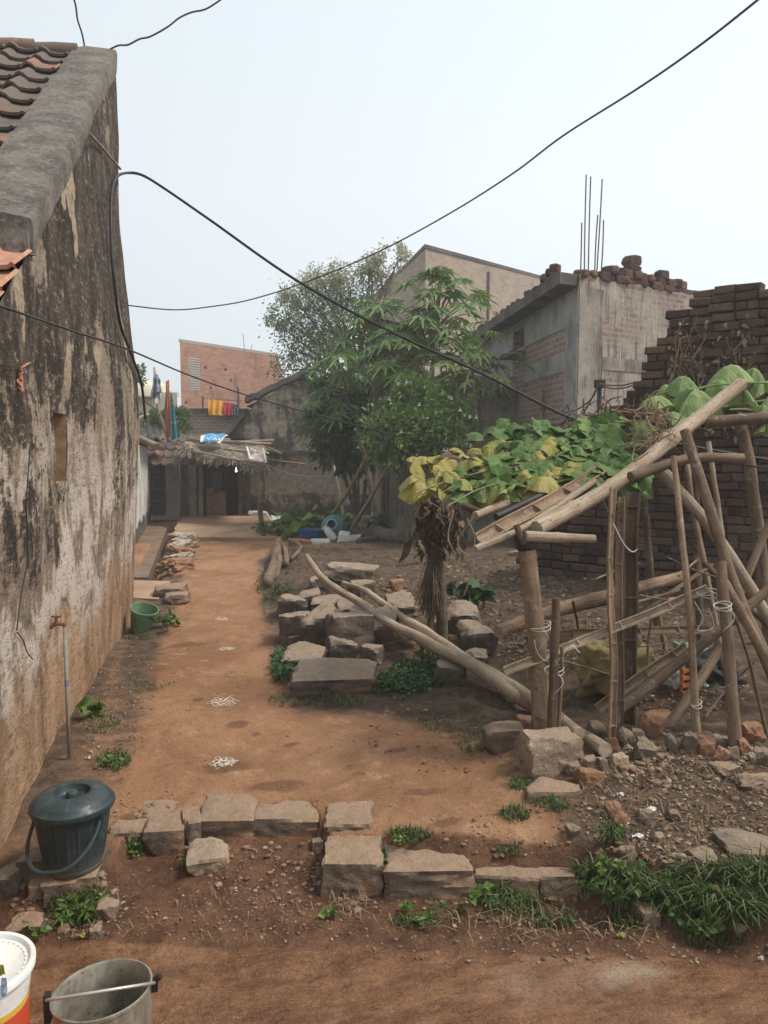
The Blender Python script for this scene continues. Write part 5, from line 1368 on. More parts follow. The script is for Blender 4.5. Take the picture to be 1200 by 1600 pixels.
# heap of cut leaves by the tub
hp = MB(); hb_ = GH(480, 836)
n = 420; pos = np.array(hb_) + RNG.normal(size=(n, 3)) * np.array([.42, .25, .0]) + np.abs(RNG.normal(size=(n, 1))) * np.array([[0, 0, .13]]); pos[:, 2] += .05
leaves(hp, pos + np.array(FH) * .7, RNG.normal(size=(n, 3)) * np.array([1, 1, .35]), RNG.uniform(.15, .34, n), .42, .2, .15)
tag(hp.build("leaf_heap", M['shrub']), "heap of cut green leaves behind the blue tub", "leaves")

# ---- grass, ground cover, litter and gravel
def ell(px, py, rx, ry, n, rng=RNG):
    a = rng.uniform(0, 2 * math.pi, n); r = np.sqrt(rng.uniform(0, 1, n)); return GHv(px + rx * r * np.cos(a), py + ry * r * np.sin(a))
gb = MB()
def blades(mb, pts, lo, hi, w_=.0032, lean=.5, rng=RNG):
    n = len(pts); L = rng.uniform(lo, hi, n); az = rng.uniform(0, 6.28, n); ln = np.abs(rng.normal(0, lean, n))
    for p, l_, a, k in zip(pts, L, az, ln):
        d = Vector((math.cos(a), math.sin(a), 0)); s_ = Vector((-d.y, d.x, 0)) * w_ * (0.7 + l_ * 5); p = Vector(p) - Vector((0, 0, .004))
        m1 = p + d * (l_ * .3 * k) + Vector((0, 0, l_ * .6)); e = p + d * (l_ * .85 * k + .01) + Vector((0, 0, l_ * (1 - .45 * min(k, 1.6))))
        mb.add([p - s_, p + s_, m1 + s_ * .8, m1 - s_ * .8, e], [(0, 1, 2, 3), (3, 2, 4)])
for (px, py, rx, ry, n, lo, hi, ln) in [(1130, 1405, 110, 45, 2600, .03, .10, .9), (1040, 1400, 90, 28, 1000, .03, .085, .9), (1230, 1390, 80, 50, 900, .03, .11, .9), (800, 1408, 45, 26, 260, .04, .10, .9), (950, 1375, 60, 16, 420, .04, .10, .8),
                                        (958, 1308, 22, 14, 150, .03, .08, .8), (815, 1226, 22, 10, 150, .02, .05, .8), (805, 1273, 24, 12, 160, .02, .05, .9), (865, 1258, 30, 12, 130, .02, .05, .9), (178, 1190, 26, 16, 200, .025, .06, .8), (160, 1133, 30, 14, 160, .02, .05, .9),
                                        (240, 1070, 36, 9, 90, .015, .035, 1.0), (440, 1045, 18, 26, 300, .03, .09, .8), (425, 950, 18, 30, 160, .03, .07, .8), (440, 900, 30, 25, 160, .03, .08, .8), (470, 1095, 55, 12, 200, .02, .06, .8), (720, 1130, 70, 26, 260, .015, .045, .9), (745, 1165, 30, 14, 160, .02, .05, .8),
                                        (540, 1098, 35, 10, 130, .03, .06, .8), (560, 885, 50, 12, 130, .04, .10, .7), (700, 880, 50, 12, 90, .04, .1, .7), (120, 1415, 45, 32, 420, .03, .085, .7), (640, 1440, 26, 10, 90, .02, .05, .8), (795, 1330, 24, 10, 60, .015, .04, 1.), (600, 1360, 18, 26, 190, .03, .07, .7), (640, 1305, 36, 10, 160, .02, .05, .8),
                                        (860, 1440, 40, 14, 110, .03, .07, 1.), (990, 1440, 40, 14, 140, .03, .08, .9), (245, 885, 12, 12, 60, .05, .1, .6), (225, 1330, 24, 8, 60, .02, .05, .9), (210, 995, 30, 8, 90, .03, .07, .8), (1120, 1470, 60, 10, 90, .03, .07, .9), (690, 1430, 30, 14, 60, .02, .05, .9)]:
    blades(gb, ell(px, py, rx, ry, n), lo, hi, lean=ln)
tag(gb.build("grass", M['grass']), "short green grass on the bank and along the path", "grass", kind='stuff')
dg = MB()
for (px, py, rx, ry, n, lo, hi) in [(1050, 1330, 140, 60, 160, .02, .08), (1050, 1240, 140, 60, 150, .02, .08), (900, 1450, 200, 22, 120, .03, .08), (330, 1430, 200, 40, 60, .02, .06), (180, 1110, 60, 70, 130, .02, .06), (900, 1040, 150, 60, 200, .04, .1), (610, 900, 130, 40, 160, .05, .14), (560, 1420, 60, 20, 40, .03, .08)]:
    blades(dg, ell(px, py, rx, ry, n), lo, hi, .0022, 1.7)
tag(dg.build("dry_grass", M['drygrass']), "dry straw stems strewn over the rubble and mud", "dry grass", kind='stuff')
cv = MB()
pts = np.concatenate([ell(635, 1064, 44, 20, 1300), ell(680, 1056, 32, 18, 600), ell(600, 1074, 26, 12, 300), ell(655, 1045, 36, 12, 300), ell(645, 1066, 80, 30, 260)]); n = len(pts); pts[:, 2] += RNG.uniform(.0, .07, n) * (.4 + .6 * (vnoise(pts[:, 0] * 6, pts[:, 1] * 6) + .5)); leaves(cv, pts, RNG.normal(size=(n, 3)) * np.array([1, 1, .3]), RNG.uniform(.012, .036, n), .45, .15, 0)
pts = ell(440, 1045, 16, 26, 500); n = len(pts); pts[:, 2] += RNG.uniform(.01, .09, n); leaves(cv, pts, RNG.normal(size=(n, 3)) * np.array([1, 1, .3]), RNG.uniform(.02, .035, n), .45, .1, 0)
pts = ell(690, 1030, 30, 20, 350); n = len(pts); pts[:, 2] += RNG.uniform(.01, .08, n); leaves(cv, pts, RNG.normal(size=(n, 3)) * np.array([1, 1, .3]), RNG.uniform(.02, .04, n), .45, .1, 0)
pts = ell(430, 915, 30, 26, 260); n = len(pts); pts[:, 2] += RNG.uniform(.01, .08, n); leaves(cv, pts, RNG.normal(size=(n, 3)) * np.array([1, 1, .3]), RNG.uniform(.02, .04, n), .45, .1, 0)
tag(cv.build("ground_cover", M['clover']), "dense low green ground cover behind the long logs", "ground cover", kind='stuff')
lt = MB()
for (px, py, rx, ry, n, lo, hi) in [(1060, 1260, 150, 95, 900, .006, .026), (1060, 1180, 150, 40, 500, .01, .035), (185, 1090, 60, 110, 420, .008, .026), (900, 980, 200, 70, 1700, .015, .055), (800, 893, 160, 26, 500, .03, .08), (1060, 1070, 120, 50, 600, .012, .045), (700, 920, 150, 50, 420, .015, .05), (900, 1430, 250, 30, 200, .008, .028), (120, 1420, 80, 50, 160, .008, .028), (350, 1360, 150, 60, 110, .007, .02), (640, 1150, 150, 50, 160, .006, .02), (350, 1100, 140, 200, 90, .005, .014), (420, 1430, 260, 30, 120, .006, .02), (560, 870, 150, 30, 200, .02, .06)]:
    pts = ell(px, py, rx, ry, n); k = len(pts); pts[:, 2] += .004 + RNG.uniform(0, .008, k); leaves(lt, pts, RNG.normal(size=(k, 3)) * np.array([1, 1, .22]), RNG.uniform(lo, hi, k), .28, .3, 0)
tag(lt.build("leaf_litter", M['litter']), "dry leaf and straw litter over the soil", "litter", kind='stuff')
# gravel
_ico = bmesh.new(); bmesh.ops.create_icosphere(_ico, subdivisions=1, radius=1); IV = np.array([v.co[:] for v in _ico.verts]); IF = [tuple(v.index for v in f.verts) for f in _ico.faces]; _ico.free()
gv = MB()
def pebbles(mb, pts, lo, hi, rng=RNG, power=2.5):
    n = len(pts); s_ = lo + (hi - lo) * rng.uniform(0, 1, n) ** power
    for p, r in zip(pts, s_):
        sc = np.array([rng.uniform(.7, 1.3), rng.uniform(.7, 1.3), rng.uniform(.45, .85)]) * r; a = rng.uniform(0, 6.28); c, s = math.cos(a), math.sin(a)
        v = IV * (1 + rng.normal(0, .16, (len(IV), 1))) * sc; v = np.stack([v[:, 0] * c - v[:, 1] * s, v[:, 0] * s + v[:, 1] * c, v[:, 2]], 1) + p + np.array([0, 0, r * .2]); mb.add(v.tolist(), IF)
for (px, py, rx, ry, n, lo, hi) in [(1060, 1260, 160, 95, 800, .003, .017), (1060, 1190, 150, 36, 200, .006, .028), (350, 1440, 320, 34, 380, .002, .009), (900, 1480, 330, 30, 300, .002, .010), (180, 1100, 60, 120, 220, .003, .016), (420, 1370, 100, 50, 160, .003, .015), (100, 1400, 90, 60, 200, .004, .02),
                                    (480, 1150, 240, 130, 110, .003, .010), (340, 1000, 60, 140, 60, .003, .010), (600, 1550, 600, 60, 50, .002, .005), (700, 1150, 130, 60, 160, .004, .016), (850, 980, 180, 60, 300, .006, .03), (600, 930, 130, 40, 160, .008, .04), (780, 1300, 120, 40, 120, .003, .013), (230, 1270, 60, 40, 90, .003, .014)]:
    pebbles(gv, ell(px, py, rx, ry, n), lo, hi)
tag(gv.build("gravel", M['gravel']), "small stones and crumbs of earth scattered over the ground", "gravel", kind='stuff')

# ---- individual weeds
def weed(label, px, py, rpx, n, size, hgt, mat='weed', aspect=.34, cat="plant", seed=0, name="weed_plant"):
    b0 = GH(px, py); d = depth(b0); R = rpx * d / F; t = thing(name, label, cat, b0); rng = np.random.default_rng(seed + int(px)); lf = MB(); st = MB()
    ns = max(3, n // 9)
    for k in range(ns):
        a = rng.uniform(0, 6.28); r = R * math.sqrt(rng.uniform(0, 1)); e = b0 + Vector((math.cos(a) * r, math.sin(a) * r, hgt * rng.uniform(.55, 1.05) * (1 - .35 * (r / R) ** 2)))
        b1_ = b0 + Vector((math.cos(a) * r * .4, math.sin(a) * r * .4, -.01)); st.tube([b1_, b1_.lerp(e, .5) + Vector((0, 0, .01)), e], [.0024, .002, .0014], 4, caps=False)
        m_ = max(4, n // ns); tt = rng.uniform(.45, 1.0, m_)[:, None]; pos = np.array(b1_) * (1 - tt) + np.array(e) * tt
        dv = rng.normal(size=(m_, 3)) * np.array([1, 1, .35]) + np.array([math.cos(a), math.sin(a), .45]) * .7
        leaves(lf, pos, dv, rng.uniform(size[0], size[1], m_), aspect, .22, .12, rng)
    lf.build("leaves", M[mat], t); st.build("stems", m_stalk, t); return t
weed("bright green leafy weed at the foot of the dipping kerb stone", 738, 1412, 24, 46, (.035, .065), .10)
weed("tall pale green leafy weed at the left end of the grassy bank", 965, 1408, 46, 230, (.022, .045), .20)
weed("spreading round-leaved weed in front of the grassy bank", 1085, 1452, 44, 210, (.018, .04), .12, aspect=.42)
weed("pale leafy sprig beside the last low kerb stone", 912, 1402, 24, 70, (.02, .04), .13)
weed("spiky green weed tuft in front of the lidded bucket's block", 125, 1428, 40, 200, (.03, .065), .09, aspect=.13)
weed("small round-leaved weed by the wet stones below the bucket", 62, 1458, 16, 36, (.03, .05), .06, aspect=.42)
weed("creeping weed on the soil behind the big corner stones", 640, 1310, 30, 150, (.012, .024), .035, aspect=.4)
weed("weed hanging in the gap between the two big kerb stones", 598, 1372, 16, 110, (.014, .03), .10)
weed("broad light green weed against the foot of the stained wall", 148, 1118, 20, 34, (.05, .09), .12, aspect=.4)
weed("leafy weeds growing by the mossy green basin", 262, 982, 22, 90, (.04, .08), .20, aspect=.36)
weed("weed beside the low broken step stones near the bucket", 205, 1332, 20, 90, (.016, .032), .06)
weed("tiny weed against the loose stone in the mud", 284, 1358, 9, 40, (.012, .022), .05)
weed("seedling with two round leaves below the left kerb stone", 518, 1432, 7, 8, (.03, .045), .04, aspect=.45)
weed("small seedling in mud between kerb stone and puddle", 640, 1425, 12, 18, (.02, .045), .06, aspect=.4)
weed("straggling seedling with narrow leaves below the wide kerb stone", 668, 1446, 16, 26, (.025, .05), .05, aspect=.2)
weed("low weed mat beside the path, right of the stained wall", 178, 1195, 26, 170, (.014, .028), .05, aspect=.42)
weed("dark broad-leaved plant at the foot of the withered stalk", 735, 950, 30, 60, (.10, .18), .30, 'papaya_dark', .45)
weed("leafy plant by the jerrycans under the papayas", 590, 838, 24, 90, (.10, .2), .45, 'papaya_dark', .3)
weed("dark weeds along the drain by the passage slab", 243, 900, 14, 60, (.05, .1), .2, 'shrub', .3)
weed("small green creeper climbing the withered stalk's left side", 668, 880, 16, 50, (.06, .12), .45, 'papaya_dark', .42)
# ================================================================== STONES
def stone(label, l, r, yb, yt, dep, mat, ang=0., seed=None, name="stone", cat="stone", group=None, z=None, sink=.035, boxy=.8, chips=7, n=9, rough=.04, tilt=None, jit=.16):
    b0 = GH((l + r) / 2, yb) if z is None else G((l + r) / 2, yb, z)
    d = depth(b0); wd = (r - l) * d / F; hh = (yb - yt) * d / F * 1.06 + sink
    c = b0 + FH * (dep / 2 - .01); c.z = b0.z - sink
    mb = MB(); sd_ = seed if seed is not None else int(l * 7 + yb * 13) % 9973
    rock_mesh(mb, c, (wd * 1.10, dep, hh), sd_, n=n, chips=chips, R=None, rough=rough, boxy=boxy, jit=jit)
    R = rotz(ang - YAW)
    if tilt: R = R @ Matrix.Rotation(tilt[0], 3, 'X') @ Matrix.Rotation(tilt[1], 3, 'Y')
    cc = Vector((c.x, c.y, c.z + hh * .3)) if tilt else Vector((c.x, c.y, 0))
    mb.v = [tuple(cc + R @ (Vector(q) - cc)) for q in mb.v]
    o = mb.build(name, M[mat], smooth=True, sharp=28); return tag(o, label, cat, group)
K = "kerb stones along the step"
stone("biggest squared block at the corner of the stone step", 506, 594, 1402, 1348, .25, 'granite', .0, 5, "kerb_stone", group=K, jit=.07, chips=0, rough=.045, boxy=1.3, n=14)
stone("flat-topped block lying behind the big corner block", 506, 578, 1296, 1286, .24, 'granite', .0, 12, "kerb_stone", group=K, jit=.07, chips=0, rough=.045, boxy=1.3, n=12, sink=.1)
stone("wide block with damp dark patches, right of the corner block", 600, 738, 1402, 1360, .25, 'granite', .03, 33, "kerb_stone", group=K, jit=.07, chips=3, rough=.05, boxy=1.1, n=14)
stone("kerb block dipping to the right, behind the bright weed", 742, 852, 1400, 1368, .22, 'granite', -.10, 44, "kerb_stone", group=K, jit=.07, chips=4, rough=.032, n=12, boxy=1.1)
stone("last low kerb block, left of the grassy bank", 846, 908, 1398, 1368, .2, 'granite', .0, 58, "kerb_stone", group=K, jit=.07, chips=4, rough=.032, n=11)
stone("dark-stained step stone in the middle of the left row", 304, 392, 1312, 1282, .32, 'granite', .03, 61, "kerb_stone", group=K, jit=.07, chips=4, rough=.032, boxy=1.1, n=12, sink=.06, z=.09)
stone("longer pale step stone next to the path's gap", 390, 496, 1310, 1284, .28, 'granite', .02, 73, "kerb_stone", group=K, jit=.07, chips=4, rough=.032, boxy=1.1, n=12, sink=.06, z=.09)
stone("small broken step stone at the left end of the row", 222, 282, 1326, 1298, .2, 'granite', .1, 77, "kerb_stone", group=K, jit=.07, chips=4, rough=.032, n=9, z=.09)
stone("narrow sunken stone between the step stones and the mud", 278, 306, 1320, 1286, .2, 'granite', .3, 79, "kerb_stone", group=K, jit=.07, chips=4, rough=.032, n=9, z=.09)
stone("thin slab lying flush behind the left step stones", 190, 300, 1296, 1282, .24, 'granite', .1, 81, "kerb_stone", group=K, jit=.07, chips=4, rough=.032, n=9, sink=.05, z=.09)
stone("loose stone lying alone in the mud below the step", 290, 346, 1366, 1342, .22, 'palestone', .25, 83, "stone", n=11)
stone("pebble wedged left of the big corner block", 487, 503, 1330, 1314, .06, 'greystone', .2, 84, "stone", n=6)
stone("half-buried flat stone at the right end of the bank", 1150, 1230, 1349, 1330, .22, 'greystone', .0, 85, "stone", n=9)
stone("flat stone beside the top of the grassy bank", 1085, 1124, 1354, 1340, .12, 'greystone', .2, 86, "stone", n=8)
stone("brown stone hidden in the weeds of the bank", 1000, 1030, 1450, 1424, .1, 'granite', .2, 87, "stone", n=8)
stone("pale stone at the foot of the bank, far right", 1148, 1164, 1457, 1440, .06, 'palestone', .2, 88, "stone", n=7)
# rocks under the trellis
RK = "rubble along the trellis foot"
stone("largest pale rock, at the foot of the front bamboo post", 820, 906, 1212, 1158, .22, 'palestone', .15, 91, "rock", "rock", RK, n=14, rough=.05, boxy=.85)
stone("flat earth-coloured slab below the large pale rock", 826, 908, 1246, 1236, .15, 'granite', .0, 92, "rock", "rock", RK, n=10, sink=.05)
rows = [("rust-coloured lumpy rock below the log ends", 905, 947, 1228, 1208, .10, 'redstone'), ("brown chip wedged between the pale rock and log ends", 906, 934, 1206, 1186, .08, 'granite'), ("small egg-shaped brown stone under the log tip", 936, 952, 1204, 1186, .05, 'granite'),
        ("flat tan stone right of the log tip", 956, 982, 1200, 1184, .08, 'palestone'), ("small grey stone leaning on the large pale rock", 886, 913, 1210, 1196, .08, 'greystone'), ("grey slab stone behind the log ends", 920, 950, 1152, 1136, .10, 'greystone'),
        ("upright brown chip against the split cane", 953, 971, 1186, 1158, .07, 'redstone'), ("dark grey stone right of the split cane", 973, 994, 1167, 1144, .09, 'greystone'), ("light grey stone beside the dark cane's foot", 988, 1009, 1160, 1143, .08, 'greystone'),
        ("white-flecked grey stone in front of the dark cane", 996, 1027, 1186, 1163, .09, 'greystone'), ("round reddish boulder under the diagonal brace", 1004, 1040, 1152, 1118, .13, 'redstone'), ("slim grey stone left of the leaning stick", 1046, 1062, 1172, 1150, .07, 'greystone'),
        ("pointed olive-grey stone by the leaning stick", 1069, 1090, 1178, 1146, .08, 'greystone'), ("rounded tan boulder right of the leaning stick", 1090, 1123, 1182, 1153, .12, 'redstone'), ("grey flake behind the rounded tan boulder", 1113, 1140, 1170, 1155, .08, 'greystone'),
        ("red brickbat behind the right post", 1157, 1193, 1160, 1134, .10, 'redstone'), ("red brickbat below the right post", 1159, 1176, 1178, 1158, .07, 'redstone'), ("small grey stone against the right post's foot", 1140, 1158, 1186, 1170, .06, 'greystone'),
        ("brown stone in the rubble below the rounded tan boulder", 1119, 1140, 1191, 1172, .07, 'redstone'), ("tan pebble right of the right post", 1172, 1186, 1190, 1178, .05, 'palestone'), ("stone at the frame's edge beyond the right post", 1184, 1215, 1193, 1176, .08, 'greystone'),
        ("reddish brick piece standing on the dark slope", 950, 975, 1274, 1256, .07, 'redstone'), ("second reddish brick piece just below the first", 960, 983, 1288, 1274, .06, 'redstone'), ("grey-tan stone in the middle of the dark slope", 1000, 1023, 1286, 1270, .07, 'greystone'),
        ("little stone above the slope's grass tuft", 971, 983, 1306, 1292, .04, 'greystone'), ("half-buried red stone beside the orange soil", 932, 959, 1341, 1327, .07, 'redstone'), ("long grey stone above the bank's weeds", 973, 998, 1345, 1326, .06, 'greystone'),
        ("grey pebble at the edge of the orange soil", 887, 906, 1304, 1290, .05, 'greystone'), ("tan stone low on the dark slope", 1022, 1039, 1316, 1303, .05, 'palestone'), ("grey stone high on the dark slope", 1045, 1060, 1278, 1265, .05, 'greystone'),
        ("slanting flat slab on the slope at right", 1120, 1165, 1216, 1200, .12, 'granite'), ("flat slab edge at the frame's right on the slope", 1160, 1215, 1235, 1218, .12, 'granite')]
for lb, l, r, yb, yt, dp, mt_ in rows: stone(lb, l, r, yb, yt, dp, mt_, random.uniform(-.5, .5), None, "rock", "rock", RK, n=9, sink=.025, rough=.07, boxy=.70, chips=9, tilt=(random.uniform(-.3, .3), random.uniform(-.35, .35)))
# basalt pile
BP = "basalt blocks piled beside the path"
bas = [("long squared basalt block at the front of the pile", 458, 582, 1084, 1057, .34, .10), ("small flat-topped basalt block left behind the long block", 446, 500, 1042, 1024, .26, .0), ("little upright basalt chip above the small flat-topped block", 455, 479, 1012, 995, .14, .1),
       ("dusty wedge block tucked behind the long block's middle", 511, 545, 1032, 1006, .2, .2), ("small dark block behind the long block's right end", 566, 594, 1040, 1016, .18, -.2), ("brownish two-peaked block at the pile's left edge", 436, 482, 1010, 970, .3, .1),
       ("tall pointed basalt block left of the pile's centre", 476, 530, 1012, 968, .34, -.15), ("largest jagged basalt block at the pile's centre", 515, 582, 1024, 976, .40, .12), ("big dark block on the right side of the pile, beside the logs", 572, 622, 1016, 976, .38, -.1),
       ("steep black block at the back left of the pile", 471, 497, 960, 934, .3, .2), ("flat grey-topped block at the back of the pile", 490, 533, 964, 944, .36, .0), ("brown dusty block at the back left corner of the pile", 437, 476, 966, 940, .3, -.1),
       ("low block behind the centre of the pile", 530, 566, 966, 948, .3, .1), ("dark upright block under the upper log", 488, 513, 934, 908, .3, .1), ("concrete-like slab highest up the pile, near the yard", 511, 580, 912, 890, .45, .0),
       ("small block between the slab and the logs", 551, 582, 930, 914, .3, .2), ("block showing between the two logs", 607, 642, 962, 943, .35, .1), ("black block under the crossing logs", 551, 582, 980, 958, .3, -.2),
       ("dark faceted block right of the withered stalk", 726, 770, 1028, 990, .3, .2), ("grey block behind the withered stalk", 704, 750, 995, 958, .32, -.1), ("small grey wedge in front of the dark faceted block", 731, 760, 1042, 1024, .18, .0),
       ("low block half hidden by the green ground cover", 610, 650, 1014, 996, .3, .0), ("broken rubble piece under the lower log", 684, 722, 1068, 1045, .2, .1)]
for lb, l, r, yb, yt, dp, an in bas: stone(lb, l - 3, r + 3, yb, yt - (yb - yt) * .14, dp * 1.1, 'basalt', an, None, "basalt_block", "stone block", BP, n=12, boxy=.80, chips=6, sink=.06, rough=.045, tilt=(random.uniform(-.02, .22), random.uniform(-.16, .16)))
for lb, l, r, yb, yt, dp, an in [("red brick leaning near the withered stalk's foot", 702, 732, 1014, 998, .14, .1), ("reddish brick piece left of the withered stalk's foot", 660, 690, 1022, 1006, .14, .2), ("orange brick piece among leaves above the logs", 610, 630, 922, 908, .16, .3), ("loose brick under the withered stalk", 676, 700, 990, 972, .16, -.2)]:
    stone(lb, l, r, yb, yt, dp, 'redstone', an, None, "brick", "brick", n=6, sink=.02, boxy=1.0, chips=3)
for lb, l, r, yb, yt, dp, mt_ in [("earthy slab left of the front bamboo post", 762, 822, 1175, 1142, .2, 'granite'), ("pinkish stone behind the front bamboo post", 814, 838, 1152, 1128, .15, 'redstone'), ("grey stone on the yard near the ruined wall's end", 820, 850, 880, 868, .2, 'greystone'), ("tan flat stone in the yard before the trellis", 796, 830, 872, 862, .2, 'palestone')]:
    stone(lb, l, r, yb, yt, dp, mt_, .1, None, "stone", "stone", n=8)
# concrete block that carries the lidded bucket and stones round it
bb = GH(97, 1412); bbd = depth(bb)
bkc = bb + FH * .14; bkc.z = bb.z - .04
mb = MB(); rock_mesh(mb, bkc, (.235, .27, .135), 404, n=12, chips=5, boxy=1.05, rough=.025); tag(mb.build("stone_block", M['granite'], smooth=True, sharp=28), "rough stone block carrying the lidded bucket", "stone block")
for lb, l, r, yb, yt, dp, mt_ in [("dark rounded stone left of the bucket's block", 26, 72, 1380, 1344, .12, 'basalt'), ("pale cobble in front of the bucket's block", 42, 66, 1403, 1384, .07, 'palestone'), ("wet brown stone below the bucket, at the weeds", 8, 62, 1472, 1446, .12, 'granite'), ("muddy stone right of the bucket's weeds", 148, 178, 1438, 1418, .1, 'granite'), ("small muddy stone by the puddle's left end", 136, 156, 1466, 1452, .06, 'granite'), ("dark stone at the wall's foot by the frame edge", -10, 24, 1400, 1366, .12, 'basalt'), ("earth-stained slab beside the stained wall's foot", 168, 226, 1312, 1296, .12, 'granite')]:
    stone(lb, l, r, yb, yt, dp, mt_, .1, None, "stone", "stone", n=8)
# limewashed stones edging the drain
WE = "limewashed stones along the drain"
we_l = ["topmost limewashed stone in the row by the drain", "second limewashed stone from the top of the drain row", "limewashed stone in the upper middle of the drain row", "rust-brown stone in the middle of the drain row", "limewashed stone in the lower middle of the drain row", "brown stone second from the bottom of the drain row", "lowest brown stone of the drain row"]
for k, lb in enumerate(we_l):
    yb = 850 + k * 8.2; x = 284 - k * 2.2
    stone(lb, x - random.uniform(13, 19), x + random.uniform(13, 19), yb, yb - random.uniform(14, 21), random.uniform(.35, .55), 'limed' if k in (0, 1, 2, 4) else 'redstone', random.uniform(-.5, .5), 500 + k, "edging_stone", "stone", WE, n=12, sink=.06, rough=.11, tilt=(random.uniform(-.2, .2), random.uniform(-.25, .25))) if 'limed' in M else M.__setitem__('limed', m_stone("limewashed_stone", (.22, .16, .11), (.46, .40, .34), .9)) or stone(lb, x - 19, x + 19, yb, yb - 15, .42, 'limed', 0, 500 + k, "edging_stone", "stone", WE, n=9, sink=.08)
stone("flat brown stone past the end of the drain row", 236, 284, 934, 918, .35, 'granite', .1, 520, "edging_stone", "stone", WE, n=9)
stone("earthy stone by the drain slab", 255, 290, 945, 930, .3, 'granite', .2, 523, "edging_stone", "stone", WE, n=8)
# slab bridging the drain
sp_ = [G(204, 934, .17), G(247, 936, .17), G(266, 908, .17), G(206, 906, .17)]
mb = MB(); mb.prism([q - Vector((0, 0, .10)) for q in sp_], (0, 0, .10)); tag(mb.build("drain_slab", M['plinth']), "flat concrete slab bridging the drain at the wall's far corner", "slab")
mb = MB(); q0 = GH(214, 972); 
for a_, b_ in [((206, 958), (208, 925)), ((244, 952), (250, 934))]:
    p = G(a_[0], a_[1], .0); mb.box(p + Vector((0, .25, .0)), (.16, .34, .16), jit=.02)
tag(mb.build("slab_support", M['conc_dark']), "rough support stones under the drain slab", "stones")

kg = MB(); rngk = np.random.default_rng(4)
pebbles(kg, np.concatenate([GHv(np.interp(t, [0, .3, .45, 1], [220, 495, 505, 905]) + rngk.normal(0, 6, 1), np.interp(t, [0, .3, .45, 1], [1328, 1314, 1404, 1402]) + np.abs(rngk.normal(0, 7, 1))) for t in rngk.uniform(0, 1, 110)]), .004, .018, rngk, 1.6)
tag(kg.build("rubble", M['gravel']), "broken chips and clods along the foot of the kerb stones", "rubble", kind='stuff')
# ================================================================== BUCKETS
def m_plastic(name, c1, c2, dust, ro=.42):
    q = NT(name); v = q.tex('Object'); n1 = q.noise(v, 6, 6, .7); n2 = q.noise(q.map(v, (1, 1, .3)), 55, 5, .75); n3 = q.noise(v, 26, 5, .75); z = q.sep(v)[2]
    c = q.mix(q.rng(n1, .35, .65), c1, c2)
    c = q.mix(q.m('MULTIPLY', q.rng(n3, .54, .68), .35), c, dust)
    c = q.mix(q.m('MULTIPLY', q.rng(n2, .62, .70), .4), c, tuple(min(1, k * 2.2) for k in c2))
    c = q.mix(q.m('MULTIPLY', q.rng(q.m('ADD', z, q.m('MULTIPLY', q.m('SUBTRACT', n1, .5), .12)), .09, .0), .65), c, dust)
    return q.done(c, q.rng(n3, .4, .65, ro, ro + .3), [(n2, .25, .002), (n1, .15, .006)], spec=.4)
M['bk_green'] = m_plastic("dark_teal_plastic", (.018, .031, .034), (.032, .050, .054), (.15, .115, .085), .38)
def tip(o, ax, ay): o.rotation_euler = (ax, ay, 0)
# lidded bucket
zt = bkc.z + .135; bc = Vector((bkc.x + .0, bkc.y - .01, zt - .004))
lb_ = thing("lidded_bucket", "dark green lidded plastic bucket with a hanging handle on the stone block", "bucket", bc)
H = .275; rb0, rb1 = .112, .150
def ribf(a, r, z):
    k = abs((a * 20 / (2 * math.pi)) % 1 - .5); return .0036 if k > .465 else 0
b_ = MB(); b_.lathe([(.001, .004), (.10, .004), (rb0 - .004, 0), (rb0, .004), (rb0 + .002, .02), (rb0 - .003, .026)] + [(rb0 + (rb1 - rb0) * (.026 + (H - .03) * t / 8) / H, .026 + (H - .05) * t / 8) for t in range(9)] + [(rb1 + .004, H - .018), (rb1 + .006, H - .004), (rb1 - .004, H), (rb1 - .012, H - .01)], bc, 120, rib=lambda a, r, z: ribf(a, r, z) if .03 < z < H - .03 else 0)
b_.build("body", M['bk_green'], lb_, smooth=True, sharp=40)
def lrib(a, r, z): return 0
b_ = MB(); prof = [(.166, H - .020), (.170, H - .010), (.168, H + .004), (.160, H + .010), (.153, H + .022), (.140, H + .034), (.115, H + .044), (.085, H + .048), (.074, H + .047), (.068, H + .024), (.060, H + .016), (.001, H + .016)]
n = 120; vs = []; fs = []
for (r, z) in prof:
    for k in range(n):
        a = 2 * math.pi * k / n; kk = abs((a * 16 / (2 * math.pi)) % 1 - .5); dz = .0022 if (kk > .46 and .08 < r < .157) else 0
        vs.append(bc + Vector((r * math.cos(a), r * math.sin(a), z + dz)))
for i in range(len(prof) - 1):
    for k in range(n): fs.append((i * n + k, i * n + (k + 1) % n, (i + 1) * n + (k + 1) % n, (i + 1) * n + k))
b_.add(vs, fs); lid_ = b_.build("lid", M['bk_green'], lb_, smooth=True, sharp=35)
b_ = MB(); b_.lathe([(.026, H + .014), (.024, H + .042), (.019, H + .048), (.001, H + .049)], bc, 24); b_.build("knob", M['bk_green'], lid_, smooth=True, sharp=40)
b_ = MB(); pl = bc - RGT * .150 + Vector((0, 0, H - .05)) ; pr = bc + RGT * .138 - FH * .06 + Vector((0, 0, H - .035)); hp_ = []
dn_ = Vector((0, 0, -1)) * .93 - FH * .36
mid = (pl + pr) / 2 ; hx = (pr - pl) / 2
for k in range(25):
    a = math.pi * k / 24; hp_.append(mid - hx * math.cos(a) + dn_ * (.155 * math.sin(a) ** .8) - FH * (.13 * math.sin(a)) - RGT * (.03 * math.sin(a) * (k < 14)))
b_.tube(hp_, .0085, 8, squash=.7); b_.box(pr - FH * .0, (.03, .03, .04)); b_.box(pl, (.03, .03, .04)); b_.build("handle", M['bk_green'], lb_, smooth=True, sharp=40)
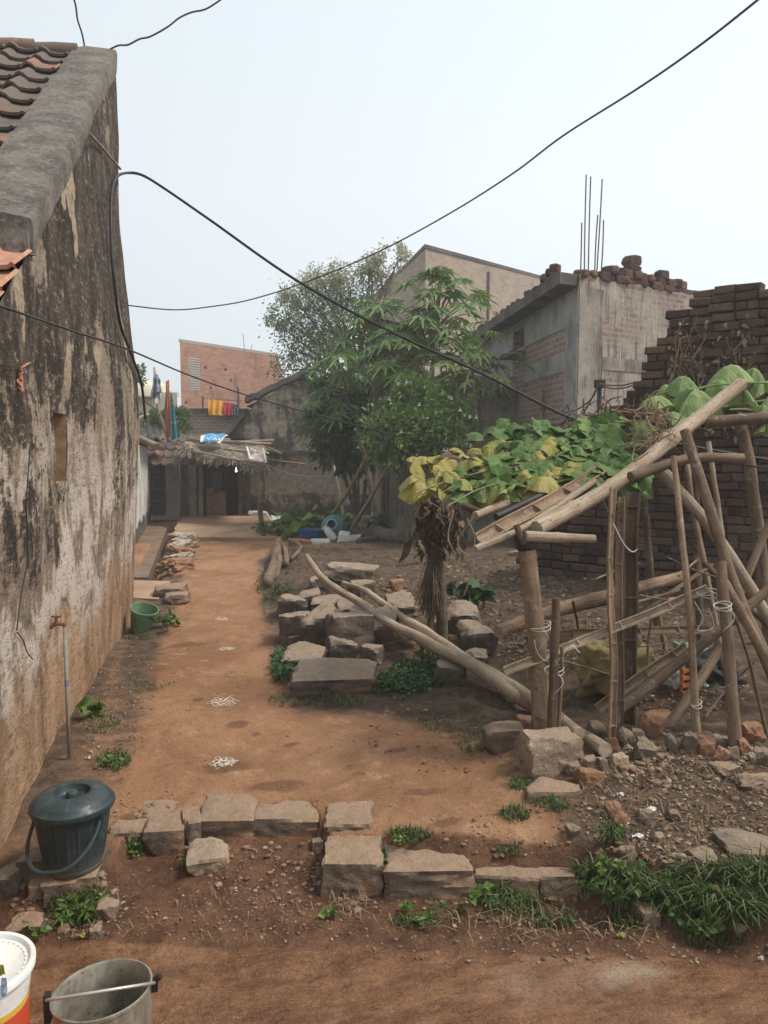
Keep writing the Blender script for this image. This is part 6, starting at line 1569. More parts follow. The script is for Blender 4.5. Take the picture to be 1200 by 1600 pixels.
# metal bucket
q_ = NT("dull_aluminium"); v_ = q_.tex('Object'); n1 = q_.noise(v_, 5, 6, .7); n2 = q_.noise(q_.map(v_, (1, 1, .25)), 40, 5, .7); n3 = q_.noise(v_, 60, 4, .7)
c_ = q_.mix(q_.rng(n1, .35, .65), (.21, .185, .14), (.40, .365, .30)); c_ = q_.mix(q_.m('MULTIPLY', q_.rng(n2, .54, .68), .5), c_, (.50, .46, .40)); c_ = q_.mix(q_.m('MULTIPLY', q_.rng(n3, .42, .32), .6), c_, (.09, .072, .05))
M['alu'] = q_.done(c_, q_.rng(n1, .3, .7, .32, .6), [(n1, .3, .008), (n3, .3, .002)], spec=.5, metal=.6)
ac = P(173, 1556, 2.03); abz = hz(ac.x, ac.y)
ab = thing("metal_bucket", "empty dull metal bucket with its wire handle up, on the wet road", "bucket", Vector((ac.x, ac.y, abz)))
ta = rad(3.5); R = Matrix.Rotation(-YAW, 3, 'Z') @ Matrix.Rotation(-ta, 3, 'Y') @ Matrix.Rotation(rad(-2), 3, 'X')
rR = .124; Hb = ac.z - abz
b_ = MB(); prof = [(.001, .012), (.092, .012), (.098, .002), (.102, .002), (.104, .012)] + [(.104 + (rR - .104) * t / 6, .012 + (Hb - .012) * t / 6) for t in range(1, 7)] + [(rR + .004, Hb + .002), (rR + .004, Hb + .009), (rR - .001, Hb + .010), (rR - .004, Hb + .004)] + [(rR - .004 - (rR - .104) * t / 6, Hb - (Hb - .018) * t / 6) for t in range(1, 7)] + [(.001, .018)]
b_.lathe(prof, Vector((ac.x, ac.y, abz)), 72, R); b_.build("pail", M['alu'], ab, smooth=True, sharp=40)
b_ = MB(); top = Vector((ac.x, ac.y, abz)) + R @ Vector((0, 0, Hb)); e0 = top - RGT * (rR + .008) - FH * .03; e1 = top + RGT * (rR + .004) + FH * .035
vd = (CAM - top).normalized(); hp_ = []
hx = (e1 - e0) / 2; mid = (e0 + e1) / 2; up_ = (vd - hx.normalized() * vd.dot(hx.normalized())).normalized()
for k in range(29):
    a = math.pi * k / 28; hp_.append(mid - hx * math.cos(a) + up_ * (.125 * math.sin(a) ** .75))
b_.tube(hp_, .0042, 8); b_.build("wire_handle", m_simple("bright_wire", (.42, .40, .37), (.55, .53, .5), 8, .4, .5, .6, bump=0), ab, smooth=True)
b_ = MB(); b_.box(e0 + Vector((0, 0, -.02)), (.016, .024, .075)); b_.box(e1 + Vector((0, 0, -.005)), (.016, .022, .03)); b_.tube([e1 - RGT * .01, e1 + RGT * .016 + Vector((0, 0, .02))], .009, 8); b_.build("handle_lug", M['cable'], ab)
# white paint pail
M['wplastic'] = m_plastic("white_plastic", (.68, .67, .63), (.79, .78, .75), (.50, .42, .33), .32)
q_ = NT("printed_label"); vv = q_.sep(q_.tex('Object')); nn = q_.noise(q_.tex('Object'), 16, 4, .6)
M['label'] = q_.done(q_.mix(q_.rng(nn, .60, .72, 0, .7), (.50, .065, .028), (.62, .42, .36)), .45)
wc = P(-36, 1510, 1.92); wbz = hz(wc.x, wc.y); Hw = wc.z - wbz; wo_ = Vector((wc.x, wc.y, wbz)); rw_ = .128
wp_ = thing("plastic_pail", "white plastic pail with a red and yellow label at the frame's lower left", "pail", wo_)
b_ = MB(); b_.lathe([(.001, .003), (.10, .003), (.103, .006)] + [(.103 + .012 * t / 6, .006 + (Hw - .09) * t / 6) for t in range(7)] + [(.118, Hw - .07), (.124, Hw - .03), (.126, Hw - .012)], wo_, 64); b_.build("body", M['wplastic'], wp_, smooth=True, sharp=40)
b_ = MB(); b_.lathe([(.126, Hw - .02), (.133, Hw - .016), (.134, Hw), (.130, Hw + .006), (.122, Hw + .004), (.118, Hw - .008), (.105, Hw - .010), (.100, Hw - .014), (.001, Hw - .014)], wo_, 64); 
for k in range(40):
    a = k * 2 * math.pi / 40; b_.box(wo_ + Vector((.111 * math.cos(a), .111 * math.sin(a), Hw - .008)), (.005, .009, .004), rotz(a))
b_.build("lid", M['wplastic'], wp_, smooth=True, sharp=40)
b_ = MB(); b_.lathe([(.1045, .02), (.1045 + .0105, Hw - .098)], wo_, 64); b_.build("label_band", M['label'], wp_, smooth=True)
b_ = MB(); b_.lathe([(.1153, Hw - .097), (.1172, Hw - .080)], wo_, 64); b_.build("yellow_stripe", m_simple("yellow_print", (.60, .36, .03), (.66, .42, .05), 5, .45, bump=0), wp_, smooth=True)
b_ = MB(); q = wo_ + rotz(math.atan2(-FH.y, -FH.x) + .55) @ Vector((.1155, 0, 0)); 
b_.lathe([(.1142, Hw - .135), (.1156, Hw - .112)], wo_, 64); vs_keep = b_.v; keep = [f for f in b_.f if all(Vector((b_.v[i][0] - q.x, b_.v[i][1] - q.y, 0)).length < .035 for i in f)]; b_.f = keep; b_.uv = [None] * len(keep)
if keep: b_.build("grey_print", M['conc_blue'], wp_)
sp = thing("cord_tuft", "olive cloth scrap with loose blue threads lying on the white pail's lid", "cloth scrap", P(2, 1490, 1.9))
b_ = MB(); c0 = P(-4, 1488, 1.86); zl = wbz + Hw + .004
b_.grid(lambda u, v: Vector((P(-12 + 18 * u * (1 - v * .3), 1470 + 40 * v, 1.88).x, P(-12 + 18 * u, 1470 + 40 * v, 1.88).y, zl + .012 + .014 * math.sin(u * 5 + v * 8))), 8, 10); b_.build("scrap", m_simple("olive_cloth", (.16, .15, .03), (.26, .24, .06), 20, .9), sp)
b_ = MB()
for k in range(5):
    pts = [P(2 + k * 1.6, 1506, 1.86), P(1 + k * 2.2, 1525, 1.82), P(2 + k * 1.2, 1545, 1.80)]; b_.tube(catmull([Vector((p.x, p.y, zl + .006)) for p in pts], 4), .0012, 5)
b_.build("threads", m_simple("blue_thread", (.05, .10, .17), (.10, .16, .24), 9, .8, bump=0), sp)
# green basin at the wall corner
M['mossgreen'] = m_simple("scuffed_green_plastic", (.10, .20, .11), (.19, .30, .18), 9, .6, .3, bump=.2)
gc = GH(219, 988); gbk = thing("green_basin", "scuffed green plastic tub tilted against the drain slab at the wall corner", "tub", gc)
b_ = MB(); R = Matrix.Rotation(rad(12), 3, 'Y') @ Matrix.Rotation(rad(14), 3, 'X'); dgc = depth(gc); r1 = 21 * dgc / F; hb2 = 38 * dgc / F
b_.lathe([(.001, 0), (r1 * .70, 0), (r1 * .74, .01), (r1 * .98, hb2 - .02), (r1 * 1.04, hb2 - .015), (r1 * 1.04, hb2), (r1 * .98, hb2), (r1 * .70, .02), (.001, .02)], gc + Vector((0, .05, .01)), 48, R); b_.build("tub", M['mossgreen'], gbk, smooth=True, sharp=40)
b_ = MB(); tb_c = gc + Vector((0, .05, .01))
b_.tube(catmull([tb_c + R @ Vector((r1 * 1.0 * math.cos(a), r1 * 1.0 * math.sin(a), hb2 - .02 - .1 * math.sin((a + 1.0) / 2.2 * math.pi))) * 1.0 for a in [-1.0 + .22 * k for k in range(11)]], 2), .006, 6); b_.build("wire_handle", M['cable'], gbk, smooth=True)

# standpipe tap
tp = onX(101, 978, WX + .13); tb0 = Vector((tp.x, tp.y, hz(tp.x, tp.y)))
tap = thing("standpipe", "thin grey standpipe with a rusty tap standing before the stained wall", "tap", tb0)
b_ = MB(); b_.tube([tb0 - Vector((0, 0, .1)), tp], .0105, 10); b_.build("pipe", m_simple("weathered_pvc", (.19, .165, .14), (.28, .25, .22), 9, .7, bump=.2), tap, smooth=True)
b_ = MB(); b_.lathe([(.0112, 0), (.0116, .035)], tb0 + (tp - tb0) * .55, 12); b_.build("blue_sleeve", m_simple("blue_tape", (.12, .17, .25), (.17, .22, .30), 9, .7, bump=0), tap)
b_ = MB(); b_.tube([tp, tp + Vector((0, 0, .012))], .014, 10); sdv = -RGT
b_.tube(catmull([tp + Vector((0, 0, .008)) + RGT * .004, tp + Vector((0, 0, .012)) + sdv * .03, tp + Vector((0, 0, .006)) + sdv * .06], 4), .0115, 9); b_.tube([tp + sdv * .045 + Vector((0, 0, .01)), tp + sdv * .045 + Vector((0, 0, .046))], [.012, .008], 9)
b_.tube([tp + sdv * .062 + Vector((0, 0, .008)), tp + sdv * .075 - Vector((0, 0, .014))], .011, 9)
M['rust'] = m_simple("rusted_iron", (.16, .06, .032), (.26, .11, .06), 30, .85, bump=.4, bd=.003); tapo = b_.build("tap", M['rust'], tap, smooth=True, sharp=50)
b_ = MB(); b_.tube([tp + sdv * .02 + Vector((0, 0, .052)), tp + sdv * .07 + Vector((0, 0, .052))], .006, 8); b_.build("tap_handle", M['rust'], tapo, smooth=True, sharp=50)

# ================================================================== YARD THINGS
M['tub_blue'] = m_simple("blue_plastic", (.012, .085, .24), (.02, .12, .30), 5, .45, .4, bump=0); M['teal_pl'] = m_simple("faded_teal_plastic", (.04, .125, .135), (.07, .17, .18), 5, .5, .4, bump=.1)
M['wh_dirty'] = m_simple("grubby_white_plastic", (.46, .44, .40), (.66, .64, .60), 4, .6, .3, bump=.2)
g0 = GH(484, 846); d_ = depth(g0); tub = thing("blue_tub", "round blue plastic tub in the yard", "tub", g0); r1 = 21 * d_ / F; h1 = 17 * d_ / F
b_ = MB(); b_.lathe([(.001, .01), (r1 * .8, .01), (r1 * .83, .02), (r1 * .97, h1 - .02), (r1 * 1.03, h1), (r1 * .97, h1), (r1 * .8, .03), (.001, .03)], g0 + FH * r1, 40); b_.build("tub", M['tub_blue'], tub, smooth=True, sharp=40)
tub["label"] = "round blue plastic tub on the yard before the leaf heap"
# teal drum lying with its mouth to us
g0 = P(518, 832, d_ + .5); g0.z = hz(g0.x, g0.y); dr = thing("plastic_drum", "teal plastic drum lying on its side behind the white jerrycan", "drum", g0); cc = P(520, 822, d_ + .4)
ax = (-FH * .9 - RGT * .1 + Vector((0, 0, .3))).normalized(); R = ax.to_track_quat('Z', 'Y').to_matrix(); s_ = d_ / F
b_ = MB(); b_.lathe([(.001, -.5), (17 * s_, -.5), (19 * s_, -.42), (20 * s_, -.05), (17 * s_, .06), (10 * s_, .10), (8.5 * s_, .11), (8.5 * s_, .16), (7 * s_, .16), (6.5 * s_, .02), (.001, -.05)], cc, 36, R); b_.build("drum", M['teal_pl'], dr, smooth=True, sharp=45)
b_ = MB(); b_.lathe([(8.6 * s_, .12), (8.9 * s_, .165), (7.4 * s_, .168), (7.0 * s_, .13)], cc, 30, R); b_.build("neck_ring", m_simple("pale_blue_rim", (.25, .36, .46), (.33, .44, .52), 5, .5, bump=0), dr, smooth=True)
def jerry(label, c4, d, thick, mat, nm="jerrycan", cat="jerrycan", neck=None):
    c = [P(x, y, d) for x, y in c4]; t = thing(nm, label, cat, Vector((c[0].x, c[0].y, min(q.z for q in c)))); bm2 = bmesh.new()
    off = FH * thick; vs = [bm2.verts.new(q) for q in c] + [bm2.verts.new(q + off) for q in c]
    for f in ((0, 1, 2, 3), (7, 6, 5, 4), (0, 4, 5, 1), (1, 5, 6, 2), (2, 6, 7, 3), (3, 7, 4, 0)): bm2.faces.new([vs[k] for k in f])
    bmesh.ops.bevel(bm2, geom=list(bm2.edges), offset=.035, segments=3, affect='EDGES', profile=.5); bm2.verts.ensure_lookup_table(); bm2.verts.index_update()
    b_ = MB(); b_.add([v.co.copy() for v in bm2.verts], [tuple(v.index for v in f.verts) for f in bm2.faces]); bm2.free(); b_.build("can", M[mat], t, smooth=True, sharp=50)
    if neck:
        b_ = MB(); a, e = P(*neck[0], d + thick * .4), P(*neck[1], d + thick * .4); b_.tube([a, e], .05, 10); b_.build("neck", M[mat], t, smooth=True, sharp=50)
    return t
jerry("white jerrycan leaning on the teal drum", [(517, 850), (527, 842), (512, 824), (505, 829)], d_ - .1, .28, 'wh_dirty', neck=((508, 827), (505, 822)))
jerry("flat white jerrycan lying in front of the blue tub", [(478, 853), (515, 854), (515, 844), (484, 844)], d_ - .5, .3, 'wh_dirty', neck=((481, 849), (476, 851)))
jerry("dented white square tin at the right of the containers", [(525, 857), (545, 858), (547, 834), (529, 832)], d_ - .45, .4, 'wh_dirty', "square_tin", "tin")
g1 = P(552, 848, d_ - .4); bkt = MB(); R = (RGT * .95 - FH * .25).normalized().to_track_quat('Z', 'Y').to_matrix(); bkt.lathe([(.001, -.14), (.13, -.14), (.135, -.12), (.165, .16), (.172, .17), (.16, .17), (.125, -.1), (.001, -.1)], g1, 30, R); tag(bkt.build("pale_bucket", m_simple("grey_translucent_plastic", (.26, .255, .24), (.38, .37, .35), 5, .5), smooth=True, sharp=40), "pale grey bucket lying on its side next to the square tin", "bucket")
mb = MB(); rock_mesh(mb, GH(468, 856) + FH * .1, (.42, .2, .14), 70, n=6); tag(mb.build("clay_tile_piece", M['redstone']), "broken red clay piece beneath the blue tub", "brick")
# log and roots lying by the annexe
for lb, pts, r_ in [("rotten stump lying by the annexe wall", [(585, 838), (605, 846), (632, 850)], .13), ("grey weathered branch lying right of the pale bucket", [(560, 850), (580, 846), (600, 842), (625, 826)], .06)]:
    b_ = MB(); pp = catmull([GH(x, y) + Vector((0, 0, r_ * .8)) for x, y in pts], 5); b_.tube(pp, [r_ * random.uniform(.85, 1.15) for _ in pp], 9); tag(b_.build("fallen_log", M['bark'], smooth=True), lb, "log")
# poles leaning near the papayas
for lb, a_, b2, da, r_, mt_ in [("long pale pole leaning on the gable wall's right side", (536, 806), (503, 656), 18.6, .04, 'bamboo_pale'), ("bamboo prop slanting up right from behind the drum", (516, 808), (574, 712), 16.9, .05, 'bamboo'), ("thin bamboo prop slanting across the annexe corner", (545, 832), (620, 700), 15.0, .04, 'bamboo')]:
    p = P(a_[0], a_[1], da); e = P(b2[0], b2[1], da - .4 if b2[0] > a_[0] else da + 1.2); p = p + (p - e).normalized() * max(0., (p.z - hz(p.x, p.y)) / max(.2, (e - p).normalized().z))
    b_ = MB(); pp = catmull([p, p.lerp(e, .5) + RGT * .04, e], 6); b_.tube(pp, [r_ * (1 - .02 * k) for k in range(len(pp))], 7); tag(b_.build("leaning_pole", M[mt_], smooth=True), lb, "pole", "poles propped under the papayas")
cl2 = MB(); cl2.tube(catmull([P(414, 726, 17.0), P(450, 739, 17.6), P(490, 745, 18.3), P(522, 743, 18.7)], 6), .012, 5); tag(cl2.build("slack_rope", M['twine']), "slack rope from the thatch corner to the long pale pole", "rope")
cl2 = MB(); cl2.tube([P(416, 718, 17.2), P(475, 725, 19.5)], .025, 6); tag(cl2.build("thin_pole", M['bamboo']), "thin pole jutting right from the thatch corner", "pole")
# white rags at the foot of the old wall
b_ = MB(); c0 = GH(402, 808); rock_mesh(b_, c0, (.55, .35, .16), 88, n=9, rough=.12); tag(b_.build("rag_bundle", M['wh_dirty'], smooth=True), "crumpled white rag bundle on the plinth's right end", "rags")
b_ = MB(); pts = ell(425, 808, 14, 6, 60); pebbles(b_, pts, .02, .06, power=1); tag(b_.build("shell_heap", M['ban_white']), "little heap of white shards beside the rag bundle", "shards")
# roots at the yard's edge
b_ = MB()
for pts, r_ in [([(418, 918), (428, 892), (432, 870), (437, 856)], .07), ([(428, 912), (436, 888), (434, 868)], .06), ([(447, 888), (446, 872), (436, 858)], .045), ([(455, 880), (470, 866), (452, 858)], .03)]:
    pp = catmull([GH(x, y) + Vector((0, 0, .06 + .16 * k / len(pts))) for k, (x, y) in enumerate(pts)], 5); b_.tube(pp, [r_ * random.uniform(.85, 1.15) * (1 - .3 * k / len(pp)) for k in range(len(pp))], 8)
tag(b_.build("tree_stump", M['wood'], smooth=True), "forked brown stump with roots on the bank beside the path", "stump")
# long logs
def longlog(label, pts, rs, mat='log'):
    b_ = MB(); p3 = []
    for x, y, d, *rest in pts: p3.append(P(x, y, d))
    pp = catmull(p3, 10); n = len(pp); rr_ = [float(np.interp(k / (n - 1), np.linspace(0, 1, len(rs)), rs)) * (1 + .10 * mn.noise(Vector((k * .35, rs[0] * 90, 0)))) for k in range(n)]
    pp = [q + Vector((.012 * mn.noise(Vector((k * .13, 3, rs[0] * 50))), 0, .008 * mn.noise(Vector((k * .22, 9, 0))))) for k, q in enumerate(pp)]
    b_.tube(pp, rr_, 12); return tag(b_.build("long_log", M[mat], smooth=True, sharp=60), label, "log", "long bare logs lying across the stones")
def gd(x, y, up=.03):
    g = GH(x, y); return depth(g) - up
longlog("longer bare log running from the stone pile down to the pale rock", [(480, 869, 7.9), (501, 900, 7.5), (530, 922, 7.2), (569, 946, 6.8), (605, 972, 6.4), (668, 1004, 5.85), (750, 1046, 5.3), (800, 1084, 4.95), (872, 1126, 4.6), (945, 1172, gd(945, 1184))], [.028, .031, .034, .037, .040, .043, .043, .042, .040, .036])
longlog("shorter bare log lying close behind the longer one", [(537, 911, 7.6), (569, 922, 7.3), (592, 938, 7.0), (626, 963, 6.55), (662, 984, 6.1), (720, 1024, 5.6), (800, 1070, 5.1), (905, 1146, gd(905, 1160))], [.024, .028, .031, .034, .036, .036, .036, .034])
b_ = MB(); pp = catmull([P(860, 1140, 4.65), P(890, 1160, 4.5), P(925, 1180, 4.4)], 5); b_.tube(pp, .045, 9); tag(b_.build("log_piece", M['wood'], smooth=True), "short dark log end below the two long logs", "log")
# ================================================================== BAMBOO TRELLIS
def cane(name, pts, r, mat, parent=None, nodes=.24, squash=1.0, label=None, cat=None, group=None, sink=0., nside=9):
    """bamboo with swollen joints through photo points (px,py,depth)"""
    p3 = [Vector(p) if isinstance(p, Vector) else P(*p) for p in pts]
    if sink: p3[0] = p3[0] + (p3[0] - p3[1]).normalized() * sink
    path = catmull(p3, 8) if len(p3) > 2 else [p3[0].lerp(p3[1], k / 10) for k in range(11)]
    L = sum((b - a).length for a, b in zip(path[:-1], path[1:])); N = max(10, int(L / .035)); cum = [0.]
    for a, b in zip(path[:-1], path[1:]): cum.append(cum[-1] + (b - a).length)
    out = []; rs = []; ph = random.random() * nodes; r0, r1 = (r if isinstance(r, tuple) else (r, r * .9)); sd_ = random.random() * 90
    for k in range(N + 1):
        t = L * k / N; i = min(max(0, np.searchsorted(cum, t) - 1), len(path) - 2); f = (t - cum[i]) / max(1e-9, cum[i + 1] - cum[i]); q = path[i].lerp(path[i + 1], f)
        q = q + Vector((mn.noise(Vector((t * 1.7, sd_, 0))), mn.noise(Vector((t * 1.7, 0, sd_))), 0)) * .010 + Vector((mn.noise(Vector((t * 7, sd_, 2))), mn.noise(Vector((t * 7, 1, sd_))), 0)) * .003
        dn = abs(((t + ph) % nodes) - nodes / 2); rr_ = r0 + (r1 - r0) * k / N; sw = .17 * math.exp(-(dn / .013) ** 2) if nodes < 5 else 0
        out.append(q); rs.append(rr_ * (1 + sw + .06 * mn.noise(Vector((t * 9, 5, sd_)))))
    b_ = MB(); b_.tube(out, rs, nside, squash=squash); o = b_.build(name, M[mat], parent, smooth=True, sharp=55)
    return tag(o, label, cat, group)
def half_cane(name, pts, r, mat, parent, nodes=.24, face=None, open_=2.4, sink=0.):
    """split bamboo: an open half pipe with its partitions showing"""
    p3 = [P(*p) for p in pts]
    if sink: p3[0] = p3[0] + (p3[0] - p3[1]).normalized() * sink
    path = catmull(p3, 10) if len(p3) > 2 else [p3[0].lerp(p3[1], k / 14) for k in range(15)]
    face = (face or -FH); b_ = MB(); n = 7; vs = []; fs = []; uvs = []; L = 0; sd_ = random.random() * 50; N = len(path); disks = []; nxt = random.random() * nodes
    for i, p in enumerate(path):
        t = (path[min(i + 1, N - 1)] - path[max(i - 1, 0)]).normalized(); f = (face - t * face.dot(t)).normalized(); s1 = t.cross(f)
        if i: L += (p - path[i - 1]).length
        rr_ = r * (1 + .10 * mn.noise(Vector((L * 5, sd_, 0)))); p = p + s1 * (.010 * mn.noise(Vector((L * 3, sd_, 4)))); tw_ = .5 * mn.noise(Vector((L * 1.2, 3, sd_)))
        ring = []
        for sg in (1, .72):
            for k in range(n + 1):
                a = math.pi + (-open_ / 2 * 1.15 + open_ * 1.15 * k / n) + tw_; ring.append(p + (f * math.cos(a) + s1 * math.sin(a)) * rr_ * sg)
        o = ring[:n + 1] + list(reversed(ring[n + 1:])); vs += o
        if L >= nxt: disks.append((p, f, s1, rr_, tw_)); nxt += nodes
    m_ = 2 * n + 2; u0 = random.random() * 5
    for i in range(N - 1):
        for k in range(m_):
            k2 = (k + 1) % m_; fs.append((i * m_ + k, i * m_ + k2, (i + 1) * m_ + k2, (i + 1) * m_ + k)); d_ = .05; uvs.append([(u0 + k * .07, u0 + i * d_), (u0 + k * .07 + .07, u0 + i * d_), (u0 + k * .07 + .07, u0 + i * d_ + d_), (u0 + k * .07, u0 + i * d_ + d_)])
    for e in (0, N - 1): fs.append(tuple(e * m_ + k for k in range(m_))); uvs.append([(u0, u0)] * m_)
    b_.add(vs, fs, uvs)
    for p, f, s1, rr_, tw_ in disks:
        ax = f.cross(s1).normalized(); pl = [p + (f * math.cos(a) + s1 * math.sin(a)) * rr_ * .85 for a in [math.pi + tw_ + (-.5 + k / 8) * open_ * 1.1 for k in range(9)]]; b_.prism([q - ax * .004 for q in pl], ax * .008)
        arc = [p + (f * math.cos(a) + s1 * math.sin(a)) * rr_ * 1.04 for a in [math.pi + tw_ + (-.5 + k / 8) * open_ * 1.15 for k in range(9)]]; b_.tube(arc, rr_ * .13, 5)
    return b_.build(name, M[mat], parent)
def tie(c, r, parent, mat='twine', n=2, tail=True):
    b_ = MB()
    for k in range(n):
        zc = c + Vector((0, 0, (k - n / 2) * .012)); pts = [zc + RGT * (r * math.cos(a)) + FH * (r * math.sin(a)) + Vector((0, 0, .012 * math.sin(a + k))) for a in np.linspace(0, 6.283, 15)]; b_.tube(pts, .0024, 5, caps=False)
    if tail:
        b_.tube(catmull([c - FH * r, c - FH * (r + .03) - Vector((0, 0, .05)) + RGT * .03, c - FH * (r + .02) - Vector((0, 0, .12)) - RGT * .02], 4), .0022, 5)
    b_.build("tie", M[mat], parent, smooth=True)
gp = GH(848, 1160); D0 = depth(gp)
tr = thing("bamboo_trellis", "rickety bamboo trellis tied with cord, carrying a gourd vine", "trellis", gp)
post1 = cane("post", [gp, (838, 1000, D0), (822, 838, D0)], (.052, .047), 'bamboo', tr, .30, sink=.12)
g2 = GH(864, 1152); stake1 = cane("thin_stake", [(862, 1148, D0 - .12), (868, 935, D0 - .12)], (.026, .022), 'bamboo_dark', tr, .28, sink=.1)
cane("thin_stake", [(873, 1140, D0 - .1), (877, 1010, D0 - .1)], .011, 'bamboo', tr, .3, sink=.08)
g3 = GH(958, 1172); D3 = depth(g3) + .1
spost = half_cane("split_post", [(956, 1176, D3), (962, 1050, D3), (956, 900, D3 + .1), (960, 762, D3 + .2)], .030, 'bamboo', tr, .22, (-FH + RGT * .6).normalized(), sink=.05)
half_cane("split_post", [(970, 1110, D3 + .05), (966, 950, D3 + .1), (970, 776, D3 + .2)], .024, 'bamboo', tr, .25, (-FH - RGT * .9).normalized())
half_cane("split_post", [(982, 1150, D3 + .25), (984, 1000, D3 + .25), (988, 768, D3 + .3)], .042, 'bamboo_dark', tr, .26, -FH, 2.9, sink=.1)
g4 = GH(1091, 1152); D4 = depth(g4)
lstick = cane("leaning_stick", [(1091, 1152, D4), (1080, 980, D4), (1062, 800, D4 + .1), (1051, 712, D4 + .15)], (.021, .016), 'bamboo', tr, 9, .7, sink=.06)
g5 = GH(1150, 1172); D5 = depth(g5)
post2 = cane("post", [(1149, 1172, D5), (1140, 1050, D5), (1130, 930, D5 + .1), (1127, 878, D5 + .15)], (.034, .027), 'wood', tr, 9, sink=.1)
cane("rear_post", [(1192, 905, 5.9), (1178, 780, 5.9), (1155, 655, 5.9)], .05, 'wood', tr, 9, sink=1.6)
cane("rear_post", [(1112, 1150, 5.2), (1096, 1050, 5.2), (1085, 700, 5.4)], .028, 'bamboo_dark', tr, .3, sink=.1)
cane("rear_post", [(1056, 1104, 5.5), (1030, 960, 5.5), (1026, 930, 5.5)], .017, 'bamboo', tr, .2, sink=.1)
cane("rear_post", [(1030, 1000, 6.1), (1012, 850, 6.1), (1006, 720, 6.1)], .03, 'bamboo_dark', tr, .3, sink=.6)
# rails
cane("rail", [(779, 988, D0 + .07), (880, 950, D0 + .25), (970, 926, D0 + .45), (1068, 900, D0 + .75)], .040, 'bamboo', tr, .26)
cane("rail", [(850, 962, D0 + .3), (955, 938, D0 + .6)], .022, 'bamboo_dark', tr, .3)
half_cane("split_rail", [(789, 1048, D0 - .07), (920, 997, D0 - .02), (1106, 921, D4 + .06)], .026, 'bamboo_pale', tr, .24, (-FH + Vector((0, 0, .5))).normalized(), 2.2)
half_cane("split_rail", [(872, 992, D0 + .35), (990, 985, D0 + .45), (1110, 983, D0 + .55)], .028, 'bamboo', tr, .22, (-FH + Vector((0, 0, .6))).normalized(), 2.3)
cane("split_rail", [(990, 964, D0 + .45), (1050, 925, D0 + .5), (1112, 882, D0 + .6)], .022, 'bamboo', tr, .22, .5)
cane("split_rail", [(960, 950, D0 + .4), (1060, 922, D0 + .5)], .014, 'bamboo', tr, .25, .6)
cane("brace", [(968, 1108, D0 + .02), (1100, 1005, D0 + .05), (1225, 900, D0 + .1)], (.032, .026), 'wood', tr, 9)
half_cane("brace", [(934, 1108, D0 + .14), (1010, 1052, D0 + .14), (1075, 1010, D0 + .16)], .030, 'bamboo', tr, .2, (-FH + Vector((0, 0, .4))).normalized())
cane("brace", [(1024, 1166, D0 + .02), (1075, 1090, D0 + .2), (1126, 1010, D0 + .4)], .031, 'wood', tr, 9, sink=.06)
# roof beams
cane("beam", [(840, 826, D0 + .02), (945, 766, D0 + .35), (1045, 690, D0 + .75), (1158, 600, D0 + 1.25)], (.042, .046), 'bamboo_pale', tr, .34)
half_cane("beam", [(752, 838, D0 - .05), (850, 785, D0 + .3), (940, 730, D0 + .62)], .045, 'bamboo', tr, .3, (Vector((0, 0, 1)) - FH * .9).normalized(), 2.5)
cane("beam", [(742, 858, D0 - .12), (830, 818, D0 + .1), (930, 752, D0 + .5)], .020, 'bamboo_pale', tr, .28)
cane("beam", [(742, 806, D0 + .5), (815, 776, D0 + .8), (880, 745, D0 + 1.1)], .026, 'bamboo_pale', tr, .3)
cane("beam", [(775, 808, D0 + .35), (865, 765, D0 + .7)], .022, 'cable', tr, 9)
cane("beam", [(722, 790, D0 + .7), (760, 803, D0 + .6)], .022, 'bamboo_dark', tr, .3)
cane("beam", [(730, 802, D0 + .9), (800, 770, D0 + 1.2), (900, 735, D0 + 1.6)], .024, 'bamboo', tr, .3)
cane("beam", [(800, 832, D0 + .15), (895, 772, D0 + .5), (985, 708, D0 + .9)], .028, 'bamboo_dark', tr, .3, .6)
cane("beam", [(1000, 702, D0 + .8), (1060, 668, D0 + 1.0), (1130, 628, D0 + 1.2)], .055, 'bamboo_pale', tr, 9, .4)
cane("beam", [(985, 745, D0 + .3), (1075, 717, D0 + .45), (1160, 716, D0 + .5)], .032, 'wood', tr, 9)
cane("beam", [(1098, 660, D0 + 1.0), (1225, 650, D0 + 1.1)], .040, 'bamboo_dark', tr, .4)
cane("cross_stub", [(822, 838, D0 - .06), (928, 842, D0 + .05)], (.030, .024), 'bamboo_pale', tr, .3)
cane("cross_stub", [(806, 820, D0 - .05), (818, 850, D0 - .05)], .018, 'bamboo_dark', tr, .3)
b_ = MB(); b_.lathe([(.045, -.05), (.062, -.03), (.060, .03), (.05, .05)], P(822, 846, D0), 16); b_.build("tie", M['cable'], tr)
tie(P(842, 976, D0), .062, post1); tie(P(858, 1115, D0 - .05), .075, post1, 'bamboo_dark'); tie(P(866, 1045, D0 - .08), .05, stake1, 'twine', 2); tie(P(1105, 925, D4 + .05), .05, tr, 'twine', 2); tie(P(1088, 1098, D4), .026, lstick, 'twine', 2, False); tie(P(1129, 945, D5), .042, post2, 'twine', 2)
b_ = MB()
for pts in ([(835, 1000), (838, 1015), (848, 1030), (860, 1034)], [(1085, 940), (1098, 965), (1090, 985), (1115, 980), (1108, 950)], [(958, 818), (975, 850), (988, 862), (996, 858)], [(862, 1048), (890, 1010), (906, 1020)]):
    b_.tube(catmull([P(x, y, D0 - .1) for x, y in pts], 5), .003, 5)
b_.build("loose_cord", M['twine'], tr)
b_ = MB(); c_ = P(1050, 942, D0 + .3); rock_mesh(b_, c_, (.05, .03, .03), 5, n=5, rough=.1); b_.build("red_cord_knot", m_simple("faded_red_cord", (.45, .12, .08), (.55, .18, .13), 20, .9), tr)
rt = random.Random(31)
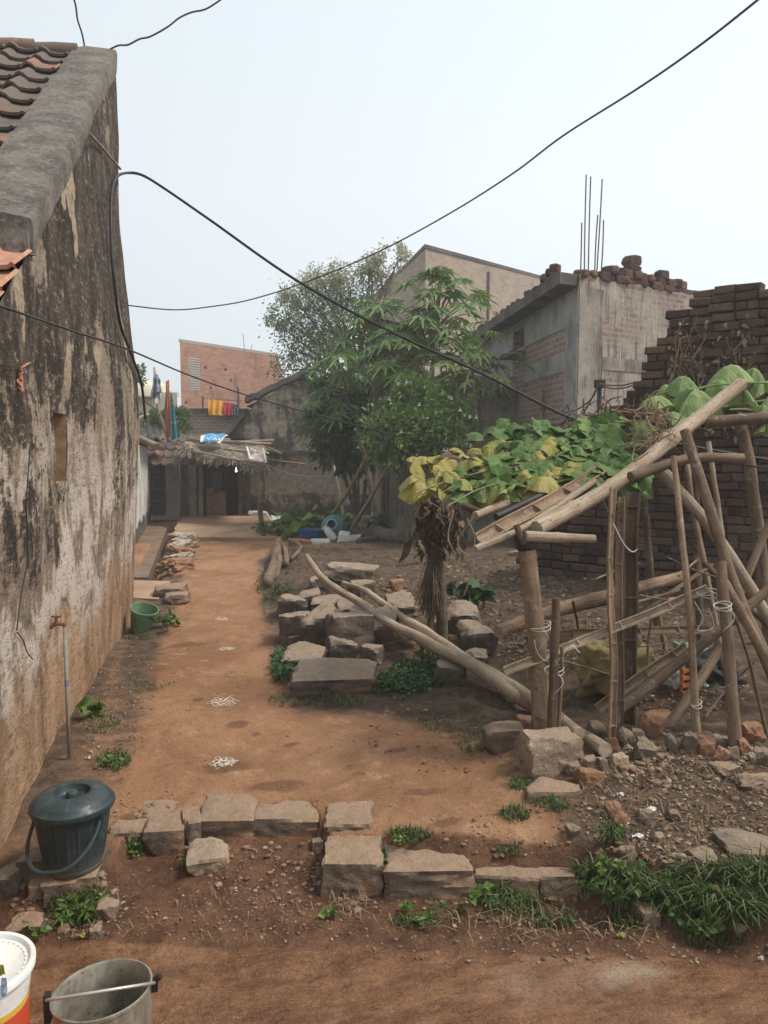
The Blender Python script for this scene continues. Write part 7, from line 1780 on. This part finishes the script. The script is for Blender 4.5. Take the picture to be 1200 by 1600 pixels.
for k, (a_, c_) in enumerate([((930, 905), (1000, 880)), ((1000, 930), (1110, 960)), ((870, 1030), (985, 1065)), ((1040, 870), (1130, 905)), ((1005, 1090), (1080, 1030)), ((1100, 1120), (1180, 1035)), ((895, 940), (905, 985)), ((1020, 960), (1012, 1040)), ((1060, 900), (1095, 870)), ((948, 1010), (1048, 1003))]):
    cane("twig", [(a_[0], a_[1], D0 + rt.uniform(.1, .4)), ((a_[0] + c_[0]) / 2 + rt.uniform(-4, 4), (a_[1] + c_[1]) / 2 + rt.uniform(-6, 6), D0 + .3), (c_[0], c_[1], D0 + rt.uniform(.2, .6))], (rt.uniform(.007, .013), .006), rt.choice(['bamboo', 'bamboo_dark', 'wood']), tr, 9, .7, nside=6)
# loose poles leaning on the trellis at right
LP = "poles leaning at the trellis's right end"
cane("leaning_pole", [(1262, 1190, D0 - .15), (1200, 1040, D0 - .1), (1145, 910, D0), (1070, 672, D0 + .2)], (.036, .028), 'wood', None, 9, label="longest dark pole slanting across the trellis's right end", cat="pole", group=LP, sink=.1)
cane("leaning_pole", [(1260, 1058, D0 + .25), (1131, 857, D0 + .4), (1036, 738, D0 + .55)], (.030, .036), 'bamboo_pale', None, .4, label="pale pole slanting down right from under the vine", cat="pole", group=LP, sink=.4)
cane("leaning_pole", [(1140, 965, D0 + .8), (1170, 893, D0 + .8), (1225, 770, D0 + .8)], .026, 'bamboo', None, .35, label="pole slanting up right beyond the trellis's right post", cat="pole", group=LP, sink=.7)
cane("leaning_pole", [(1127, 905, D0 - .1), (1165, 970, D0 - .1), (1230, 1080, D0 - .1)], .026, 'bamboo', None, .13, label="short jointed bamboo with pale rings crossing the right post", cat="pole", group=LP)
cane("leaning_pole", [(1200, 1160, D0 - .05), (1172, 1040, D0), (1148, 962, D0 + .05)], .010, 'wood', None, 9, label="thinnest dark stick at the trellis's right end", cat="stick", group=LP, sink=.1)
cane("leaning_pole", [(1110, 930, D0 + .7), (1085, 800, D0 + .8), (1068, 690, D0 + .9)], .020, 'bamboo', None, .4, label="slim upright cane behind the longest dark pole", cat="pole", group=LP, sink=1.0)
cane("leaning_pole", [(1140, 1010, D0 + .5), (1128, 850, D0 + .6), (1108, 690, D0 + .7)], .018, 'bamboo_pale', None, .4, label="slim pale cane standing by the right post", cat="pole", group=LP, sink=.7)
cane("leaning_pole", [(1245, 1015, D0 + .4), (1150, 930, D0 + .5), (1100, 880, D0 + .6)], .024, 'bamboo_dark', None, .4, label="dark cane low down behind the right post", cat="pole", group=LP, sink=.5)

# ================================================================== VINES
def lobed_leaf(mb, c, axis, nrm, R, cup=.18, droop=.25, lobes=5, rr=random, wav=.06):
    axis = axis.normalized(); nrm = (nrm - axis * nrm.dot(axis)).normalized(); side = nrm.cross(axis); n = 30; ph = rr.random() * 6
    vs = [c]; fs = []; U = [(0, 0)]
    for ring, q in enumerate((.35, .7, 1.0)):
        for k in range(n):
            a = -math.pi * .93 + 2 * math.pi * .93 * k / (n - 1); lob = .91 + .09 * math.cos(a * lobes) * (q > .6); notch = 1 - .45 * max(0, (abs(a) - 2.3) / .62)
            r = R * q * lob * notch; tooth = 1 + .05 * (k % 2) * (q > .9); r *= tooth
            p = c + axis * (math.cos(a) * r) + side * (math.sin(a) * r * 1.02) + nrm * (R * cup * q * q * .6 + R * wav * math.sin(a * 3 + ph) * q) - Vector((0, 0, droop * R * q * q)); vs.append(p); U.append((math.cos(a) * r / R, math.sin(a) * r / R))
    for k in range(n - 1):
        fs.append((0, 1 + k, 2 + k))
        for g in (0, 1): fs.append((1 + g * n + k, 1 + (g + 1) * n + k, 2 + (g + 1) * n + k, 2 + g * n + k))
    mb.add(vs, fs, [[U[i] for i in f] for f in fs])
rr = random.Random(77)
gv_ = thing("gourd_vine", "sprawling gourd vine with green and yellowing leaves over the trellis roof", "vine", P(820, 760, 5.2))
lg, ly, lbn, stv = MB(), MB(), MB(), MB()
def roofd(px, py): return D0 + .15 + (px - 745) / 420 * .7 + max(0, (850 - .42 * (px - 745) - py)) / 100 * .75
def vleaf(px, py, mb, R, droop=None, tilt=.6):
    d = roofd(px, py); c = P(px, py, d) + Vector((0, 0, rr.uniform(-.02, .06)))
    az = rr.uniform(0, 6.28); ax = Vector((math.cos(az), math.sin(az), rr.uniform(-.35, .1))) - FH * .5; nr = Vector((rr.gauss(0, .35), rr.gauss(0, .35), 1)) - FH * tilt * rr.uniform(.2, 1.5)
    lobed_leaf(mb, c, ax, nr, R, rr.uniform(-.3, .45), rr.uniform(.05, .7) if droop is None else droop, 5, rr, rr.uniform(.05, .17))
    if rr.random() < .6:
        q = c - Vector((0, 0, R * 1.2)) + Vector((rr.gauss(0, .05), rr.gauss(0, .05), 0)); stv.tube(catmull([c, c.lerp(q, .5) + RGT * rr.gauss(0, .02), q], 3), .004, 5, caps=False)
for k in range(215):      # green mass
    px = rr.triangular(690, 1005, 880); lo = 668 + (max(0, 800 - px) * .25); hi = 768 - (px - 745) * .16 if px < 900 else 765
    vleaf(px, rr.uniform(lo, hi), lg, rr.uniform(.045, .115), tilt=1.0)
for k in range(34):      # fresh leaves hanging over the front at right
    vleaf(rr.uniform(915, 1008), rr.uniform(662, 765), lg, rr.uniform(.08, .14), rr.uniform(.2, .7), 1.6)
for k in range(44):
    px = rr.uniform(640, 900); vleaf(px, rr.uniform(690, 762) if px > 720 else rr.uniform(715, 765), ly, rr.uniform(.05, .11), rr.uniform(.2, .9), 1.0)
for (px, py, R) in [(772, 760, .13), (790, 772, .11), (826, 754, .13), (850, 756, .12), (645, 762, .11), (688, 742, .12), (668, 750, .10), (810, 690, .14), (770, 690, .13), (720, 700, .1), (875, 690, .09), (640, 758, .09)]:
    vleaf(px, py, ly, R, .55, 1.4)
for (px, py, R) in [(700, 716, .10), (716, 724, .09), (735, 714, .09), (880, 725, .08)]: vleaf(px, py, lbn, R, .5, 1.2)
lg.build("green_leaves", M['gourd_green'], gv_); ly.build("yellow_leaves", M['gourd_yellow'], gv_); lbn.build("dead_leaves", M['gourd_brown'], gv_)
for pts in ([(650, 770), (720, 745), (800, 730), (900, 715), (990, 690)], [(700, 790), (760, 760), (850, 745), (930, 735)], [(745, 800), (715, 850), (740, 880), (725, 930)], [(708, 800), (700, 840), (712, 870), (704, 900)], [(730, 810), (742, 840), (736, 870)], [(938, 770), (960, 785), (1000, 780), (1020, 778)], [(940, 770), (950, 800), (980, 860)], [(930, 690), (935, 678), (925, 668)]):
    stv.tube(catmull([P(x, y, roofd(x, min(y, 800)) - .05) for x, y in pts], 6), .0045, 5)
for k in range(34):
    px = rr.uniform(650, 1000); py = rr.uniform(740, 775) - (px - 745) * .12; p = P(px, py, roofd(px, py) - .03); pts = [p]; 
    for j in range(6): p = p + Vector((rr.gauss(0, .025), rr.gauss(0, .02), -rr.uniform(.0, .05))); pts.append(p)
    stv.tube(catmull(pts, 3), rr.uniform(.0012, .0028), 4, caps=False)
stv.build("stems", m_simple("pale_vine_stem", (.20, .19, .10), (.32, .28, .18), 9, .8, bump=0), gv_)
# drooping pumpkin leaves
pv_ = thing("pumpkin_vine", "wilting vine with large folded pale green leaves on the trellis's high right end", "vine", P(1120, 640, D0 + 1.1))
pl_ = MB()
for (px, py, w_, h_, d, an) in [(1069, 598, 66, 34, 5.7, .10), (1142, 580, 84, 34, 5.9, .03), (1086, 622, 96, 42, 5.5, .12), (1026, 632, 56, 44, 5.6, .5), (1160, 624, 56, 50, 5.4, -.5), (1060, 656, 62, 34, 5.3, .0), (1192, 606, 60, 36, 5.8, .1), (1194, 644, 50, 34, 5.3, -.2), (1198, 672, 40, 30, 5.2, .3), (1040, 612, 50, 36, 5.8, .3), (1120, 604, 60, 36, 5.8, -.1), (1180, 584, 40, 28, 5.9, -.4), (1215, 625, 60, 40, 5.5, .1)]:
    az = rr.uniform(0, 6.28); R_ = w_ * d / F * .46; nr = Vector((rr.gauss(0, .22), rr.gauss(0, .22), 1)) - FH * rr.uniform(.15, .55)
    lobed_leaf(pl_, P(px, py - h_ * .32, d), Vector((math.cos(az), math.sin(az), rr.uniform(-.2, .1))), nr, R_, rr.uniform(-.25, .0), rr.uniform(.55, 1.0), 5, rr, rr.uniform(.08, .18))
pl_.build("leaves", M['pumpkin'], pv_)
st_ = MB()
for pts in ([(1020, 650), (1050, 625), (1100, 605), (1170, 598), (1230, 600)], [(1065, 650), (1090, 632), (1120, 620)], [(1140, 640), (1165, 640), (1200, 648)], [(1110, 640), (1150, 632), (1200, 625)]): st_.tube(catmull([P(x, y, 5.65) for x, y in pts], 6), .010, 6)
st_.build("stems", M['pumpkin'], pv_)
# dry twig tangle on the beams
dt = MB()
for k in range(46):
    x = rr.uniform(985, 1045); y = rr.uniform(640, 700); d = D0 + rr.uniform(.6, .9); p = P(x, y, d); pts = [p]
    for j in range(4): p = p + Vector((rr.gauss(0, .05), rr.gauss(0, .05), rr.gauss(0, .045))); pts.append(p)
    dt.tube(catmull(pts, 3), rr.uniform(.0015, .005), 4, caps=False)
tag(dt.build("dry_tangle", M['drygrass']), "tangle of dry brown stems between the gourd and pumpkin vines", "dry vine")
# dead creeper on the ruined wall
dc = MB()
for k in range(16):
    u = rr.uniform(uon(OR, UR_, 1060, 500), uon(OR, UR_, 1190, 500)); z = rr.uniform(2.5, 3.25); p = OR + UR_ * u + NR * .26; p.z = z; pts = [p]
    for j in range(7): p = p + Vector((rr.gauss(0, .05), rr.gauss(0, .02), -rr.uniform(.03, .16))); pts.append(p)
    dc.tube(catmull(pts, 2), rr.uniform(.003, .007), 4, caps=False)
n = 260; us = RNG.uniform(uon(OR, UR_, 1060, 500), uon(OR, UR_, 1190, 500), n); pos = np.array([list(OR + UR_ * float(u) + NR * .27) for u in us]); pos[:, 2] = RNG.uniform(2.0, 3.15, n); leaves(dc, pos, RNG.normal(size=(n, 3)) + np.array([0, 0, -.8]), RNG.uniform(.03, .09, n), .3, .4, .2)
tag(dc.build("dead_creeper", M['drygrass']), "dead creeper hanging down the top of the ruined wall", "creeper")
db_ = MB()
for k in range(90):
    x = rr.uniform(888, 1000); p = P(x, 690 - (x - 888) * .12 - rr.uniform(0, 30), 8.0); pts = [p]
    for j in range(4): p = p + Vector((rr.gauss(0, .09), rr.gauss(0, .09), rr.gauss(.02, .07))); pts.append(p)
    db_.tube(catmull(pts, 2), rr.uniform(.003, .008), 4, caps=False)
tag(db_.build("dead_brush", M['gourd_brown']), "dead brush heaped on the sloping end of the ruined wall", "dead brush")

# ---- withered stalk with hanging dead leaves
g6 = GH(692, 1000); D6 = depth(g6)
ws_ = thing("withered_stalk", "withered brown stalk hung with dead leaves, left of the trellis", "dead plant", g6)
b_ = MB(); b_.tube(catmull([g6 - Vector((0, 0, .1)), P(688, 900, D6), P(678, 760, D6)], 6), [.05, .05, .048, .046, .045, .044, .042, .040, .038, .036, .034, .03, .028], 8); b_.tube(catmull([GH(672, 1002), P(676, 900, D6 + .05), P(684, 780, D6 + .05)], 5), .03, 7); b_.build("stalk", M['bark'], ws_, smooth=True)
dl = MB()
for k in range(150):
    px, py = rr.gauss(682, 17), rr.uniform(752, 845); c = P(px, py, D6 + rr.uniform(-.12, .12)); ax = Vector((rr.gauss(0, .3), rr.gauss(0, .3), -1)).normalized(); sdv = ax.cross(Vector((rr.gauss(0, 1), rr.gauss(0, 1), 0))).normalized(); nv_ = ax.cross(sdv)
    L_ = rr.uniform(.08, .26); W_ = L_ * rr.uniform(.10, .22); tw_ = rr.uniform(-2, 2); cu = rr.uniform(-.5, .5); ph = rr.random() * 6
    def fn(u, v, c=c, ax=ax, sdv=sdv, nv_=nv_):
        wv_ = W_ * (math.sin(math.pi * min(1, .08 + v)) ** .7) * (2 * u - 1); a_ = tw_ * v; return c + ax * (v * L_) + (sdv * math.cos(a_) + nv_ * math.sin(a_)) * wv_ + nv_ * (cu * L_ * v * v + .3 * abs(wv_) + .012 * math.sin(v * 11 + ph))
    dl.grid(fn, 3, 7)
dl.build("dead_leaves", M['gourd_brown'], ws_)
br = MB()
for k in range(160):
    a = P(rr.gauss(676, 4), rr.uniform(856, 876), D6 - .06); e = P(rr.gauss(672, 10), rr.uniform(925, 968), D6 - .08 + rr.gauss(0, .04)); br.tube([a, a.lerp(e, .5) + Vector((rr.gauss(0, .008), rr.gauss(0, .008), 0)), e], rr.uniform(.002, .005), 4, caps=False)
tag(br.build("twig_broom", m_simple("dark_broom_twigs", (.06, .042, .03), (.13, .092, .065), 9, .9)), "bundle of dark twigs tied to the withered stalk like a broom", "broom")

# ================================================================== RUBBISH UNDER THE TRELLIS
M['sack_y'] = m_simple("yellow_woven_sack", (.20, .16, .065), (.30, .245, .11), 7, .8, bump=.3); 
def lump(name, label, cat, px, py, wpx, hpx, dep, mat, seed, rough=.10, back=0., fold=.0):
    b0 = GH(px, py) + FH * back; d = depth(b0); b_ = MB(); rock_mesh(b_, b0 - Vector((0, 0, .01)) + FH * dep * .4, (wpx * d / F, dep, hpx * d / F), seed, n=16, chips=5, rough=rough, boxy=.75); return tag(b_.build(name, M[mat], smooth=True), label, cat)
lump("yellow_sack", "slumped dull yellow sack behind the split canes", "sack", 975, 1102, 84, 78, .35, 'sack_y', 11, .17, .15)
lump("plastic_bag", "crumpled white plastic bag under the trellis", "bag", 1070, 1088, 34, 46, .18, 'wplastic', 13, .22, .1)
lump("plastic_bag", "small white torn bag beside the orange crate", "bag", 1098, 1092, 22, 28, .12, 'wh_dirty', 14, .22, .1)
M['crate_o'] = m_simple("orange_plastic", (.42, .12, .03), (.55, .19, .06), 9, .6)
cr0 = GH(1115, 1110) + FH * .25; cr = thing("broken_crate", "broken orange plastic crate lying in the rubbish under the trellis", "crate", cr0)
b_ = MB(); Rr = rotz(.3); 
for k in range(4): b_.box(cr0 + Vector((0, 0, .04 + .045 * k)) , (.26, .012, .022), Rr)
for k in range(4): b_.box(cr0 + Rr @ Vector((-.12 + .08 * k, .014, .10)), (.016, .012, .2), Rr)
b_.build("front_panel", M['crate_o'], cr)
b_ = MB()
for k in range(4): b_.box(cr0 + Rr @ Vector((.13, .12, .04 + .045 * k)), (.012, .22, .022), Rr)
b_.box(cr0 + Rr @ Vector((0, .12, .02)), (.25, .22, .012), Rr); b_.build("side_panel", M['crate_o'], cr)
lump("dark_sack", "black rubbish sack at the frame's right edge under the poles", "sack", 1150, 1112, 90, 60, .3, 'cable', 19, .12, .3)
lump("green_rag", "dull green rag behind the orange crate", "rag", 1128, 1080, 44, 40, .15, 'mossgreen', 21, .15, .45)
lump("basket", "brown earthen lump behind the yellow sack", "clod", 1010, 1090, 60, 40, .3, 'bark', 23, .08, .4)
# small litter on the slope
for lb, px, py, s_ in [("white paper scrap on the dark slope", 996, 1311, .05), ("white bone-shaped scrap above the paper scrap", 1016, 1268, .045), ("white speck of litter high on the slope", 969, 1245, .03), ("white litter scrap beside the weed mat near the wall", 138, 1187, .03), ("pale yellow fallen leaf in front of the weeds", 970, 1466, .035), ("dry pale leaf right of the bucket's weeds", 127, 1466, .035), ("small white scrap at the road's far right", 1188, 1502, .02)]:
    b_ = MB(); g_ = GH(px, py) + Vector((0, 0, .006)); b_.grid(lambda u, v: g_ + RGT * (s_ * (u - .5)) + FH * (s_ * .5 * (v - .5)) + Vector((0, 0, .008 + .006 * math.sin(u * 6 + v * 4))), 5, 4); b_.grid(lambda u, v: g_ + RGT * (s_ * (u - .5)) + FH * (s_ * .5 * (v - .5)) + Vector((0, 0, .006 + .006 * math.sin(u * 6 + v * 4))), 5, 4)
    tag(b_.build("litter_scrap", M['ban_white'] if "white" in lb else M['gourd_yellow']), lb, "litter")

# ================================================================== KOLAMS, PUDDLE, WIRES
M['chalk'] = m_simple("rice_flour", (.46, .36, .28), (.66, .58, .50), 60, .95, bump=0)
def kolam(label, px, py, wpx, seed):
    c = GH(px, py); d = depth(c); R = wpx * d / F / 2; rr = random.Random(seed); b_ = MB(); curves = []
    curves.append([(R * (.62 + .38 * math.cos(6 * t)) * math.cos(t), R * (.62 + .38 * math.cos(6 * t)) * math.sin(t)) for t in np.linspace(0, 2 * math.pi, 90)])
    curves.append([(R * (.45 + .28 * math.cos(6 * t + math.pi)) * math.cos(t), R * (.45 + .28 * math.cos(6 * t + math.pi)) * math.sin(t)) for t in np.linspace(0, 2 * math.pi, 90)])
    for k in range(6):
        a = k * math.pi / 3 + .52; cx, cy = .55 * R * math.cos(a), .55 * R * math.sin(a); curves.append([(cx + .22 * R * math.cos(t), cy + .22 * R * math.sin(t)) for t in np.linspace(0, 2 * math.pi, 20)])
    for k in range(6): a = k * math.pi / 3 + .1; curves.append([(.1 * R * math.cos(a), .1 * R * math.sin(a)), (.95 * R * math.cos(a), .95 * R * math.sin(a))])
    for cv_ in curves:
        pts = []
        for (x, y) in cv_: pts.append((x + c.x + R * .12 * mn.noise(Vector((x * 4 / R, y * 4 / R, seed))), y + c.y + R * .12 * mn.noise(Vector((y * 4 / R, x * 4 / R, seed + 9)))))
        wd = .0026; 
        for k in range(len(pts) - 1):
            if rr.random() < .22: continue
            (x0, y0), (x1, y1) = pts[k], pts[k + 1]; dx, dy = x1 - x0, y1 - y0; L = math.hypot(dx, dy) + 1e-9; nx, ny = -dy / L * wd * rr.uniform(.6, 1.3), dx / L * wd * rr.uniform(.6, 1.3); z0 = hz(x0, y0) + .004; z1 = hz(x1, y1) + .004
            b_.add([(x0 - nx, y0 - ny, z0), (x1 - nx, y1 - ny, z1), (x1 + nx, y1 + ny, z1), (x0 + nx, y0 + ny, z0)], [(0, 1, 2, 3)])
    tag(b_.build("kolam", M['chalk']), label, "kolam drawing", "white kolam drawings on the path")
kolam("white kolam drawn nearest the step stones", 350, 1193, 46, 1); kolam("wide white kolam second along the path", 349, 1098, 52, 2); kolam("small white kolam third along the path", 354, 1014, 28, 3); kolam("farthest and smallest white kolam on the path", 347, 967, 24, 4)
q_ = NT("puddle_water"); M['water'] = q_.done((.11, .062, .038), .26, [(q_.noise(q_.tex('Object'), 9, 3, .5), .05, .01)], spec=.5)
def puddle(pix, zoff=.0):
    pts = []
    for x, y in pix: g = G(x, y, -.012); pts.append(g)
    n = len(pts); sm = []
    for k in range(n):
        for t in range(6): p = pts[k].lerp(pts[(k + 1) % n], t / 6); sm.append(p + Vector((random.uniform(-.008, .008), random.uniform(-.008, .008), 0)))
    z = float(np.percentile([hz(p.x, p.y) for p in sm], 45))
    b_ = MB(); b_.poly([Vector((p.x, p.y, z + .002)) for p in sm]); tag(b_.build("puddle", M['water']), kind='structure')
def wire(label, pts, r, mat='wire', n=10, cat="cable", name="overhead_wire", group="overhead wires"):
    b_ = MB(); b_.tube(catmull([P(*p) if not isinstance(p, Vector) else p for p in pts], n), r, 6); return tag(b_.build(name, M[mat], smooth=True), label, cat, group)
w0 = onX(207, 655, WX + .05)
c_pts = [(207, 655), (203, 600), (190, 555), (176, 510), (171, 460), (169, 400), (172, 330), (176, 295), (187, 275)]
wp_c = []
for x, y in c_pts:
    q = onX(x, y, WX + .05); q.x = WX + bulge(q.y, q.z) + .03; wp_c.append(CAM + (q - CAM) * .985)
wire("thick black cable looping off the stained wall and across the yard", wp_c + [P(203, 270, 8.1), P(225, 275, 8.0), P(262, 298, 7.9), P(330, 345, 7.7), P(460, 436, 7.4), P(600, 513, 7.2), P(750, 582, 7.0), P(880, 648, 6.9), P(960, 675, 6.8), P(1060, 694, 6.8), P(1220, 722, 6.8)], .0145, 'cable', 8)
wire("thin wire rising from the left wall to the sky at top right", [(190, 476, 9.3), (270, 484, 9.6), (330, 479, 9.8), (392, 468, 9.8), (480, 440, 9.4), (590, 394, 8.9), (700, 335, 8.2), (800, 272, 7.4), (880, 212, 6.8), (1000, 136, 6.0), (1100, 66, 5.4), (1215, -25, 4.8)], .0085)
wire("thin wire crossing low from the left wall over the vine", [(-30, 468, 2.9), (0, 478, 3.05), (110, 516, 3.8), (200, 546, 4.7), (300, 588, 5.5), (400, 622, 6.2), (520, 655, 6.4), (640, 685, 6.4), (780, 706, 6.2), (930, 711, 5.8), (1070, 716, 5.3), (1220, 734, 4.9)], .0055, 'cable')
wire("crooked wire dropping onto the roof peak from the top left", [(132, 72, 8.3), (128, 52, 8.2), (121, 30, 8.1), (118, 8, 8.0), (108, -30, 7.9)], .009, 'cable', 4)
wire("wavy wire running from the roof peak up to the right", [(170, 78, 8.3), (185, 71, 8.3), (200, 70, 8.2), (218, 61, 8.2), (235, 57, 8.1), (262, 42, 8.0), (280, 28, 8.0), (300, 19, 7.9), (322, 14, 7.9), (350, -4, 7.8), (380, -25, 7.7)], .0095, 'wire', 4)
wire("thin loose wire hanging down the stained wall's near end", [CAM + (onX(x, y, WX + .04) - CAM) * .97 for x, y in [(48, 690), (44, 740), (41, 790), (43, 830), (42, 880), (33, 930), (26, 985)]] , .003, 'cable', 5, "wire", "wall_wire", None)
wire("short hooked wire below the loose wire on the stained wall", [CAM + (onX(x, y, WX + .04) - CAM) * .97 for x, y in [(27, 988), (36, 1000), (42, 1018), (51, 1030)]], .003, 'cable', 5, "wire", "wall_wire", None)
sk = onX(141, 210, WX + .06); sk2 = onX(188, 264, WX + .06)
b_ = MB(); b_.tube(catmull([CAM + (sk - CAM) * .985, CAM + (onX(162, 233, WX) - CAM) * .97, CAM + (sk2 - CAM) * .96], 5), .012, 6); tag(b_.build("stick", M['bamboo_pale'], smooth=True), "thin pale stick holding the black cable off the wall", "stick")
b_ = MB(); a_ = CAM + (onX(206, 662, WX) - CAM) * .97; b_.tube(catmull([a_, P(218, 652, 8.6), P(232, 647, 8.8)], 5), [.02] * 6 + [.012] * 5, 7); tag(b_.build("bracket_arm", M['bamboo_pale'], smooth=True), "pale curved branch stub at the foot of the black cable", "branch")
# orange rag on the wall
rg0 = CAM + (onX(36, 585, WX) - CAM) * .975
b_ = MB()
for x0, y0, x1, y1, wd in [(33, 574, 45, 566, .035), (32, 576, 31, 603, .016), (31, 590, 33, 612, .02)]:
    a_ = CAM + (onX(x0, y0, WX) - CAM) * .97; e_ = CAM + (onX(x1, y1, WX) - CAM) * .97
    b_.grid(lambda u, v: a_.lerp(e_, v) + Vector((0, 1, .2)) * (wd * (u - .5)) + Vector((.014 * math.sin(u * 9 + v * 7), 0, 0)), 6, 8)
tag(b_.build("wall_rag", m_simple("rust_cloth", (.30, .10, .05), (.52, .28, .18), 30, .9), smooth=True), "rust-coloured rag tied to a wire on the stained wall", "rag")
wire("thin wire holding the rust-coloured rag", [CAM + (onX(x, y, WX) - CAM) * .975 for x, y in [(-20, 566), (8, 570), (32, 572), (50, 561), (64, 560)]], .0025, 'cable', 5, "wire", "wall_wire", None)

# ================================================================== HAZE
hm = bpy.data.materials.new("pale_air"); hm.use_nodes = True; ht = hm.node_tree; ht.nodes.remove(ht.nodes['Principled BSDF'])
pvn = ht.nodes.new("ShaderNodeVolumePrincipled"); pvn.inputs['Color'].default_value = (.97, .98, .99, 1); pvn.inputs['Density'].default_value = .0034; pvn.inputs['Anisotropy'].default_value = .2
ht.links.new(pvn.outputs[0], ht.nodes['Material Output'].inputs['Volume'])
hzb = MB(); hzb.box((0, 300, 5.0), (1990, 2600, 14.0)); hzo = hzb.build("haze", hm); tag(hzo, kind='stuff')
